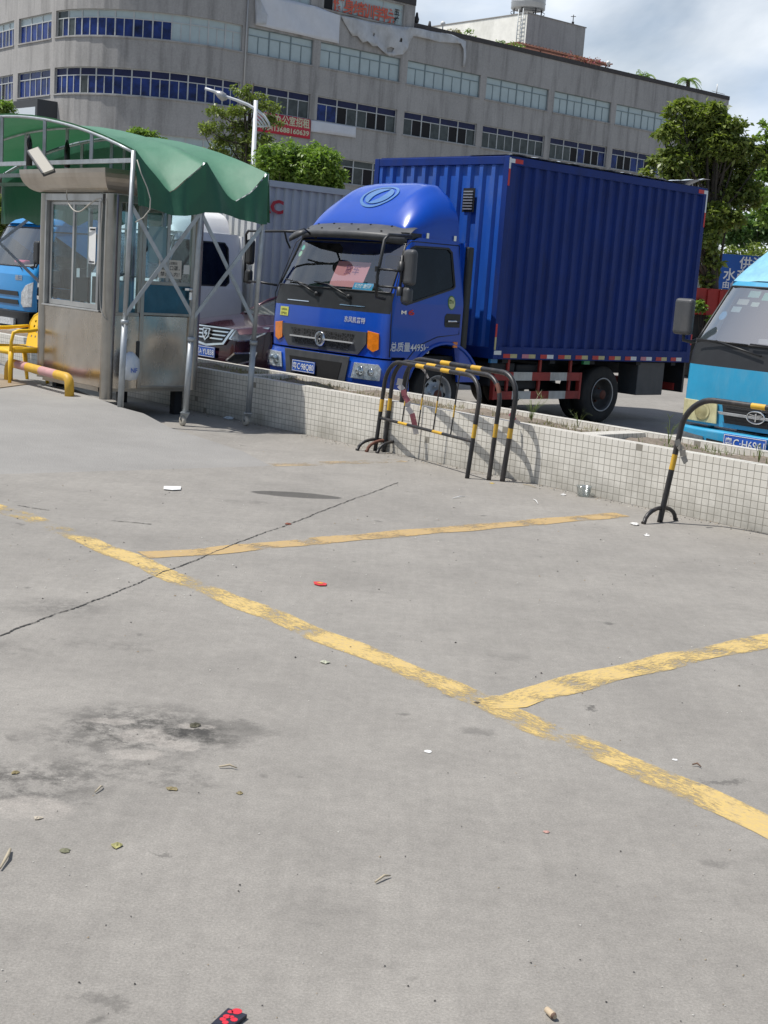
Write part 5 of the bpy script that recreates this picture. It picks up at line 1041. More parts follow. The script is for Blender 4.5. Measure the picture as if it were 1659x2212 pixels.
mb = MB(); mb.grid(lambda u, v: Vector((u, -.03+.014*math.sin((v-.35)*7.5)*math.cos((u-.72)*6), v)), [.42+i*.04 for i in range(16)], [ZB+.03+i*.052 for i in range(16)]); mb.build('door_panel', STEEL, do)
mb = MB(); mb.box(.42, 1.02, -.034, -.03, 1.17, 1.48); mb.build('door_panel', BLUSH, do)
mb = MB(); mb.box(.42, 1.02, -.022, -.018, 1.52, 2.30); mb.build('pane', GLZ, do); mb = MB(); mb.box(.70, .735, -.03, -.012, 1.52, 2.30); mb.build('glazing_bar', ALU, do)
mb = MB(); mb.lathe([(.022, 0), (.022, .05), (.03, .055), (.03, .07), (.001, .075)], (1.035, -.045, 1.45), (0, -1, 0), 14); mb.box(.93, 1.04, -.075, -.06, 1.435, 1.465); mb.box(.985, 1.02, -.085, -.06, 1.33, 1.42); mb.build('padlock', CHROME, do, bevel=.003)
# back faces
mb = MB(); mb.box(.08, RW-.08, LW-.01, LW+.01, ZB, 1.15); mb.box(RW-.01, RW+.01, .1, LW-.1, ZB, 1.15); mb.box(.08, RW-.08, LW-.01, LW+.01, 2.3, ZT); mb.box(RW-.01, RW+.01, .1, LW-.1, 2.3, ZT); mb.build('back_panel', STEEL, bt)
mb = MB(); mb.box(.08, RW-.08, LW-.002, LW+.002, 1.15, 2.3); mb.box(RW-.002, RW+.002, .1, LW-.1, 1.15, 2.3); mb.build('back_glazing', GLZ, bt)
mb = MB(); mb.box(.55, .59, LW-.02, LW+.02, 1.15, 2.3); mb.box(RW-.02, RW+.02, .7, .74, 1.15, 2.3); mb.build('glazing_bar', ALU, bt)
# rounded roof
def roofpt(t, k):
    # t : profile 0 bottom-inner .. 1 top-outer ; ring around rectangle with overhang
    a = t*math.pi/2; ov = .05+.19*math.sin(a); z = ZT+.01+.24*(1-math.cos(a)); x0, x1, y0, y1 = -ov, RW+ov, -ov, LW+ov+.0
    return [Vector((x0, y0, z)), Vector((x1, y0, z)), Vector((x1, y1, z)), Vector((x0, y1, z))][k]
mb = MB(); tt = [i/8 for i in range(9)]
for k in range(4):
    for i in range(8): mb.add([roofpt(tt[i], k), roofpt(tt[i], (k+1) % 4), roofpt(tt[i+1], (k+1) % 4), roofpt(tt[i+1], k)], [(0, 1, 2, 3)], 0, True)
mb.add([roofpt(0, k) for k in range(4)], [(0, 1, 2, 3)]); mb.add([roofpt(1, k)+Vector((0, 0, .0)) for k in range(4)], [(0, 1, 2, 3)])
mb.build('roof', M('stainless roof fascia', (.48, .44, .39), .36, 1.0, var=.15, vs=2, bump=.2, bs=2, dirt=.4, dcol=(.28, .22, .17), ds=2.5), bt)
# notices on the glass (blank white card where the payment code was)
def notice(x0, x1, z0, z1, y, mat=PAPER, name='notice'):
    mb = MB(); mb.box(x0, x1, y-.002, y, z0, z1); return mb.build(name, mat, do)
no = notice(.60, .90, 1.56, 1.765, -.026, M('cream notice', (.62, .58, .52), .6))
for st_, sz, x0, zz, wd in (('疫情防控期间', .035, .66, 1.715, .18), ('请戴口罩，', .055, .625, 1.655, .25), ('禁止入内！', .055, .625, 1.585, .25)):
    text(st_, sz, lambda u, v: Vector((x0+u, -.0290, zz+v)), INK, 'notice_lettering', no, .008, width=wd)
notice(.46, .70, 1.72, 2.12, -.012, M('blue-white sheet', (.45, .55, .60), .6), 'posted_sheet'); notice(.93, 1.01, 1.62, 1.72, -.026, PAPER, 'posted_sheet')
mb = MB(); mb.box(-.031, -.029, .27, .42, 1.66, 2.06); no2 = mb.build('payment_card', PAPER, wf)
mb = MB(); mb.box(-.0325, -.0315, .29, .40, 2.025, 2.045); mb.box(-.0325, -.0315, .29, .40, 1.675, 1.69); mb.build('card_band', INK, no2)
mb = MB(); mb.box(.0, .003, .66, .73, 1.50, 1.60); mb.build('posted_sheet', PAPER, wf)
# inside the booth
def tb(name, label, cat, group=None): return thing(name, label, cat, BO, R(42.53), group)
t = tb('desk', 'dark counter inside the guard booth behind the sliding windows', 'desk')
mb = MB(); mb.box(.12, .55, .15, 1.35, 1.10, 1.14); mb.build('top', GREYP, t); mb = MB(); mb.box(.5, .54, .2, 1.3, ZB+.02, 1.10); mb.build('side', GREYP, t)
t = tb('monitor', 'black computer monitor on the booth counter seen through the right sliding pane', 'monitor')
mb = MB(); mb.box(.25, .28, .38, .82, 1.22, 1.52); mb.build('screen', BLACKP, t, bevel=.004); mb = MB(); mb.box(.22, .34, .52, .68, 1.141, 1.155); mb.box(.27, .30, .58, .62, 1.155, 1.22); mb.build('stand', BLACKP, t)
t = tb('monitor', 'black computer monitor on the booth counter seen through the left sliding pane', 'monitor')
mb = MB(); mb.box(.25, .28, .92, 1.30, 1.22, 1.50); mb.build('screen', BLACKP, t, bevel=.004); mb = MB(); mb.box(.22, .34, 1.02, 1.18, 1.141, 1.155); mb.box(.27, .30, 1.08, 1.12, 1.155, 1.22); mb.build('stand', BLACKP, t)
t = tb('printer', 'white receipt printer with crumpled paper on the booth counter', 'printer')
mb = MB(); mb.box(.15, .38, .20, .36, 1.141, 1.50); mb.build('body', WHITE, t, bevel=.02)
random.seed(3); mb = MB(); mb.grid(lambda u, v: Vector((.14+u*.3, .2+v*.36, 1.53+random.uniform(0, .07))), [0, .25, .5, .75, 1], [0, .2, .4, .6, .8, 1], sm=False); mb.build('paper', PAPER, t)
t = tb('desk_fan', 'dark small fan mounted high inside the guard booth', 'fan'); mb = MB(); mb.lathe([(.14, -.04), (.15, 0), (.14, .04)], (.75, .55, 1.98), (1, -.4, 0), 24); mb.lathe([(.05, -.06), (.05, .06), (.001, .07)], (.75, .55, 1.98), (1, -.4, 0), 14); mb.build('head', BLACKP, t); mb = MB(); mb.tube([(.75, .55, 1.98), (.85, .7, 1.7), (.9, .75, 1.14)], .015, 8); mb.build('stem', BLACKP, t)
# cable looping in front of the booth
cb = MB(); pts = [z for z in [(165, 375), (150, 395), (144, 425), (155, 450), (172, 457), (195, 440), (210, 430), (221, 436), (218, 500), (216, 600), (217, 660), (225, 685), (240, 697), (262, 708)]]
nB = BO+Vector((math.cos(R(132.53)), math.sin(R(132.53)), 0))*.0
P_ = [onp(p[0], p[1], BO+Vector((-.12*.737, -.12*.676, 0)), 132.53) for p in pts[:11]]+[onp(p[0], p[1], BO+Vector((.02*.676-.08*.737, -.15*.737-.08*.676, 0)), 42.53+20) for p in pts[11:]]
SP = []
for i in range(len(P_)-1):
    a0, a1, a2, a3 = P_[max(i-1, 0)], P_[i], P_[i+1], P_[min(i+2, len(P_)-1)]
    for k in range(5):
        t = k/5; SP.append(.5*((2*a1)+(a2-a0)*t+(2*a0-5*a1+4*a2-a3)*t*t+(3*a1-a0-3*a2+a3)*t**3))
cb.tube(SP, .008, 6); tag(cb.build('cable', M('grey cable', (.42, .40, .36), .5)), 'pale cable looping down the front of the guard booth', 'cable')
bag = MB(); bag.lathe([(.001, 0), (.08, .02), (.11, .12), (.10, .24), (.05, .30), (.02, .32)], (.20, -.16, .42), (0, 0, 1), 16)
bg_ = thing('plastic_bag', 'white plastic bag with blue print hanging against the booth behind the canopy post', 'bag', BO, R(42.53))
bo_ = bag.build('body', M('white bag', (.62, .66, .70), .4, var=.12, vs=10, dirt=.5, dcol=(.15, .3, .6), ds=10), bg_); mb = MB(); mb.box(.27, .31, -.17, -.14, .62, .86); mb.build('handle', BLACKP, bg_, bevel=.01)
text('NF', .07, lambda u, v: Vector((.14+u, -.272, .52+v)), M('blue print', (.02, .1, .5), .5), 'bag_lettering', bg_, .01)

# ============================================================ GREEN CANOPY
cn = thing('canopy', 'green tarpaulin push-out canopy on a galvanised tube frame over the booth', 'canopy', (0, 0, 0))
P1b, P2b, P3b = G(260, 878, .2), G(398, 905, .10), G(534, 905, .10)
P2b = G(398, 920, 0); P3b = G(534, 920, 0)
def top_over(px, py, P): return atY(px, py, P.y+.02)
P1t, P2t, P3t = top_over(289, 325, P1b), top_over(443, 352, P2b), top_over(576, 376, P3b)
AD = Vector((math.cos(R(133)), math.sin(R(133)), 0)); SPAN = 6.3; RISE = .47
def arch(Pt, s, lift=0):   # s along span 0..1
    q = Pt+AD*SPAN*s; q.z = Pt.z+RISE*(1-(2*s-1)**2)+lift; return q
# row of posts on the near side, casters
def caster(p):
    mb = MB(); mb.lathe([(.012, -.018), (.05, -.018), (.055, -.01), (.055, .01), (.05, .018), (.012, .018)], (p.x-.02, p.y, .055), (.8, .6, 0), 20); o = mb.build('caster', M('caster wheel', (.45, .42, .36), .5, var=.15), cn)
    k = MB(); k.add([(p.x-.05, p.y-.02, .06), (p.x+.01, p.y+.02, .06), (p.x+.05, p.y+.03, .14), (p.x-.04, p.y-.03, .14)], [(0, 1, 2, 3)]); k.box(p.x-.045, p.x+.045, p.y-.045, p.y+.045, .14, .15); k.build('caster_fork', GALV, o)
def post(b, t, zb, nm='post', r=.028):
    mb = MB(); bb = b.lerp(t, (zb-b.z)/(t.z-b.z)); mid = b.lerp(t, .34); mb.tube([bb, mid], r+.005, 12); mb.tube([mid, t], r-.002, 12); mb.tube([mid+Vector((0, 0, -.03)), mid+Vector((0, 0, .015))], r+.014, 12); return mb.build(nm, GALV, cn)
post(P1b, P1t, .19); post(P2b, P2t, .15); post(P3b, P3t, .15); caster(P2b); caster(P3b)
P0b = Vector((-5.2, 19.6, .06)); P0t = Vector((-5.12, 19.6, 2.78)); P0b2 = P0b+Vector((-1.15, -.85, 0)); P0t2 = P0t+Vector((-1.15, -.85, 0))
post(P0b, P0t, .1); post(P0b2, P0t2, .1)
Q1, Q2, Q3 = arch(P1t, 1), arch(P2t, 1), arch(P3t, 1)
def brace(a, b, nm='brace'): mb = MB(); mb.beam(a, b, .012, .04); return mb.build(nm, GALV, cn)
def on(b, t, z): return b.lerp(t, (z-b.z)/(t.z-b.z))
brace(on(P1b, P1t, 2.30), on(P2b, P2t, 1.18)); brace(on(P2b, P2t, 2.28)+Vector((0, -.02, 0)), on(P1b, P1t, 1.16)+Vector((0, -.02, 0)))
brace(on(P2b, P2t, 2.28), on(P3b, P3t, 1.12)); brace(on(P3b, P3t, 2.20)+Vector((0, -.02, 0)), on(P2b, P2t, 1.16)+Vector((0, -.02, 0)))
brace(on(P0b, P0t, 2.45), on(P0b2, P0t2, 1.25)); brace(on(P0b2, P0t2, 2.45)+Vector((0, -.03, 0)), on(P0b, P0t, 1.25)+Vector((0, -.03, 0)))
# arched trusses
for q, (Pt, w2) in enumerate(((P1t, 1), (P2t, .8), (P3t, 1))):
    mb = MB(); A = [arch(Pt, i/20, -.02) for i in range(21)]
    mb.tube(A, .016, 8); lo2 = lambda s: Vector(((Pt+AD*SPAN*s).x, (Pt+AD*SPAN*s).y, Pt.z-.10))
    mb.beam(lo2(0), lo2(1), .045, .045)
    for s in (.135, .30, .465, .63, .80): mb.beam(lo2(s), arch(Pt, s, -.02), .035, .035, up=(1, 0, 0))
    mb.build('roof_truss', GALV, cn)
# side rail joining the post tops
# tarpaulin: three arches, sagging between them and beyond the eaves
random.seed(4)
def tp(r, s):
    # r along the row: 0 at first arch, 2 at third ; s across the span
    i = min(1, int(r)); f = r-i; Pa = (P1t, P2t, P3t)[i]; Pb = (P1t, P2t, P3t)[i+1]
    a = arch(Pa, s, .012); b = arch(Pb, s, .012); p = a.lerp(b, f)
    e = max(0, 1-min(s, 1-s)*7.0)
    sagd = (.05+ (.30 if i == 0 else .32)*e**1.5)
    g = (1-abs(2*f-1)**1.3)
    p.z -= sagd*g*(1 if s < .5 else .8)+ (0 if 0 < f < 1 else 0)
    p.z += .014*math.sin(s*23+r*9)*g+.010*math.sin(s*61-r*15)*g
    return p
rr_ = [i/14 for i in range(0, 29)]; ss = [0, .01, .025, .045, .07, .1, .14, .2, .27, .35, .43, .5, .57, .65, .73, .8, .86, .9, .93, .955, .975, .99, 1.0]
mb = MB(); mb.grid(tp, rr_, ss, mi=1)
def drop(r, s0, k):
    p = tp(r, s0); outv = (-AD if s0 == 0 else AD); i = min(1, int(r)); f = r-i
    zb = 2.29-(.0 if r < 1 else (r-1)*.06); zb += .02*math.sin(r*6)-.07*(1-abs(2*f-1))*(1 if i == 0 else .2)
    z = p.z+(zb-p.z)*k; fold = .045*math.sin(r*11+1.2)*k+.02*math.sin(r*23)*k
    off = .03+.05*k+fold
    return Vector((p.x+outv.x*off, p.y+outv.y*off, z))
ks = [0, .04, .12, .25, .45, .7, 1.0]
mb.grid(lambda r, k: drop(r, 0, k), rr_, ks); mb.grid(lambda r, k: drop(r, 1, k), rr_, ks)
# far end gable skirt
RD = (P3t-P1t).normalized()
mb.grid(lambda s, k: tp(2, s)+RD*(.03+.04*k)+Vector((0, 0, (2.24+.03*math.sin(s*30)-tp(2, s).z)*k*(1 if s < .02 or s > .45 else .001))), [0, .005, .01], [0, .3, .6, 1])
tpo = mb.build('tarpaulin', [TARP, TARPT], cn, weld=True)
mb = MB()
# rear inner skirt hanging on the far side, seen from inside
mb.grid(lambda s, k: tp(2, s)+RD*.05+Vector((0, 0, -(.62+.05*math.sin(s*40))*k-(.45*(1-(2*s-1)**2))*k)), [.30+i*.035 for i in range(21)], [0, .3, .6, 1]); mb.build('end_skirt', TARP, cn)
# ropes, hanging lamp and dark light fittings
mb = MB(); ps = [(296, 345), (305, 375), (318, 405), (325, 430), (324, 452), (310, 470), (292, 480)]; mb.tube([atY(p[0], p[1], P1b.y-.12) for p in ps], .006, 6); tag(mb.build('rope', M('pale rope', (.45, .43, .38), .8)), 'thin pale cord hanging beside the corner post of the canopy', 'rope')
fl_ = thing('floodlight', 'rectangular white LED floodlight hung at a slant under the canopy roof', 'light', (0, 0, 0))
y0_ = 14.6; A_, B_ = atY(72, 325, y0_+.5), atY(106, 373, y0_-.1); mb = MB(); mb.beam(A_, B_, .14, .05, 0, up=(.2, -1, .3)); mb.build('housing', GREYP, fl_, bevel=.006)
mb = MB(); _w = (Vector((.2, -1, .3))).normalized()*.028; mb.beam(A_+_w, B_+_w, .11, .02, 0, up=(.2, -1, .3)); mb.build('lens', M('lamp diffuser', (.36, .34, .29), .5), fl_)
for (a, b, yy, lb) in (((63, 307), (63, 358), 15.4, 'short dark hanging rod under the canopy left of the floodlight'), ((145, 318), (145, 362), 16.4, 'short dark hanging rod under the canopy above the booth roof')):
    mb = MB(); mb.tube([atY(*a, yy), atY(*b, yy)], .035, 10); mb.lathe([(.04, -.02), (.09, 0), (.04, .02)], atY(*a, yy), (1, 0, 0), 12); tag(mb.build('hanging_rod', BLACKP), lb, 'rod')

# ============================================================ PLASTIC CHAIR, PIPE GUARD, STEEL PLATE
ch_ = thing('plastic_chair', 'yellow plastic armchair beside the stainless guard booth', 'chair', (-4.52, 15.98, .2), R(224))
# local: +x the way the sitter faces
mb = MB(); mb.grid(lambda x, y: Vector((x, y*(.22+.02*(x > 0)), .41+.02*(abs(y) > .8)-.012*(1-y*y)-.02*max(0, x-.15)*8*(x > .18))), [-.2, -.1, 0, .1, .18, .22], [-1, -.8, -.4, 0, .4, .8, 1]); mb.grid(lambda k, y: Vector((.22, y*.24, .39-.05*k)), [0, 1], [-1, 0, 1]); 
for sd in (1, -1): mb.grid(lambda k, x: Vector((x, sd*.235, .43-.07*k)), [0, 1], [-.2, .0, .22])
so3 = mb.build('seat', YCH, ch_); so3.modifiers.new('t', 'SOLIDIFY').thickness = .008
holes_ = [circ(yy, zz, .017, 10) for zz in (.54, .60, .66, .72) for yy in (-.09, 0, .09)]
bp = [(-.15, .42), (.15, .42), (.19, .6), (.20, .70), (.16, .78), (.08, .82), (-.08, .82), (-.16, .78), (-.20, .70), (-.19, .6)]
mb = MB(); mb.plate(bp, holes_, lambda a, b, d: Vector((-.20-(b-.42)*.30+.25*a*a+d, a, b)), .008, [('u', v) for v in (-.12, -.06, 0, .06, .12)]); mb.build('backrest', YCH, ch_)
mb = MB(); rim = [Vector((-.20-(b-.42)*.30+.25*a*a, a, b)) for a, b in bp[2:]]; mb.tube(rim, .014, 8); mb.build('back_rim', YCH, ch_)
for sd in (1, -1):
    mb = MB(); mb.tube([(-.24, sd*.19, .66), (-.16, sd*.24, .645), (0, sd*.27, .625), (.14, sd*.27, .62), (.20, sd*.265, .60), (.22, sd*.255, .50), (.22, sd*.245, .38)], [.016, .02, .024, .024, .022, .02, .02], 8); mb.build('arm', YCH, ch_)
    for (x0, x1, y1) in ((.20, .235, .26), (-.20, -.27, .25)):
        mb = MB(); mb.tube([(x0, sd*.22, .42), (x1, sd*y1, .0)], [.034, .020], 6); mb.build('leg', YCH, ch_)
A_, B_ = G(18, 822, .2), G(150, 855, .2)
pg = thing('pipe_guard', 'low bent pipe guard painted in yellow and pink bands in front of the chair', 'barrier', (A_+B_)/2)
o0 = (A_+B_)/2; r_ = .052; dd_ = (B_-A_).normalized(); pts = [A_+Vector((0, 0, -.02)), A_+Vector((0, 0, .13))]+[A_+Vector((0, 0, .13))+dd_*.09*(1-math.cos(R(a)))+Vector((0, 0, .09*math.sin(R(a)))) for a in (30, 60, 90)]
pts += [pts[-1].lerp(B_+Vector((0, 0, .20))-dd_*.09, t) for t in (.12, .30, .31, .55, .56, .82, .83, 1)]
pts += [B_-dd_*.09+Vector((0, 0, .12))+dd_*.08*math.sin(R(a))+Vector((0, 0, .08*math.cos(R(a)))) for a in (30, 60, 90)]+[B_+Vector((0, 0, -.02))]
seq = [0, 0, 0, 0, 0, 1, 1, 0, 0, 1, 1, 0, 0, 0, 0, 0, 0]
mb = MB(); mb.tube([p-o0 for p in pts], r_, 16, mif=lambda i: {5: 1, 6: 1, 9: 1, 10: 1}.get(i, 0)); mb.build('pipe', [YEL, PINK], pg)
mb = MB(); P_ = [G(-60, 845, .21), G(60, 829, .21), G(56, 826, .21), G(-20, 800, .21), G(-80, 800, .21)]; mb.add(P_+[p-Vector((0, 0, .02)) for p in P_], [(0, 1, 2, 3, 4), (9, 8, 7, 6, 5)]+[(i, (i+1) % 5, 5+(i+1) % 5, 5+i) for i in range(5)]); tag(mb.build('steel_plate', M('rusty plate', (.30, .24, .17), .7, .2, var=.2)), 'flat rusty steel plate lying on the ramp beside the pipe guard', 'plate')

# ============================================================ BARRIERS
def barrier_pts(L_, H, r=.24, n=8):
    pts = [(0, 0)]; pts += [(0, H-r)]
    pts += [(r-r*math.cos(R(90*i/n)), H-r+r*math.sin(R(90*i/n))) for i in range(1, n+1)]; pts += [(L_-r+r*math.sin(R(90*i/n)), H-r+r*math.cos(R(90*i/n))) for i in range(0, n+1)]; pts += [(L_, 0)]; return pts
def make_barrier(name, label, A, B, H, lean=(0, 0), bars=False, rusty=False, feet=(True, False), r=.24, tube_r=.021, bands=None, group='black and yellow tube barriers'):
    o = thing(name, label, 'barrier', A, 0, group); d = (B-A); L_ = d.length; d.normalize(); nrm = Vector((-d.y, d.x, 0)); ln = Vector((lean[0], lean[1], 0))
    def W_(s, z): return d*s+Vector((0, 0, z))+ln*z
    raw = barrier_pts(L_, H, r); P_ = []; acc = [0]
    # resample at fine steps so the painted bands have crisp ends
    for i in range(len(raw)-1):
        a, b = raw[i], raw[i+1]; k = max(1, int(math.hypot(b[0]-a[0], b[1]-a[1])/.03))
        for j in range(k): P_.append((a[0]+(b[0]-a[0])*j/k, a[1]+(b[1]-a[1])*j/k))
    P_.append(raw[-1])
    for i in range(1, len(P_)): acc.append(acc[-1]+math.hypot(P_[i][0]-P_[i-1][0], P_[i][1]-P_[i-1][1]))
    tot = acc[-1]; bd = bands or [(.40, .52), (.50+H*.95, .64+H*.95), (tot-.50-H*.95-.14, tot-.50-H*.95), (tot-.52, tot-.40)]
    def mif(i):
        s = acc[i]
        if any(a <= s < b for a, b in bd): return 1
        if rusty and tot-H+.02 < s < tot-H+.14: return 2
        return 0
    mb = MB(); mb.tube([W_(*p) for p in P_], tube_r, 12, mif=mif); mb.build('frame', [BLK, YEL, RUST], o)
    for f, s0 in zip(feet, (0, L_)):
        if not f: continue
        m2 = MB(); base = d*s0; arc = [base+nrm*(.20*math.cos(R(a)))+Vector((0, 0, .012+.105*math.sin(R(a)))) for a in range(0, 181, 18)]
        m2.tube([arc[0]+nrm*.02+Vector((0, 0, -.005))]+arc+[arc[-1]-nrm*.02+Vector((0, 0, -.005))], .017, 8); m2.build('foot', RUST if rusty else BLK, o)
    if bars:
        m2 = MB(); pa, pb = W_(0, .34), W_(L_, .34); k = 40; m2.tube([pa.lerp(pb, i/k) for i in range(k+1)], .015, 10, mif=lambda i: 1 if 9 <= i < 13 or 24 <= i < 28 else 0); m2.build('lower_rail', [BLK, YEL], o)
        for q in (.26, .44, .60, .78):
            m2 = MB(); k = 20; pa, pb = W_(L_*q, .34), W_(L_*q, H-.0); m2.tube([pa.lerp(pb, i/k) for i in range(k+1)], .007, 8, mif=lambda i: 1 if 6 <= i < 10 else 0); m2.build('bar', [BLK, YEL], o)
    return o
def zb5(x, y): return (774.2+.26667*x, 746.6+.26667*y)
def gp5(x, y): return G(*zb5(x, y))
bC = make_barrier('barrier', 'black and yellow tube barrier nearest the planter wall, rearmost of the three leaning together', gp5(290, 870), gp5(1165, 1100), .975, (.07, -.03), tube_r=.024)
bB = make_barrier('barrier', 'rust-topped black and yellow tube barrier in the middle of the three leaning together', gp5(205, 860), gp5(1055, 1090), .94, (.05, -.02), rusty=True)
bA = make_barrier('barrier', 'foremost of three grouped barriers, with thin upright bars and a lower rail', gp5(135, 850), gp5(880, 1075), .925, (.07, -.02), bars=True)
s0 = G(1425, 1128); s1 = s0+Vector((.676, -.737, 0))*1.75
bR = make_barrier('barrier', 'black and yellow tube barrier standing alone in front of the light blue truck', s0, s1, 1.0, (.11, -.02), tube_r=.023)
# ribbons tied to the barriers
RIB = M('ribbon red', (.50, .16, .18), .6); RIBW = M('ribbon white', (.62, .58, .56), .5)
def ribbon(pts, Y, wd, mats, name, label, amp=.02):
    mb = MB(); P_ = [atY(*p, Y) for p in pts]; n = len(P_)
    for i in range(n-1):
        a, b = P_[i], P_[i+1]; t = (b-a).normalized(); s_ = t.cross(Vector((.3, -1, .2))).normalized()*wd/2; tw = Vector((0, amp*math.sin(i*2.1), 0)); tw2 = Vector((0, amp*math.sin((i+1)*2.1), 0))
        mb.add([a-s_+tw, a+s_-tw, b+s_-tw2, b-s_+tw2], [(0, 1, 2, 3)], (i//2) % 2, True)
    return tag(mb.build(name, mats), label, 'ribbon')
ribbon([(865, 818), (862, 832), (871, 842), (874, 855), (882, 868), (880, 880), (890, 893), (893, 905), (897, 925), (899, 938)], 13.0, .055, [RIBW, RIB], 'ribbon', 'torn red and white tape tied to the left post of the barrier cluster')
ribbon([(1101, 893), (1108, 900), (1112, 908), (1122, 915)], 12.1, .04, [RIB, RIBW], 'ribbon', 'short red tape knotted on the right post of the barrier cluster')
ribbon([(910, 795), (918, 802), (925, 817)], 12.9, .022, [RIBW, RIBW], 'ribbon', 'thin white strip hanging from the top rail of the barrier cluster', .005)
ribbon([(1462, 950), (1466, 962), (1474, 972), (1476, 985), (1482, 1000)], 10.25, .05, [M('dirty tape', (.40, .36, .30), .7)]*2, 'ribbon', 'dirty grey tape wrapped round the post of the single barrier')

# ============================================================ LITTER ON THE GROUND
def flat_piece(name, pts, z, mat, label, cat='litter', th=.003, curl=0.0, grp='scraps of litter on the concrete'):
    P_ = [G(*p) for p in pts]; c = sum(P_, Vector())/len(P_); n = len(P_)
    vs = [p-c+Vector((0, 0, z+curl*((p-c).length*6)**2*.02)) for p in P_]; mb = MB(); mid = Vector((0, 0, z+curl*.012))
    mb.add([mid]+vs, [(0, 1+i, 1+(i+1) % n) for i in range(n)]); mb.add([mid-Vector((0, 0, th))]+[v-Vector((0, 0, th)) for v in vs], [(0, 1+(i+1) % n, 1+i) for i in range(n)]); mb.add(vs+[v-Vector((0, 0, th)) for v in vs], [(i, (i+1) % n, n+(i+1) % n, n+i) for i in range(n)])
    o = mb.build(name, mat); o.location = c; return tag(o, label, cat, grp)
flat_piece('paper', [(354, 1053), (391, 1054), (390, 1060), (372, 1061), (353, 1059)], .008, PAPER, 'folded white paper slip lying on open concrete left of the dark puddle', curl=.6)
rp = flat_piece('red_packet', [(677, 1259), (690, 1259), (706, 1263), (704, 1267), (690, 1267), (679, 1264)], .008, M('red packet', (.62, .03, .03), .4), 'flat red packet with a gold mark on the concrete in the middle of the photo')
mb = MB(); c_ = G(691, 1262); mb.add([(-.02, -.006, .0105), (.01, -.01, .0105), (.02, .006, .0105), (-.01, .008, .0105), (0, .018, .0105)], [(0, 1, 2, 4, 3)]); mb.build('gold_mark', M('gold print', (.7, .42, .05), .4), rp)
card = flat_piece('card_box', [(492, 2187), (533, 2201), (506, 2222), (455, 2222)], .012, M('black card', (.018, .018, .035), .5, var=.3, vs=20), 'black card with red print cut off by the bottom edge of the photo', th=.010)
rd = MB(); cc_ = sum((G(*p) for p in [(492, 2187), (533, 2201), (506, 2222), (455, 2222)]), Vector())/4
for (px, py, rr) in ((511, 2195, .013), (497, 2196, .007), (489, 2206, .009), (481, 2212, .008), (500, 2207, .006), (505, 2213, .009), (486, 2219, .008)):
    q = G(px, py)-cc_; rd.add([q+Vector((rr*math.cos(a*math.pi/5), rr*math.sin(a*math.pi/5), .0128)) for a in range(10)], [tuple(range(10))])
rd.build('red_print', M('red print', (.6, .02, .04), .5), card)
def scrap(px, py, size, mat, name, label, seed, flat=.35, z=.0, grp=None):
    random.seed(seed); mb = MB(); n = 9; p = G(px, py, z)
    ring_ = [Vector((size*random.uniform(.5, 1)*math.cos(6.283*i/n), size*random.uniform(.5, 1)*math.sin(6.283*i/n), z*0+random.uniform(0.002, size*flat*.6))) for i in range(n)]
    top_ = [v*.5+Vector((0, 0, size*flat*random.uniform(.1, .8))) for v in ring_]; base_ = [Vector((v.x*.8, v.y*.8, .001)) for v in ring_]
    mb.add(base_+ring_+top_+[Vector((0, 0, size*flat))], [(i, (i+1) % n, n+(i+1) % n, n+i) for i in range(n)]+[(n+i, n+(i+1) % n, 2*n+(i+1) % n, 2*n+i) for i in range(n)]+[(2*n+i, 2*n+(i+1) % n, 3*n) for i in range(n)]); o = mb.build(name, mat); o.location = p; return tag(o, label, 'litter', grp)
TIS = M('tissue', (.68, .67, .64), .8, var=.1, vs=20); DLF = M('dry leaf', (.22, .18, .09), .8, var=.3, vs=20); GLF = M('pale leaf', (.42, .43, .33), .6, var=.15, vs=20); BRN = M('brown scrap', (.16, .10, .07), .8, var=.3, vs=30)
scrap(1397, 1158, .034, TIS, 'tissue', 'crumpled white tissue on the concrete in front of the single barrier foot', 1, .7)
scrap(1217, 1070, .030, TIS, 'tissue', 'crumpled white tissue beside the clear plastic tub by the planter wall', 2, .7)
scrap(1372, 1134, .050, TIS, 'tissue', 'flattened white tissue caught at the foot of the single barrier', 3, .4)
scrap(458, 962, .05, PAPER, 'paper_scrap', 'white paper scrap on the ramp edge in front of the canopy casters', 4, .2)
scrap(493, 905, .08, M('blue-white tissue', (.55, .62, .68), .8), 'paper_scrap', 'crumpled pale tissue in the canopy shade between the two casters', 5, .4)
scrap(702, 1432, .028, GLF, 'leaf', 'curled pale leaf on the concrete left of the worn yellow line', 6, .5)
scrap(252, 1828, .028, M('yellow-green leaf', (.34, .32, .13), .7, var=.3, vs=30), 'leaf', 'crumpled yellow green leaf on the concrete at lower left', 7, .5)
scrap(33, 1670, .022, DLF, 'leaf', 'round dry brown leaf at the edge of the left stain', 8, .4)
scrap(83, 1768, .020, M('pale scrap', (.45, .40, .32), .8), 'leaf', 'torn pale leaf on the stain at the left edge', 9, .4)
scrap(372, 1705, .024, DLF, 'leaf', 'dry leaf at the lower end of the oil stain', 10, .3); scrap(420, 1568, .034, M('dark wet leaf', (.06, .055, .03), .6, var=.5, vs=30), 'leaf', 'dark rotting leaf clump in the middle of the oil stain', 11, .35)
scrap(518, 1714, .016, DLF, 'leaf', 'small dry leaf right of the oil stain', 12, .4); scrap(140, 1838, .022, M('grey green leaf', (.15, .15, .09), .7), 'leaf', 'grey green leaf sliver at lower left', 13, .3)
scrap(622, 1133, .035, M('red brown scrap', (.20, .06, .035), .8, var=.3, vs=30), 'scrap', 'reddish brown scrap lying on the concrete crack', 14, .35); scrap(525, 983, .06, BRN, 'scrap', 'brown twiggy scrap on the ramp edge', 15, .25)
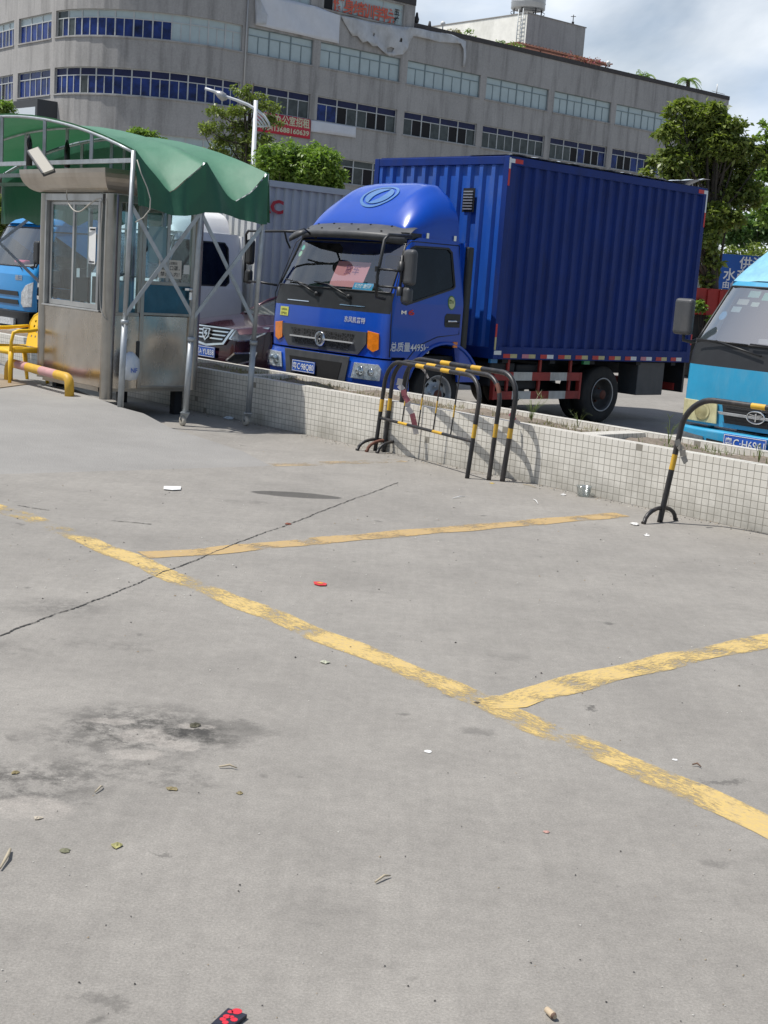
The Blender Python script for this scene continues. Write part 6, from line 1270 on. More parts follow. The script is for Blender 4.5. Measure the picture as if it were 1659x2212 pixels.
scrap(1181, 1798, .014, M('pink chip', (.45, .26, .22), .7), 'chip', 'small pinkish chip on the concrete at lower right', 16, .4); scrap(1458, 1642, .014, PAPER, 'paper_scrap', 'tiny white scrap between the two yellow lines at right', 17, .3)
scrap(926, 1624, .020, PAPER, 'paper_scrap', 'small torn white scrap below the yellow line junction', 18, .2); scrap(1030, 1518, .018, M('dark clump', (.07, .055, .035), .9), 'scrap', 'dark clump of dirt at the yellow line junction', 19, .2)
scrap(1062, 1044, .03, M('yellow scrap', (.6, .42, .05), .7), 'scrap', 'flat yellow scrap below the right legs of the barrier cluster', 20, .1)
stk = MB(); a, b = G(1180, 2190), G(1198, 2207); a.z = b.z = .012; stk.tube([a, a.lerp(b, .8), b], [.008, .009, .006], 8, mif=lambda i: i); tag(stk.build('cigarette_butt', [M('butt paper', (.50, .40, .28), .8), BRN]), 'pale cigarette butt on the concrete near the bottom edge', 'cigarette butt')
def stick(p0, p1, r, mat, label, name='stick'):
    a, b = G(*p0), G(*p1); a.z = b.z = r+.003; mb = MB(); m_ = a.lerp(b, .5)+Vector((.004, .01, .006)); mb.tube([a, m_, b], [r*.7, r, r*.5], 6); return tag(mb.build(name, mat), label, 'stick', 'sticks and straws on the concrete')
STR = M('dry straw', (.42, .36, .26), .8)
stick((22, 1840), (0, 1882), .006, STR, 'split dry straw at the lower left edge', 'straw'); stick((810, 1910), (843, 1896), .004, STR, 'thin dry straw on the concrete below the centre', 'straw'); stick((978, 1078), (1005, 1074), .004, PAPER, 'thin white stick between the barrier cluster and the puddle'); stick((1130, 1048), (1158, 1055), .005, STR, 'pale straw at the foot of the planter wall', 'straw')
stick((1152, 1080), (1162, 1090), .004, PAPER, 'short white stick below the plastic tub'); stick((1460, 1110), (1488, 1116), .007, TIS, 'white paper stick at the wall foot right of the barrier post'); stick((473, 1660), (512, 1663), .004, STR, 'thin twig right of the oil stain', 'straw'); stick((1495, 1655), (1514, 1660), .004, BRN, 'dark twig between the yellow lines')
stick((205, 1715), (222, 1702), .0035, STR, 'bent pale twig left of the stain end', 'straw')
# clear plastic tub
tbp = G(1260, 1072); mb = MB(); mb.lathe([(.001, .003), (.055, .003), (.066, .09), (.070, .092), (.070, .086), (.063, .084), (.052, .006), (.001, .006)], tbp, (0, 0, 1), 28); tag(mb.build('plastic_tub', glassM('clear plastic', (.9, .92, .92), .5, .1)), 'clear plastic food tub standing at the foot of the planter wall', 'tub')
# fine grit
random.seed(9); PB = [M('grit pale', (.55, .53, .48), .9), M('grit dark', (.06, .055, .05), .9), M('grit buff', (.34, .27, .18), .9)]
mb = MB()
for i in range(480):
    py = random.choice([random.uniform(1050, 2210), random.uniform(930, 1300)]); px = random.uniform(-20, 1680); p = G(px, py)
    if py < 1240 and px > 1100 and py < 1000+(px-1100)*.3: continue
    r = random.uniform(.0015, .0042)*(1 if py > 1500 else 1.7); a0 = random.uniform(0, 6)
    mb.add([(p.x+r*1.4*math.cos(a0), p.y+r*1.4*math.sin(a0), .002), (p.x+r*math.cos(a0+2), p.y+r*math.sin(a0+2), .002), (p.x+r*math.cos(a0+4), p.y+r*math.sin(a0+4), .002), (p.x, p.y, .002+r*.8)], [(0, 1, 3), (1, 2, 3), (2, 0, 3)], random.choice([0, 0, 1, 1, 2]))
for i in range(500):
    d_ = random.uniform(-2.4, 6); n_ = -abs(random.gauss(0, .10))-.01; p = wp(d_, n_, 0); r = random.uniform(.003, .008)
    a0 = random.uniform(0, 6); mb.add([(p.x+r*1.4*math.cos(a0), p.y+r*1.4*math.sin(a0), .002), (p.x+r*math.cos(a0+2), p.y+r*math.sin(a0+2), .002), (p.x+r*math.cos(a0+4), p.y+r*math.sin(a0+4), .002), (p.x, p.y, .002+r*.8)], [(0, 1, 3), (1, 2, 3), (2, 0, 3)], random.choice([0, 1, 1, 2]))
tag(mb.build('grit', PB), 'scattered grit and crumbs on the concrete', 'grit', kind='stuff')

# ============================================================ OFFICE BUILDING
def wall_mat():
    m = bpy.data.materials.new('grey mosaic wall'); m.use_nodes = True; nt = m.node_tree; b = nt.nodes['Principled BSDF']; L = nt.links.new
    g = N(nt, 'ShaderNodeNewGeometry'); P = g.outputs['Position']
    def nz_(sc, scl=None, det=6):
        mp = N(nt, 'ShaderNodeMapping'); mp.inputs['Scale'].default_value = scl or (1, 1, 1); L(P, mp.inputs[0]); n = N(nt, 'ShaderNodeTexNoise'); n.inputs['Scale'].default_value = sc; n.inputs['Detail'].default_value = det; n.inputs['Roughness'].default_value = .65; L(mp.outputs[0], n.inputs['Vector']); return n.outputs[0]
    def rg(x, a, b_, c, d): r = N(nt, 'ShaderNodeMapRange'); r.inputs[1].default_value = a; r.inputs[2].default_value = b_; r.inputs[3].default_value = c; r.inputs[4].default_value = d; L(x, r.inputs[0]); return r.outputs[0]
    def ml(a, b_): q = N(nt, 'ShaderNodeMath', operation='MULTIPLY'); L(a, q.inputs[0]); L(b_, q.inputs[1]); return q.outputs[0]
    v = ml(ml(rg(nz_(.25), .3, .7, .90, 1.1), rg(nz_(9), .3, .7, .88, 1.12)), rg(nz_(1.3, (1, 1, .10)), .48, .68, 1.0, .66))
    c = N(nt, 'ShaderNodeRGB'); c.outputs[0].default_value = (.385, .375, .362, 1); s = N(nt, 'ShaderNodeVectorMath', operation='SCALE'); L(c.outputs[0], s.inputs[0]); L(v, s.inputs['Scale']); L(s.outputs[0], b.inputs['Base Color']); b.inputs['Roughness'].default_value = .8
    return m
WALL = wall_mat(); DKB = M('dark roof band', (.06, .055, .055), .8, var=.2); WFR = M('window frame white', (.50, .52, .52), .5, var=.1); WFT = M('window frame grey teal', (.20, .26, .28), .55, var=.15)
PW = M('whited window glass', (.44, .53, .54), .3, var=.07, vs=1.5, coat=.3); PBL = M('blue window film', (.012, .03, .15), .2, spec=.3, var=.8, vs=1.1); PNV = M('navy transom glass', (.018, .022, .075), .3, spec=.25, var=.3, vs=2)
PGR = M('grey window glass', (.06, .07, .07), .15, spec=.4, var=.5, vs=1.5); PBK = M('open window gap', (.008, .008, .01), .8); PWN = M('brown blind', (.30, .24, .16), .6)
FD = Vector((math.cos(R(40.21)), math.sin(R(40.21)), 0)); F0 = Vector((0, 103.22, 0)); FN = Vector((FD.y, -FD.x, 0))     # FN points to the camera
def fp(s, off, z): q = F0+FD*s+FN*off; return Vector((q.x, q.y, z))
flat_end = fp(-15.6, 0, 0)
plan = [fp(38, 0, 0), flat_end]+[Vector((x, y, 0)) for x, y in ((-12.9, 92.35), (-13.85, 91.75), (-15, 91.25), (-16.1, 90.9), (-17.24, 90.7), (-18.4, 90.62), (-19.54, 90.64), (-20.55, 90.8), (-21.51, 91.1), (-22.52, 91.55), (-23.4, 92.15), (-24.21, 92.87), (-24.65, 93.44), (-27.9, 97.09), (-29.92, 99.66), (-36, 107.2))]
plan = plan[::-1]   # from far left to right
cum = [0]
for i in range(1, len(plan)): cum.append(cum[-1]+(plan[i]-plan[i-1]).length)
def PT(t, off=0.0):
    t = max(0, min(cum[-1]-1e-6, t)); i = max(k for k in range(len(cum)) if cum[k] <= t); i = min(i, len(plan)-2)
    f = (t-cum[i])/(cum[i+1]-cum[i]); d = (plan[i+1]-plan[i]).normalized(); return plan[i].lerp(plan[i+1], f)+Vector((d.y, -d.x, 0))*off
T_flat0 = cum[len(plan)-2]                   # where the long flat front starts (s=-15.6)
def TS(s): return T_flat0+(s+15.6)
def T_of(x, y):
    best = min(((Vector((x, y, 0))-PT(t)).length, t) for t in [cum[-1]*k/4000 for k in range(2400)]); return best[1]
tL1, tL0 = T_of(-24.65, 93.44), T_of(-27.9, 97.09); tC = T_of(-24.21, 92.87); tM = T_of(-28.44, 97.75)
bays = [(-14.92, -9.5), (-8.85, -1.5), (-.8, 6.65), (7.3, 14.3), (14.98, 21.96), (22.65, 29.8)]
levels = [(15.95, 17.63, 'white'), (12.28, 13.98, 'dark'), (8.2, 9.95, 'low')]
wins = []
for (z0, z1, kd) in levels:
    for j, (a, b) in enumerate(bays): wins.append((TS(a), TS(b), z0, z1, kd, 4 if j else 3, j))
    wins.append((tC, TS(-15.4), z0, z1, kd+'c', 11, 9)); wins.append((tL0, tL1, z0, z1, kd+'l', 3, 10)); wins.append((tM-6, tM, z0, z1, kd+'l', 5, 11))
for (a, b, n_) in ((-14.9, -9.9, 3), (-8.8, -1.5, 4)): wins.append((TS(a), TS(b), 19.86, 21.38, 'five', n_, 20))
wins.append((tC, TS(-15.4), 19.86, 21.38, 'whitec', 11, 21))
bd = thing('office_building', 'large grey office block with a rounded corner and rows of ribbon windows behind everything', 'building', fp(0, 0, 0)); BL = fp(0, 0, 0)
def sub_t(a, b):
    pts = [a]+[c for c in cum if a+1e-4 < c < b-1e-4]+[b]; return pts
def facade(t0, t1, z0, z1, wl, mb, mi=0):
    tb_ = sorted(set([t0, t1]+[c for c in cum if t0 < c < t1]+[v for w_ in wl for v in w_[:2] if t0 <= v <= t1])); zb_ = sorted(set([z0, z1]+[v for w_ in wl for v in w_[2:4]]))
    for i in range(len(tb_)-1):
        if tb_[i+1]-tb_[i] < 1e-4: continue
        for j in range(len(zb_)-1):
            tm, zm = (tb_[i]+tb_[i+1])/2, (zb_[j]+zb_[j+1])/2
            if any(w_[0] < tm < w_[1] and w_[2] < zm < w_[3] for w_ in wl): continue
            a, b = PT(tb_[i]), PT(tb_[i+1]-1e-5); mb.add([a-BL+Vector((0, 0, zb_[j])), b-BL+Vector((0, 0, zb_[j])), b-BL+Vector((0, 0, zb_[j+1])), a-BL+Vector((0, 0, zb_[j+1]))], [(0, 1, 2, 3)], mi)
    for w_ in wl:   # reveals
        ts = sub_t(w_[0], w_[1]); D = -.28
        for i in range(len(ts)-1):
            a, b, c_, d_ = PT(ts[i]), PT(ts[i+1]), PT(ts[i+1], D), PT(ts[i], D)
            for z in (w_[2], w_[3]): mb.add([p-BL+Vector((0, 0, z)) for p in (a, b, c_, d_)], [(0, 1, 2, 3)], mi)
        for t in (w_[0], w_[1]): a, d_ = PT(t), PT(t, D); mb.add([a-BL+Vector((0, 0, w_[2])), d_-BL+Vector((0, 0, w_[2])), d_-BL+Vector((0, 0, w_[3])), a-BL+Vector((0, 0, w_[3]))], [(0, 1, 2, 3)], mi)
mb = MB(); T5 = TS(-.45); main = [w_ for w_ in wins if w_[2] < 18]
facade(0, cum[-1], 0, 19.83, main, mb); facade(0, T5, 19.83, 24.0, [w_ for w_ in wins if w_[2] > 18], mb); facade(T5, cum[-1], 19.83, 19.98, [], mb)
# side return of the fifth storey, right end wall, roof slabs
def vq(a, b, z0, z1, mi=0): mb.add([a-BL+Vector((0, 0, z0)), b-BL+Vector((0, 0, z0)), b-BL+Vector((0, 0, z1)), a-BL+Vector((0, 0, z1))], [(0, 1, 2, 3)], mi)
vq(PT(T5), PT(T5, -14), 19.9, 24.0); vq(PT(cum[-1]), PT(cum[-1], -30), 0, 19.98); vq(PT(0), PT(0, -25), 0, 24)
Bk = [PT(t) for t in [0]+cum[1:]]
mb.add([p-BL+Vector((0, 0, 19.90)) for p in plan]+[fp(38, -30, 19.90)-BL, fp(-25, -30, 19.90)-BL], [tuple(range(len(plan)+2))])
wo = mb.build('wall', WALL, bd)
mb = MB(); z_ = [19.98, 20.33]
for (a, b, z0, z1) in ((T5, cum[-1], 19.98, 20.32), (0, T5, 23.6, 24.1), (TS(-15), T5, 21.50, 21.95)):
    for i, t in enumerate(sub_t(a, b)[:-1]):
        u = sub_t(a, b)[i+1]; A_, B_, C_, D_ = PT(t, .06), PT(u-1e-5, .06), PT(u-1e-5, -.35), PT(t, -.35)
        mb.add([p-BL+Vector((0, 0, z)) for z in (z0, z1) for p in (A_, B_, C_, D_)], [(0, 1, 5, 4), (4, 5, 6, 7), (0, 3, 2, 1), (2, 3, 7, 6), (1, 2, 6, 5), (0, 4, 7, 3)])
mb.build('parapet', DKB, bd)
PM = [PW, PBL, PNV, PGR, PBK, PWN]; random.seed(17)
pats = {0: [3, 3, 3, 3, 3, 3], 1: [1, 1, 4, 3, 3, 4, 4, 3], 2: [3, 4, 4, 3, 3, 4, 4, 3], 3: [3, 3, 3, 3, 3, 3, 3, 3], 4: [3, 3, 3, 4, 1, 4, 4, 1], 5: [1, 4, 4, 1, 1, 4, 1, 1]}
for (a, b, z0, z1, kd, n, j) in wins:
    white = kd == 'white'; frm = WFT if white else WFR; f = MB(); g = MB(); zt_ = z0+(z1-z0)*.70; off = -.16; th = .045
    def bar(t0, t1, za, zb, dep=.05, o_=0):
        ts = sub_t(t0, t1)
        for i in range(len(ts)-1):
            A_, B_, C_, D_ = PT(ts[i], off+o_), PT(ts[i+1], off+o_), PT(ts[i+1], off-dep), PT(ts[i], off-dep)
            f.add([p-BL+Vector((0, 0, z)) for z in (za, zb) for p in (A_, B_, C_, D_)], [(0, 1, 5, 4), (4, 5, 6, 7), (0, 3, 2, 1), (2, 3, 7, 6), (1, 2, 6, 5), (0, 4, 7, 3)])
    bar(a, b, z0, z0+.06, .05, .01); bar(a, b, z1-.06, z1, .05, .01); bar(a, b, zt_-.03, zt_+.03, .05, .008)
    bw_ = (b-a)/n
    for k in range(n+1): t = a+bw_*k; bar(max(a, t-.045), min(b, t+.045), z0+.061, z1-.061, .05, .016)
    for k in range(n): t = a+bw_*(k+.5); bar(t-.03, t+.03, z0+.061, zt_-.031, .05, .004)
    def pane(t0, t1, za, zb, mi): g.add([PT(t0, off-.03)-BL+Vector((0, 0, za)), PT(t1, off-.03)-BL+Vector((0, 0, za)), PT(t1, off-.03)-BL+Vector((0, 0, zb)), PT(t0, off-.03)-BL+Vector((0, 0, zb))], [(0, 1, 2, 3)], mi)
    for k in range(n):
        t0, tm_, t1 = a+bw_*k, a+bw_*(k+.5), a+bw_*(k+1)
        if kd == 'white': l, r, tp_ = 0, 0, 0
        elif kd == 'whitec': l, r = (0, 0) if k >= 7 else ((1, 1) if k > 1 else (3, 1)); tp_ = 0 if k >= 6 else (3 if k < 2 else 3); tp_ = 0 if k > 0 else 3
        elif kd == 'whitel': l, r, tp_ = 1, 1, 0
        elif kd == 'darkc': l, r, tp_ = (1, 1, 2); l = 1 if k < 2 or k > 4 else random.choice([1, 1, 3])
        elif kd == 'darkl': l, r, tp_ = random.choice([1, 1, 4]), 1, 1
        elif kd == 'five': l, r, tp_ = (4, 0, 0) if (n == 4 and k == 0) else (0, 0, 0)
        elif kd == 'low': l, r, tp_ = ((5, 4, 3) if k == 1 else (3, 4, 3)) if j == 1 else (3, 4, 3)
        elif kd.startswith('low'): l, r, tp_ = 0, 0, 0
        else: pt_ = pats.get(j, [3]*8); l, r, tp_ = pt_[2*k % len(pt_)], pt_[(2*k+1) % len(pt_)], 2
        pane(t0, tm_, z0+.06, zt_, l); pane(tm_, t1, z0+.06, zt_, r); pane(t0, t1, zt_, z1-.06, tp_)
    wob = f.build('window', frm, bd); g.build('pane', PM, wob)
    sl = MB()
    ts = sub_t(a-.08, b+.08)
    for i in range(len(ts)-1):
        A_, B_, C_, D_ = PT(ts[i], .07), PT(ts[i+1], .07), PT(ts[i+1], .003), PT(ts[i], .003); sl.add([p-BL+Vector((0, 0, z)) for z in (z0-.09, z0-.004) for p in (A_, B_, C_, D_)], [(0, 1, 5, 4), (4, 5, 6, 7), (0, 3, 2, 1), (2, 3, 7, 6), (1, 2, 6, 5), (0, 4, 7, 3)])
    sl.build('sill', WALL, wob)
pp = MB(); pp.tube([fp(-15.15, .08, 12.2), fp(-15.15, .08, 19.6)], .05, 8); o = pp.build('drain_pipe', M('pale pipe', (.5, .5, .48), .6)); o.location = -BL; o.parent = bd
# red lettering in the fifth floor windows
for i, ch in enumerate('健身培训学院'): text(ch, 1.05, lambda u, v: fp(-7.95+i*.92+u, -.10, 20.0+v)-BL, M('red window lettering', (.62, .12, .07), .6), 'window_lettering', bd, .02)
text('五楼', .5, lambda u, v: fp(-2.35, -.09, 20.0)-BL+Vector((0, 0, 0)) + FD*(u if u < .5 else u-.5) + Vector((0, 0, v+(.6 if u < .5 else 0))), INK, 'window_lettering', bd, .03)
for (s_, ch) in ((-14.6, '心'), (-13.5, '教')): text(ch, 1.05, lambda u, v: fp(s_+u, -.10, 20.0+v)-BL, M('red window lettering', (.62, .12, .07), .6), 'window_lettering', bd, .02)
# rooftop stair tower
tw = thing('roof_tower', 'plain block-shaped stair tower with a stained white side rising from the office roof', 'tower', fp(17.1, -6, 19.9), R(40.21))
mb = MB(); mb.box(0, 7.25, .0, 13, 0, 4.72); mb.build('wall', WALL, tw)
mb = MB(); mb.box(-.05, -.003, .02, 13, .5, 4.70); mb.build('white_side', M('stained white plaster', (.86, .85, .78), .85, var=.12, vs=.6, dirt=.5, dcol=(.40, .40, .34), ds=.5), tw)
mb = MB(); mb.box(-.1, 7.35, -.05, 13.05, 4.721, 4.80); mb.build('coping', M('grey coping', (.30, .29, .27), .8), tw)
mb = MB(); mb.tube([(-.25, .35, .8), (-.25, .35, 5.1)], .04, 6); mb.tube([(-.25, .9, .8), (-.25, .9, 5.1)], .04, 6)
for k in range(12): mb.tube([(-.25, .35, 1+k*.34), (-.25, .9, 1+k*.34)], .03, 6)
mb.build('ladder', GALV, tw)
wt = thing('water_tank', 'round steel water tank standing on the rooftop stair tower', 'tank', fp(19.6, -8.6, 24.7)); mb = MB(); mb.lathe([(.001, .9), (1.45, .9), (1.5, .95), (1.5, 2.9), (1.3, 3.2), (.001, 3.5)], (0, 0, 0), (0, 0, 1), 36)
for z in (1.4, 1.95, 2.5): mb.lathe([(1.5, z-.03), (1.53, z), (1.5, z+.03)], (0, 0, 0), (0, 0, 1), 36)
mb.build('body', M('galvanised tank', (.55, .57, .58), .45, .5, var=.1, vs=1), wt); mb = MB()
for a in range(6): x, y = 1.2*math.cos(a*1.047), 1.2*math.sin(a*1.047); mb.tube([(x, y, 0), (x, y, .9)], .06, 8)
mb.lathe([(1.5, .55), (1.5, .62)], (0, 0, 0), (0, 0, 1), 24); mb.build('stand', DKB, wt)
an = MB(); an.tube([fp(23.2, -6.5, 24.7), fp(23.2, -6.5, 25.6)], .04, 6); an.tube([fp(22.9, -6.5, 25.4), fp(23.5, -6.5, 25.5)], .03, 6); an.box(-.1, .1, -.1, .1, 0, .25, T=Matrix.Translation(fp(23.2, -6.5, 24.75))); tag(an.build('antenna', DKB), 'small dark antenna on the stair tower roof', 'antenna')
# rooftop pergola
pe = thing('pergola', 'rust coloured slatted pergola roof along the office roof edge below the stair tower', 'pergola', fp(12, -2.0, 19.9), R(40.21))
mb = MB(); mb.box(0, 11.6, .0, .12, 1.02, 1.16); mb.box(0, 11.6, 1.9, 2.02, 1.0, 1.14); WD_ = M('rusty timber', (.22, .10, .07), .8, var=.3, vs=2); mb.build('beam', WD_, pe)
for k in range(30): q = MB(); q.box(.1+k*.39, .19+k*.39, -.35, 2.4, 1.165, 1.26); q.build('slat', WD_, pe)
mb = MB()
for k in range(5):
    for y in (.06, 1.96): mb.tube([(.3+k*2.7, y, 0), (.3+k*2.7, y, 1.0)], .07, 8)
mb.build('post', WD_, pe)

# ---------------- trees
def leaves(blobs, n, size, seed, clump=26, aspect=2.2):
    rng = np.random.default_rng(seed); nb = max(1, n//clump); vol = np.array([b[3]*b[4]*b[5] for b in blobs]); pr_ = vol**.75/np.sum(vol**.75); bi = rng.choice(len(blobs), nb, p=pr_); B_ = np.array(blobs)[bi]
    d = rng.normal(size=(nb, 3)); d /= np.linalg.norm(d, axis=1)[:, None]; rad = rng.uniform(.3, 1.22, nb)**.6; C_ = B_[:, :3]+d*rad[:, None]*B_[:, 3:6]
    crs = (B_[:, 3:6].mean(axis=1)*.22)[:, None]*rng.uniform(.5, 1.3, (nb, 1)); ctr = np.repeat(C_, clump, 0); cs = np.repeat(crs, clump, 0); N_ = len(ctr)
    pos = ctr+rng.normal(size=(N_, 3))*cs*np.array([1, 1, .7]); a = rng.uniform(0, 2*np.pi, N_); tl = rng.normal(0, .5, N_)-.25
    dr_ = np.stack([np.cos(a)*np.cos(tl), np.sin(a)*np.cos(tl), np.sin(tl)], 1); up = np.tile([0, 0, 1.], (N_, 1))+rng.normal(size=(N_, 3))*.55; sd_ = np.cross(dr_, up); sd_ /= np.linalg.norm(sd_, axis=1)[:, None]; nr = np.cross(sd_, dr_)
    s = size*rng.uniform(.6, 1.3, (N_, 1)); p0 = pos; p1 = pos+dr_*s*.5+sd_*s/aspect*.5+nr*s*.06; p2 = pos+dr_*s-nr*s*.12; p3 = pos+dr_*s*.5-sd_*s/aspect*.5+nr*s*.06
    V = np.stack([p0, p1, p2, p3], 1).reshape(-1, 3); return V.astype(np.float32), N_
def leaf_obj(name, V, N_, mat, parent):
    me = bpy.data.meshes.new(name); me.vertices.add(len(V)); me.vertices.foreach_set('co', V.ravel()); me.loops.add(N_*4); me.loops.foreach_set('vertex_index', np.arange(N_*4, dtype=np.int32)); me.polygons.add(N_)
    me.polygons.foreach_set('loop_start', np.arange(0, N_*4, 4, dtype=np.int32)); me.update(calc_edges=True); me.materials.append(mat); o = bpy.data.objects.new(name, me); COL.objects.link(o); o.parent = parent; return o
def tree(name, label, base, blobs, n, size, seed, mat=LEAF, trunk_r=.12, trunk_pts=None, limbs=8, group=None, twigs=True, clump=26):
    t = thing(name, label, 'tree', base, 0, group); random.seed(seed); b0 = Vector(base)
    bl = [(b[0]-b0.x, b[1]-b0.y, b[2]-b0.z, b[3], b[4], b[5]) for b in blobs]; V, N_ = leaves(bl, n, size, seed, clump); leaf_obj('crown', V, N_, mat, t)
    zt = max(b[2]+b[5]*.5 for b in bl); mb = MB(); cxm, cym = sum(b[0] for b in bl)/len(bl), sum(b[1] for b in bl)/len(bl)
    tp_ = trunk_pts or [(0, 0, -.05), (.03, 0, zt*.3), (cxm*.4, cym*.4, zt*.6), (cxm*.8, cym*.8, zt)]
    mb.tube(tp_, [trunk_r*(1-.8*i/(len(tp_)-1)) for i in range(len(tp_))], 10)
    for i in range(min(limbs, 60)):
        b = bl[i % len(bl)]; f = random.uniform(.3, .8); zs_ = f*zt; k = min(len(tp_)-2, int(f*(len(tp_)-1))); g_ = f*(len(tp_)-1)-k; st_ = Vector(tp_[k]).lerp(Vector(tp_[k+1]), g_)
        e = Vector((b[0]+random.uniform(-.7, .7)*b[3], b[1]+random.uniform(-.7, .7)*b[4], b[2]+random.uniform(-.3, .7)*b[5])); md = st_.lerp(e, .5)+Vector((0, 0, -.08*(e-st_).length)); r0 = trunk_r*.38*(1-f*.5)
        mb.tube([st_, md, e], [r0, r0*.6, r0*.2], 6)
    mb.build('trunk', BARK, t); return t
def blob(px, py, Y, rx, ry, rz): p = atY(px, py, Y); return (p.x, p.y, p.z, rx, ry, rz)
def gnd(px, py, Y): p = atY(px, py, Y); return (p.x, p.y, 0)
# slender tiered tree behind the canopy
Y = 50; sc_ = Y/F_PX
b = []
for (px, py, w_, h_) in ((540, 182, 20, 9), (520, 196, 24, 10), (548, 208, 36, 10), (470, 245, 48, 13), (520, 240, 34, 14), (575, 232, 40, 12), (460, 275, 40, 13), (520, 275, 40, 15), (585, 262, 36, 12), (440, 282, 22, 9), (500, 305, 55, 13), (560, 300, 50, 14), (475, 330, 45, 14), (545, 335, 60, 14), (600, 318, 36, 10), (490, 352, 40, 12)):
    b.append(blob(px, py, Y+random.uniform(-.4, .4), w_*sc_*.62, .6, h_*sc_*.8))
tx = atY(527, 355, Y)
tree('slender_tree', 'slender tree with loose tiers of leaves rising above the canopy beside the street lamp', (tx.x, tx.y, 0), b, 6500, .15, 41, LEAF, .13, [(0, 0, 0), (0, 0, 3), (.05, 0, 5.4), (.12, 0, 7), (.2, 0, 8.3)], 26, clump=24)
Y = 46
def bush(name, label, lst, Y, n, size, seed, mat, base_px, tr_=.12, limbs=10, group=None, clump=26):
    s_ = Y/F_PX; return tree(name, label, gnd(*base_px, Y), [blob(px, py, Y+random.uniform(-.5, .5), w_*s_, w_*s_*.8, h_*s_) for (px, py, w_, h_) in lst], n, size, seed, mat, tr_, None, limbs, group, clump=clump)
bush('round_tree', 'bright green bushy tree directly behind the green canopy, left of its neighbour', [(590, 345, 34, 26), (625, 335, 34, 28), (575, 375, 34, 26), (620, 380, 40, 34), (655, 370, 26, 34)], 46, 9000, .17, 51, LEAF2, (610, 400), group='bushy trees behind the grey box truck')
bush('round_tree', 'bright green bushy tree just left of the dark blue cargo box', [(685, 332, 26, 22), (670, 355, 34, 30), (705, 350, 28, 26), (695, 385, 40, 32), (725, 385, 22, 26), (660, 395, 34, 24)], 47, 9000, .17, 52, LEAF2, (690, 410), group='bushy trees behind the grey box truck')
bush('small_tree', 'tip of a yellow green tree showing just above the canopy roof', [(300, 290, 22, 14), (322, 298, 22, 12), (285, 300, 16, 10), (350, 305, 12, 6)], 55, 2600, .17, 53, LEAF2, (310, 330))
bush('small_tree', 'leafy branch tip at the upper left edge under the white sign board', [(5, 228, 22, 9), (20, 236, 18, 8), (-20, 240, 26, 14)], 60, 1800, .18, 54, LEAF2, (0, 260))
bush('small_tree', 'dark green tree at the left edge behind the bright blue truck', [(0, 455, 40, 26), (15, 440, 30, 16), (-20, 490, 40, 34), (15, 480, 24, 24), (60, 470, 40, 20)], 40, 4000, .17, 55, LEAF, (0, 520))
big = [(1455, 245, 20, 24), (1490, 232, 26, 18), (1530, 250, 40, 26), (1570, 270, 36, 24), (1440, 285, 26, 20), (1500, 290, 46, 34), (1560, 310, 50, 34), (1605, 320, 34, 30), (1420, 345, 20, 22), (1460, 345, 36, 28), (1520, 360, 50, 34), (1590, 370, 44, 34), (1450, 385, 30, 22), (1560, 420, 48, 34), (1610, 420, 34, 34), (1540, 470, 36, 34), (1575, 470, 30, 24), (1530, 520, 22, 26), (1535, 560, 18, 22), (1528, 600, 14, 24), (1545, 572, 14, 14), (1522, 640, 10, 20), (1400, 372, 14, 16), (1475, 228, 12, 12), (1548, 232, 16, 14), (1640, 345, 16, 18)]
bush('tree', 'tall leafy tree standing right behind the rear end of the dark blue truck', [(q[0], q[1], q[2]*.86, q[3]*.84) for q in big], 30, 19000, .145, 61, LEAF, (1532, 700), .17, 44, clump=22)
bush('tree', 'tree at the right edge beyond the tall tree, its top against the sky', [(1650, 290, 14, 26), (1660, 350, 26, 40), (1640, 400, 24, 30), (1670, 440, 34, 40), (1700, 340, 40, 60)], 37, 8000, .15, 62, LEAF2, (1700, 600), .16, 10)
bush('tree', 'green tree above the blue sign board at the right edge', [(1590, 490, 34, 24), (1625, 480, 30, 24), (1650, 500, 30, 26), (1572, 508, 22, 18), (1680, 490, 40, 36), (1600, 512, 40, 18)], 58, 8000, .22, 63, LEAF3, (1620, 600), .16, 10)
bush('tree', 'low dark shrub mass behind the light blue truck at the far right', [(1575, 560, 34, 26), (1570, 610, 34, 26), (1640, 560, 50, 30), (1640, 620, 60, 34), (1700, 600, 60, 50)], 52, 7000, .2, 64, LEAF, (1600, 680), .1, 4)
bush('shrub', 'small yellow green shrub below the tall tree between the two trucks', [(1512, 660, 10, 14), (1520, 680, 12, 12), (1540, 690, 10, 8)], 30, 900, .10, 65, LEAF2, (1515, 700), .03, 4)
# rooftop palms and plants
def palm(s_, h, rad, seed, label, off=-2.0):
    o = thing('palm', label, 'palm', fp(s_, off, 19.9), 0, 'palms on the office roof'); random.seed(seed); mb = MB(); mb.tube([(0, 0, 0), (.05, 0, h*.6), (0, 0, h)], [.22, .18, .2], 8); mb.build('trunk', BARK, o); mb = MB()
    for i in range(20):
        a = 6.283*i/20+random.uniform(-.2, .2); el = random.uniform(.1, 1.1); d = Vector((math.cos(a), math.sin(a), 0)); pts = [Vector((0, 0, h))+d*rad*t*math.cos(el*.6)+Vector((0, 0, rad*(math.sin(el)*t-.95*t*t))) for t in (0, .25, .5, .75, 1)]
        for k in range(4):
            for j in range(5):
                p = pts[k].lerp(pts[k+1], j/5); s2 = Vector((-d.y, d.x, 0))
                for sg in (1, -1): e = p+s2*sg*rad*.26*(1-(k+j/5)/5)+d*rad*.10-Vector((0, 0, rad*.12)); mb.add([p, p+d*rad*.05, e], [(0, 1, 2)])
    mb.build('crown', LEAF2, o)
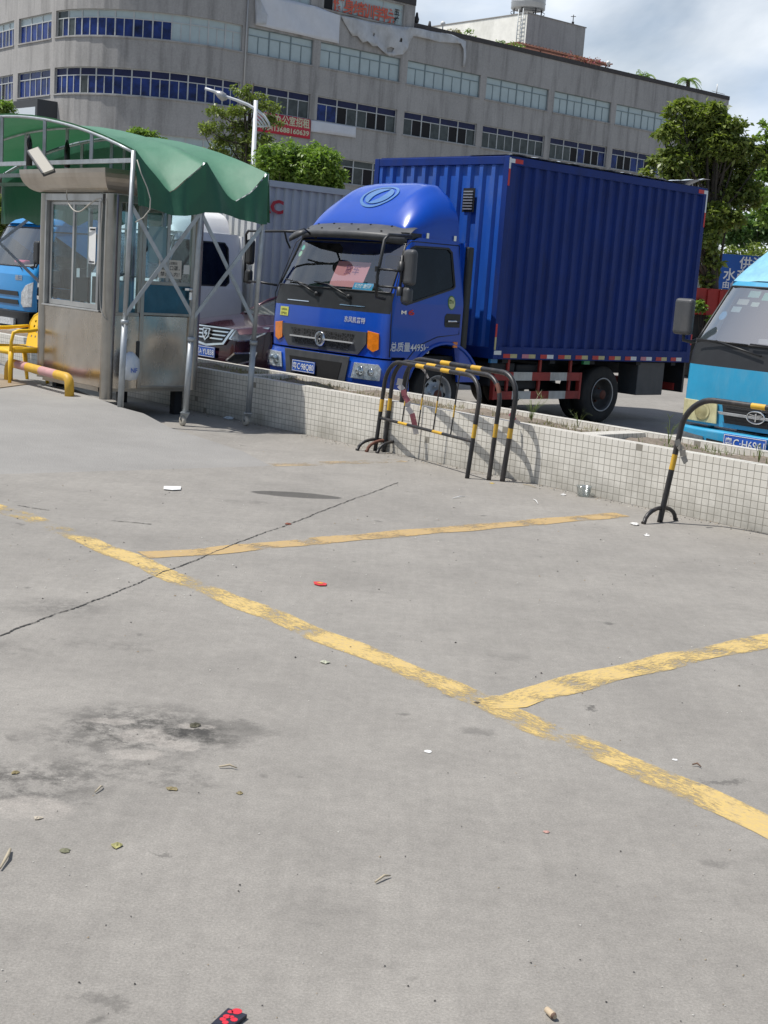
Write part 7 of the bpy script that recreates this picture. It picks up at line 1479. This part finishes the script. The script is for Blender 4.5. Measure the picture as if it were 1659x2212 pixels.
palm(34.3, 1.5, 1.35, 1, 'larger potted palm on the office roof, silhouetted against the sky'); palm(28.2, .9, 1.2, 2, 'smaller palm half hidden behind the roof parapet left of the larger one')
def rplant(s_, z, w_, n, seed, label, mat=LEAF2, off=-1.0):
    p = fp(s_, off, z); o = thing('roof_plant', label, 'plant', (p.x, p.y, 19.92), 0, 'plants along the roof edge'); V, N_ = leaves([(0, 0, z-19.9, w_, .5, .35)], n, .22, seed); leaf_obj('foliage', V, N_, mat, o); mb = MB(); mb.tube([(0, 0, 0), (0, 0, z-19.9)], .04, 6); mb.build('stem', BARK, o)
rplant(6.0, 20.6, .7, 260, 1, 'green plant on the roof edge right of the torn banner'); rplant(4.3, 20.7, .5, 120, 2, 'wispy dry plant on the roof edge above the torn banner', DRY); rplant(10.4, 20.5, 1.1, 300, 3, 'low plants on the roof edge left of the pergola'); rplant(26.0, 20.5, .8, 160, 4, 'low plants on the roof edge between the pergola and the palms')
FLW = leaf_mat('pink flowers', (.06, .12, .03), (.55, .12, .22)); rplant(18.2, 20.55, 1.6, 420, 5, 'pink flowering plant under the pergola', FLW, -.8)
for (s_, z, lb) in ((-.1, 20.9, 'dark bundle on the roof edge beside the fifth storey wall'), (1.2, 20.5, 'small dark bird-shaped object on the roof edge')): mb = MB(); mb.lathe([(.001, 0), (.16, .05), (.2, .3), (.12, .5), (.08, .75), (.001, .8)], fp(s_, -.2, z-.55), (0, 0, 1), 10); tag(mb.build('roof_object', INK), lb, 'object')
for (s_, lb) in ((2.6, 'white globe lamp on the roof edge above the torn banner'), (21.4, 'white globe lamp on the roof edge in front of the pergola')):
    o = thing('globe_lamp', lb, 'lamp', fp(s_, -.3, 20.3)); mb = MB(); mb.tube([(0, 0, 0), (0, 0, .35)], .05, 8); mb.build('stem', WHITE, o); mb = MB(); mb.lathe([(.001, .30), (.13, .36), (.2, .5), (.13, .64), (.001, .7)], (0, 0, 0), (0, 0, 1), 16); mb.build('globe', WHITE, o)
ae = MB(); ae.tube([fp(36.3, -.2, 20.3), fp(36.3, -.2, 21.2)], .05, 6); ae.tube([fp(35.6, -.2, 20.5), fp(37.5, -.2, 20.45)], .03, 6); tag(ae.build('roof_post', WHITE), 'thin white post at the right end of the office roof', 'post')
# banners on the facade
def sheet(name, pts, mat, label, off=.12, wav=.05, cat='banner', holes=()):
    mb = MB(); ss_ = [p[0] for p in pts]; mb.plate(pts, holes, lambda a, b, d: fp(a, off+wav*math.sin(a*1.9+b*2.3)-d*.8, b), .03, [('u', v) for v in np.arange(min(ss_)+.4, max(ss_), .45)]+[('v', v) for v in np.arange(min(p[1] for p in pts)+.3, max(p[1] for p in pts), .4)], sm=True)
    return tag(mb.build(name, mat), label, cat)
BNW = M('white banner', (.66, .69, .74), .6, var=.05, vs=1.5, dirt=.2, dcol=(.45, .45, .45), ds=1); BNG = M('torn grey banner', (.52, .54, .56), .7, var=.15, vs=1.5, dirt=.5, dcol=(.25, .25, .24), ds=1.5)
sheet('banner', [(-14.5, 17.80), (-7.43, 17.72), (-7.36, 19.62), (-9.5, 19.84), (-14.6, 19.95)], BNW, 'large blank white banner hung below the fifth floor windows')
fl2 = sheet('banner_fold', [(-14.6, 19.95), (-14.5, 17.8), (-13.7, 17.95), (-13.6, 18.6), (-14.2, 19.4)], BNG, 'curled grey edge of the white banner', .22); 
sheet('torn_banner', [(-7.36, 19.62), (-6.9, 19.1), (-6.2, 18.45), (-5.8, 18.5), (-5.3, 18.12), (-4.9, 18.28), (-4.4, 18.0), (-3.9, 18.1), (-3.6, 17.92), (-3.1, 17.72), (-2.7, 17.60), (-2.3, 17.68), (-1.9, 17.80), (-1.5, 17.9), (-1.1, 18.35), (-.8, 18.9), (-.55, 19.35), (2.0, 19.35), (4.1, 19.55), (4.42, 19.2), (4.55, 17.95), (4.70, 17.95), (4.75, 19.85), (3.0, 20.05), (-.8, 19.92), (-3, 19.72), (-5, 19.66)],
      BNG, 'torn grey white banner sagging in tatters below the roof edge', .16, .10, holes=[[(-2.0, 18.7), (-1.7, 18.72), (-1.65, 19.0), (-1.85, 19.0)], [(-2.9, 17.85), (-2.45, 17.9), (-2.3, 18.2), (-2.6, 18.25), (-2.95, 18.1)], [(-4.4, 18.75), (-4.25, 18.7), (-4.15, 18.95), (-4.3, 18.95)]])
rb = sheet('rental_banner', [(-14.0, 10.95), (-9.42, 10.93), (-9.46, 12.27), (-14.0, 12.27)], M('red banner', (.52, .03, .06), .6, var=.06, vs=1.5), 'red banner with pale lettering and a phone number under the dark windows', .12, .02)
CRM = M('cream lettering', (.62, .60, .42), .6)
text('招租写字楼办公室招租'[3:], .66, lambda u, v: fp(-13.7+u, .165, 11.68+v), CRM, 'banner_lettering', None, .025, width=4.15).parent = rb
text('电话13688160639', .46, lambda u, v: fp(-13.7+u, .165, 11.12+v), CRM, 'banner_lettering', None, .03, width=4.15).parent = rb
sheet('banner', [(-9.38, 11.46), (-5.32, 11.50), (-5.35, 12.25), (-9.38, 12.24)], BNW, 'small blank white strip banner right of the red banner', .12, .02)
sheet('banner', [(-15.3, 11.5), (-14.05, 11.5), (-14.05, 12.25), (-15.3, 12.25)], BNW, 'short piece of white banner left of the red banner, behind the slender tree', .12, .02)
# sign box on the left wing
sg = thing('sign_board', 'large boxed white sign with dark grey frame on the office block left wing', 'sign'); dl = (Vector((-24.65, 93.44, 0))-Vector((-27.9, 97.09, 0))).normalized(); nl = Vector((dl.y, -dl.x, 0)); q0 = Vector((-24.3, 92.2, 0))
def sgp(u, n, z): p = q0-dl*u+nl*n; return Vector((p.x, p.y, z))
def sbox(mb, u0, u1, n0, n1, z0, z1, mi=0):
    P_ = [sgp(u, n, z) for u in (u0, u1) for n in (n0, n1) for z in (z0, z1)]; mb.add(P_, [(0, 1, 3, 2), (4, 6, 7, 5), (0, 4, 5, 1), (2, 3, 7, 6), (0, 2, 6, 4), (1, 5, 7, 3)], mi)
mb = MB(); sbox(mb, 0, 12, -1.6, .9, 6.5, 11.75); mb.build('frame', M('dark sign frame', (.05, .055, .06), .6), sg); mb = MB(); sbox(mb, .25, 11.8, .9, .93, 6.6, 11.25); mb.build('panel', M('white sign panel', (.60, .66, .70), .4), sg)
for i in range(9):
    mb = MB(); sbox(mb, 1.6+i*.5, 1.9+i*.5, .93, 1.0, 9.2-random.uniform(0, .2), 9.9-random.uniform(0, .3)); sbox(mb, 1.55+i*.5, 1.98+i*.5, .93, 1.02, 9.5, 9.6); mb.build('sign_letter', INK, sg)
# street lamp
Y = 48; lp = atY(549, 355, Y); la = thing('street_lamp', 'white street lamp with one long arm and a fan of curved struts', 'street lamp', (lp.x, Y, 0)); lo_ = Vector((lp.x, Y, 0)); LW_ = M('lamp post white', (.66, .69, .72), .4, var=.05)
mb = MB(); tpz = atY(553, 217, Y)-lo_; mb.tube([(0, 0, 0), (0, 0, .4), tpz], [.13, .10, .075], 14); mb.build('pole', LW_, la)
mb = MB(); arm = [atY(*p, Y)-lo_ for p in ((443, 191), (462, 197), (480, 206), (510, 216), (535, 226), (555, 238), (570, 250), (580, 265), (583, 275))]; mb.tube(arm, [.05, .05, .05, .05, .055, .055, .05, .04, .03], 10); mb.build('arm', LW_, la)
mb = MB(); mb.tube([atY(*p, Y)-lo_ for p in ((465, 198), (475, 204), (484, 211), (491, 213))], [.05, .13, .15, .05], 12); mb.build('lamp_head', SILV, la)
for k, (a, b, c_) in enumerate((((556, 246), (566, 256), (577, 273)), ((556, 254), (563, 262), (571, 273)), ((556, 262), (560, 267), (564, 273)), ((554, 273), (565, 273), (578, 273)))): mb = MB(); mb.tube([atY(*p, Y)-lo_ for p in (a, b, c_)], .03, 8); mb.build('strut', LW_, la)
# blue hoarding on the right
hb = thing('billboard', 'blue sign board with bold white writing behind the light blue truck at the right edge', 'sign', (8.98, 38, 0)); BLB = M('hoarding blue', (.01, .09, .38), .5, var=.05, dirt=.15)
h0, h1 = atY(1563, 548, 38), atY(1554, 624, 38); zt_, zb_ = h0.z, h1.z; x0_ = h0.x
mb = MB(); mb.box(-.12, 4.2, -.03, .03, zb_, zt_); mb.build('panel', BLB, hb); mb = MB(); mb.box(.3, .4, .04, .12, 0, zb_+.5); mb.box(3.6, 3.7, .04, .12, 0, zb_+.5); mb.build('post', CHAS, hb)
text('供港优质', .36, lambda u, v: Vector((.44+u, -.032, zb_+.63+v)), PLATEW, 'sign_lettering', hb, .016); text('水产品批发', .36, lambda u, v: Vector((.02+u, -.032, zb_+.28+v)), PLATEW, 'sign_lettering', hb, .016); text('由此进入', .22, lambda u, v: Vector((.02+u, -.032, zb_+.05+v)), PLATEW, 'sign_lettering', hb, .014)
# low wall far right under the trees
mb = MB(); a, b = atY(1500, 690, 33), atY(1640, 705, 33); mb.box(a.x-3, b.x+8, 32.9, 33.1, 0, .9); tag(mb.build('low_wall', M('old wall', (.34, .33, .29), .85, var=.2, vs=3)), 'low pale wall under the trees at the far right', 'wall')
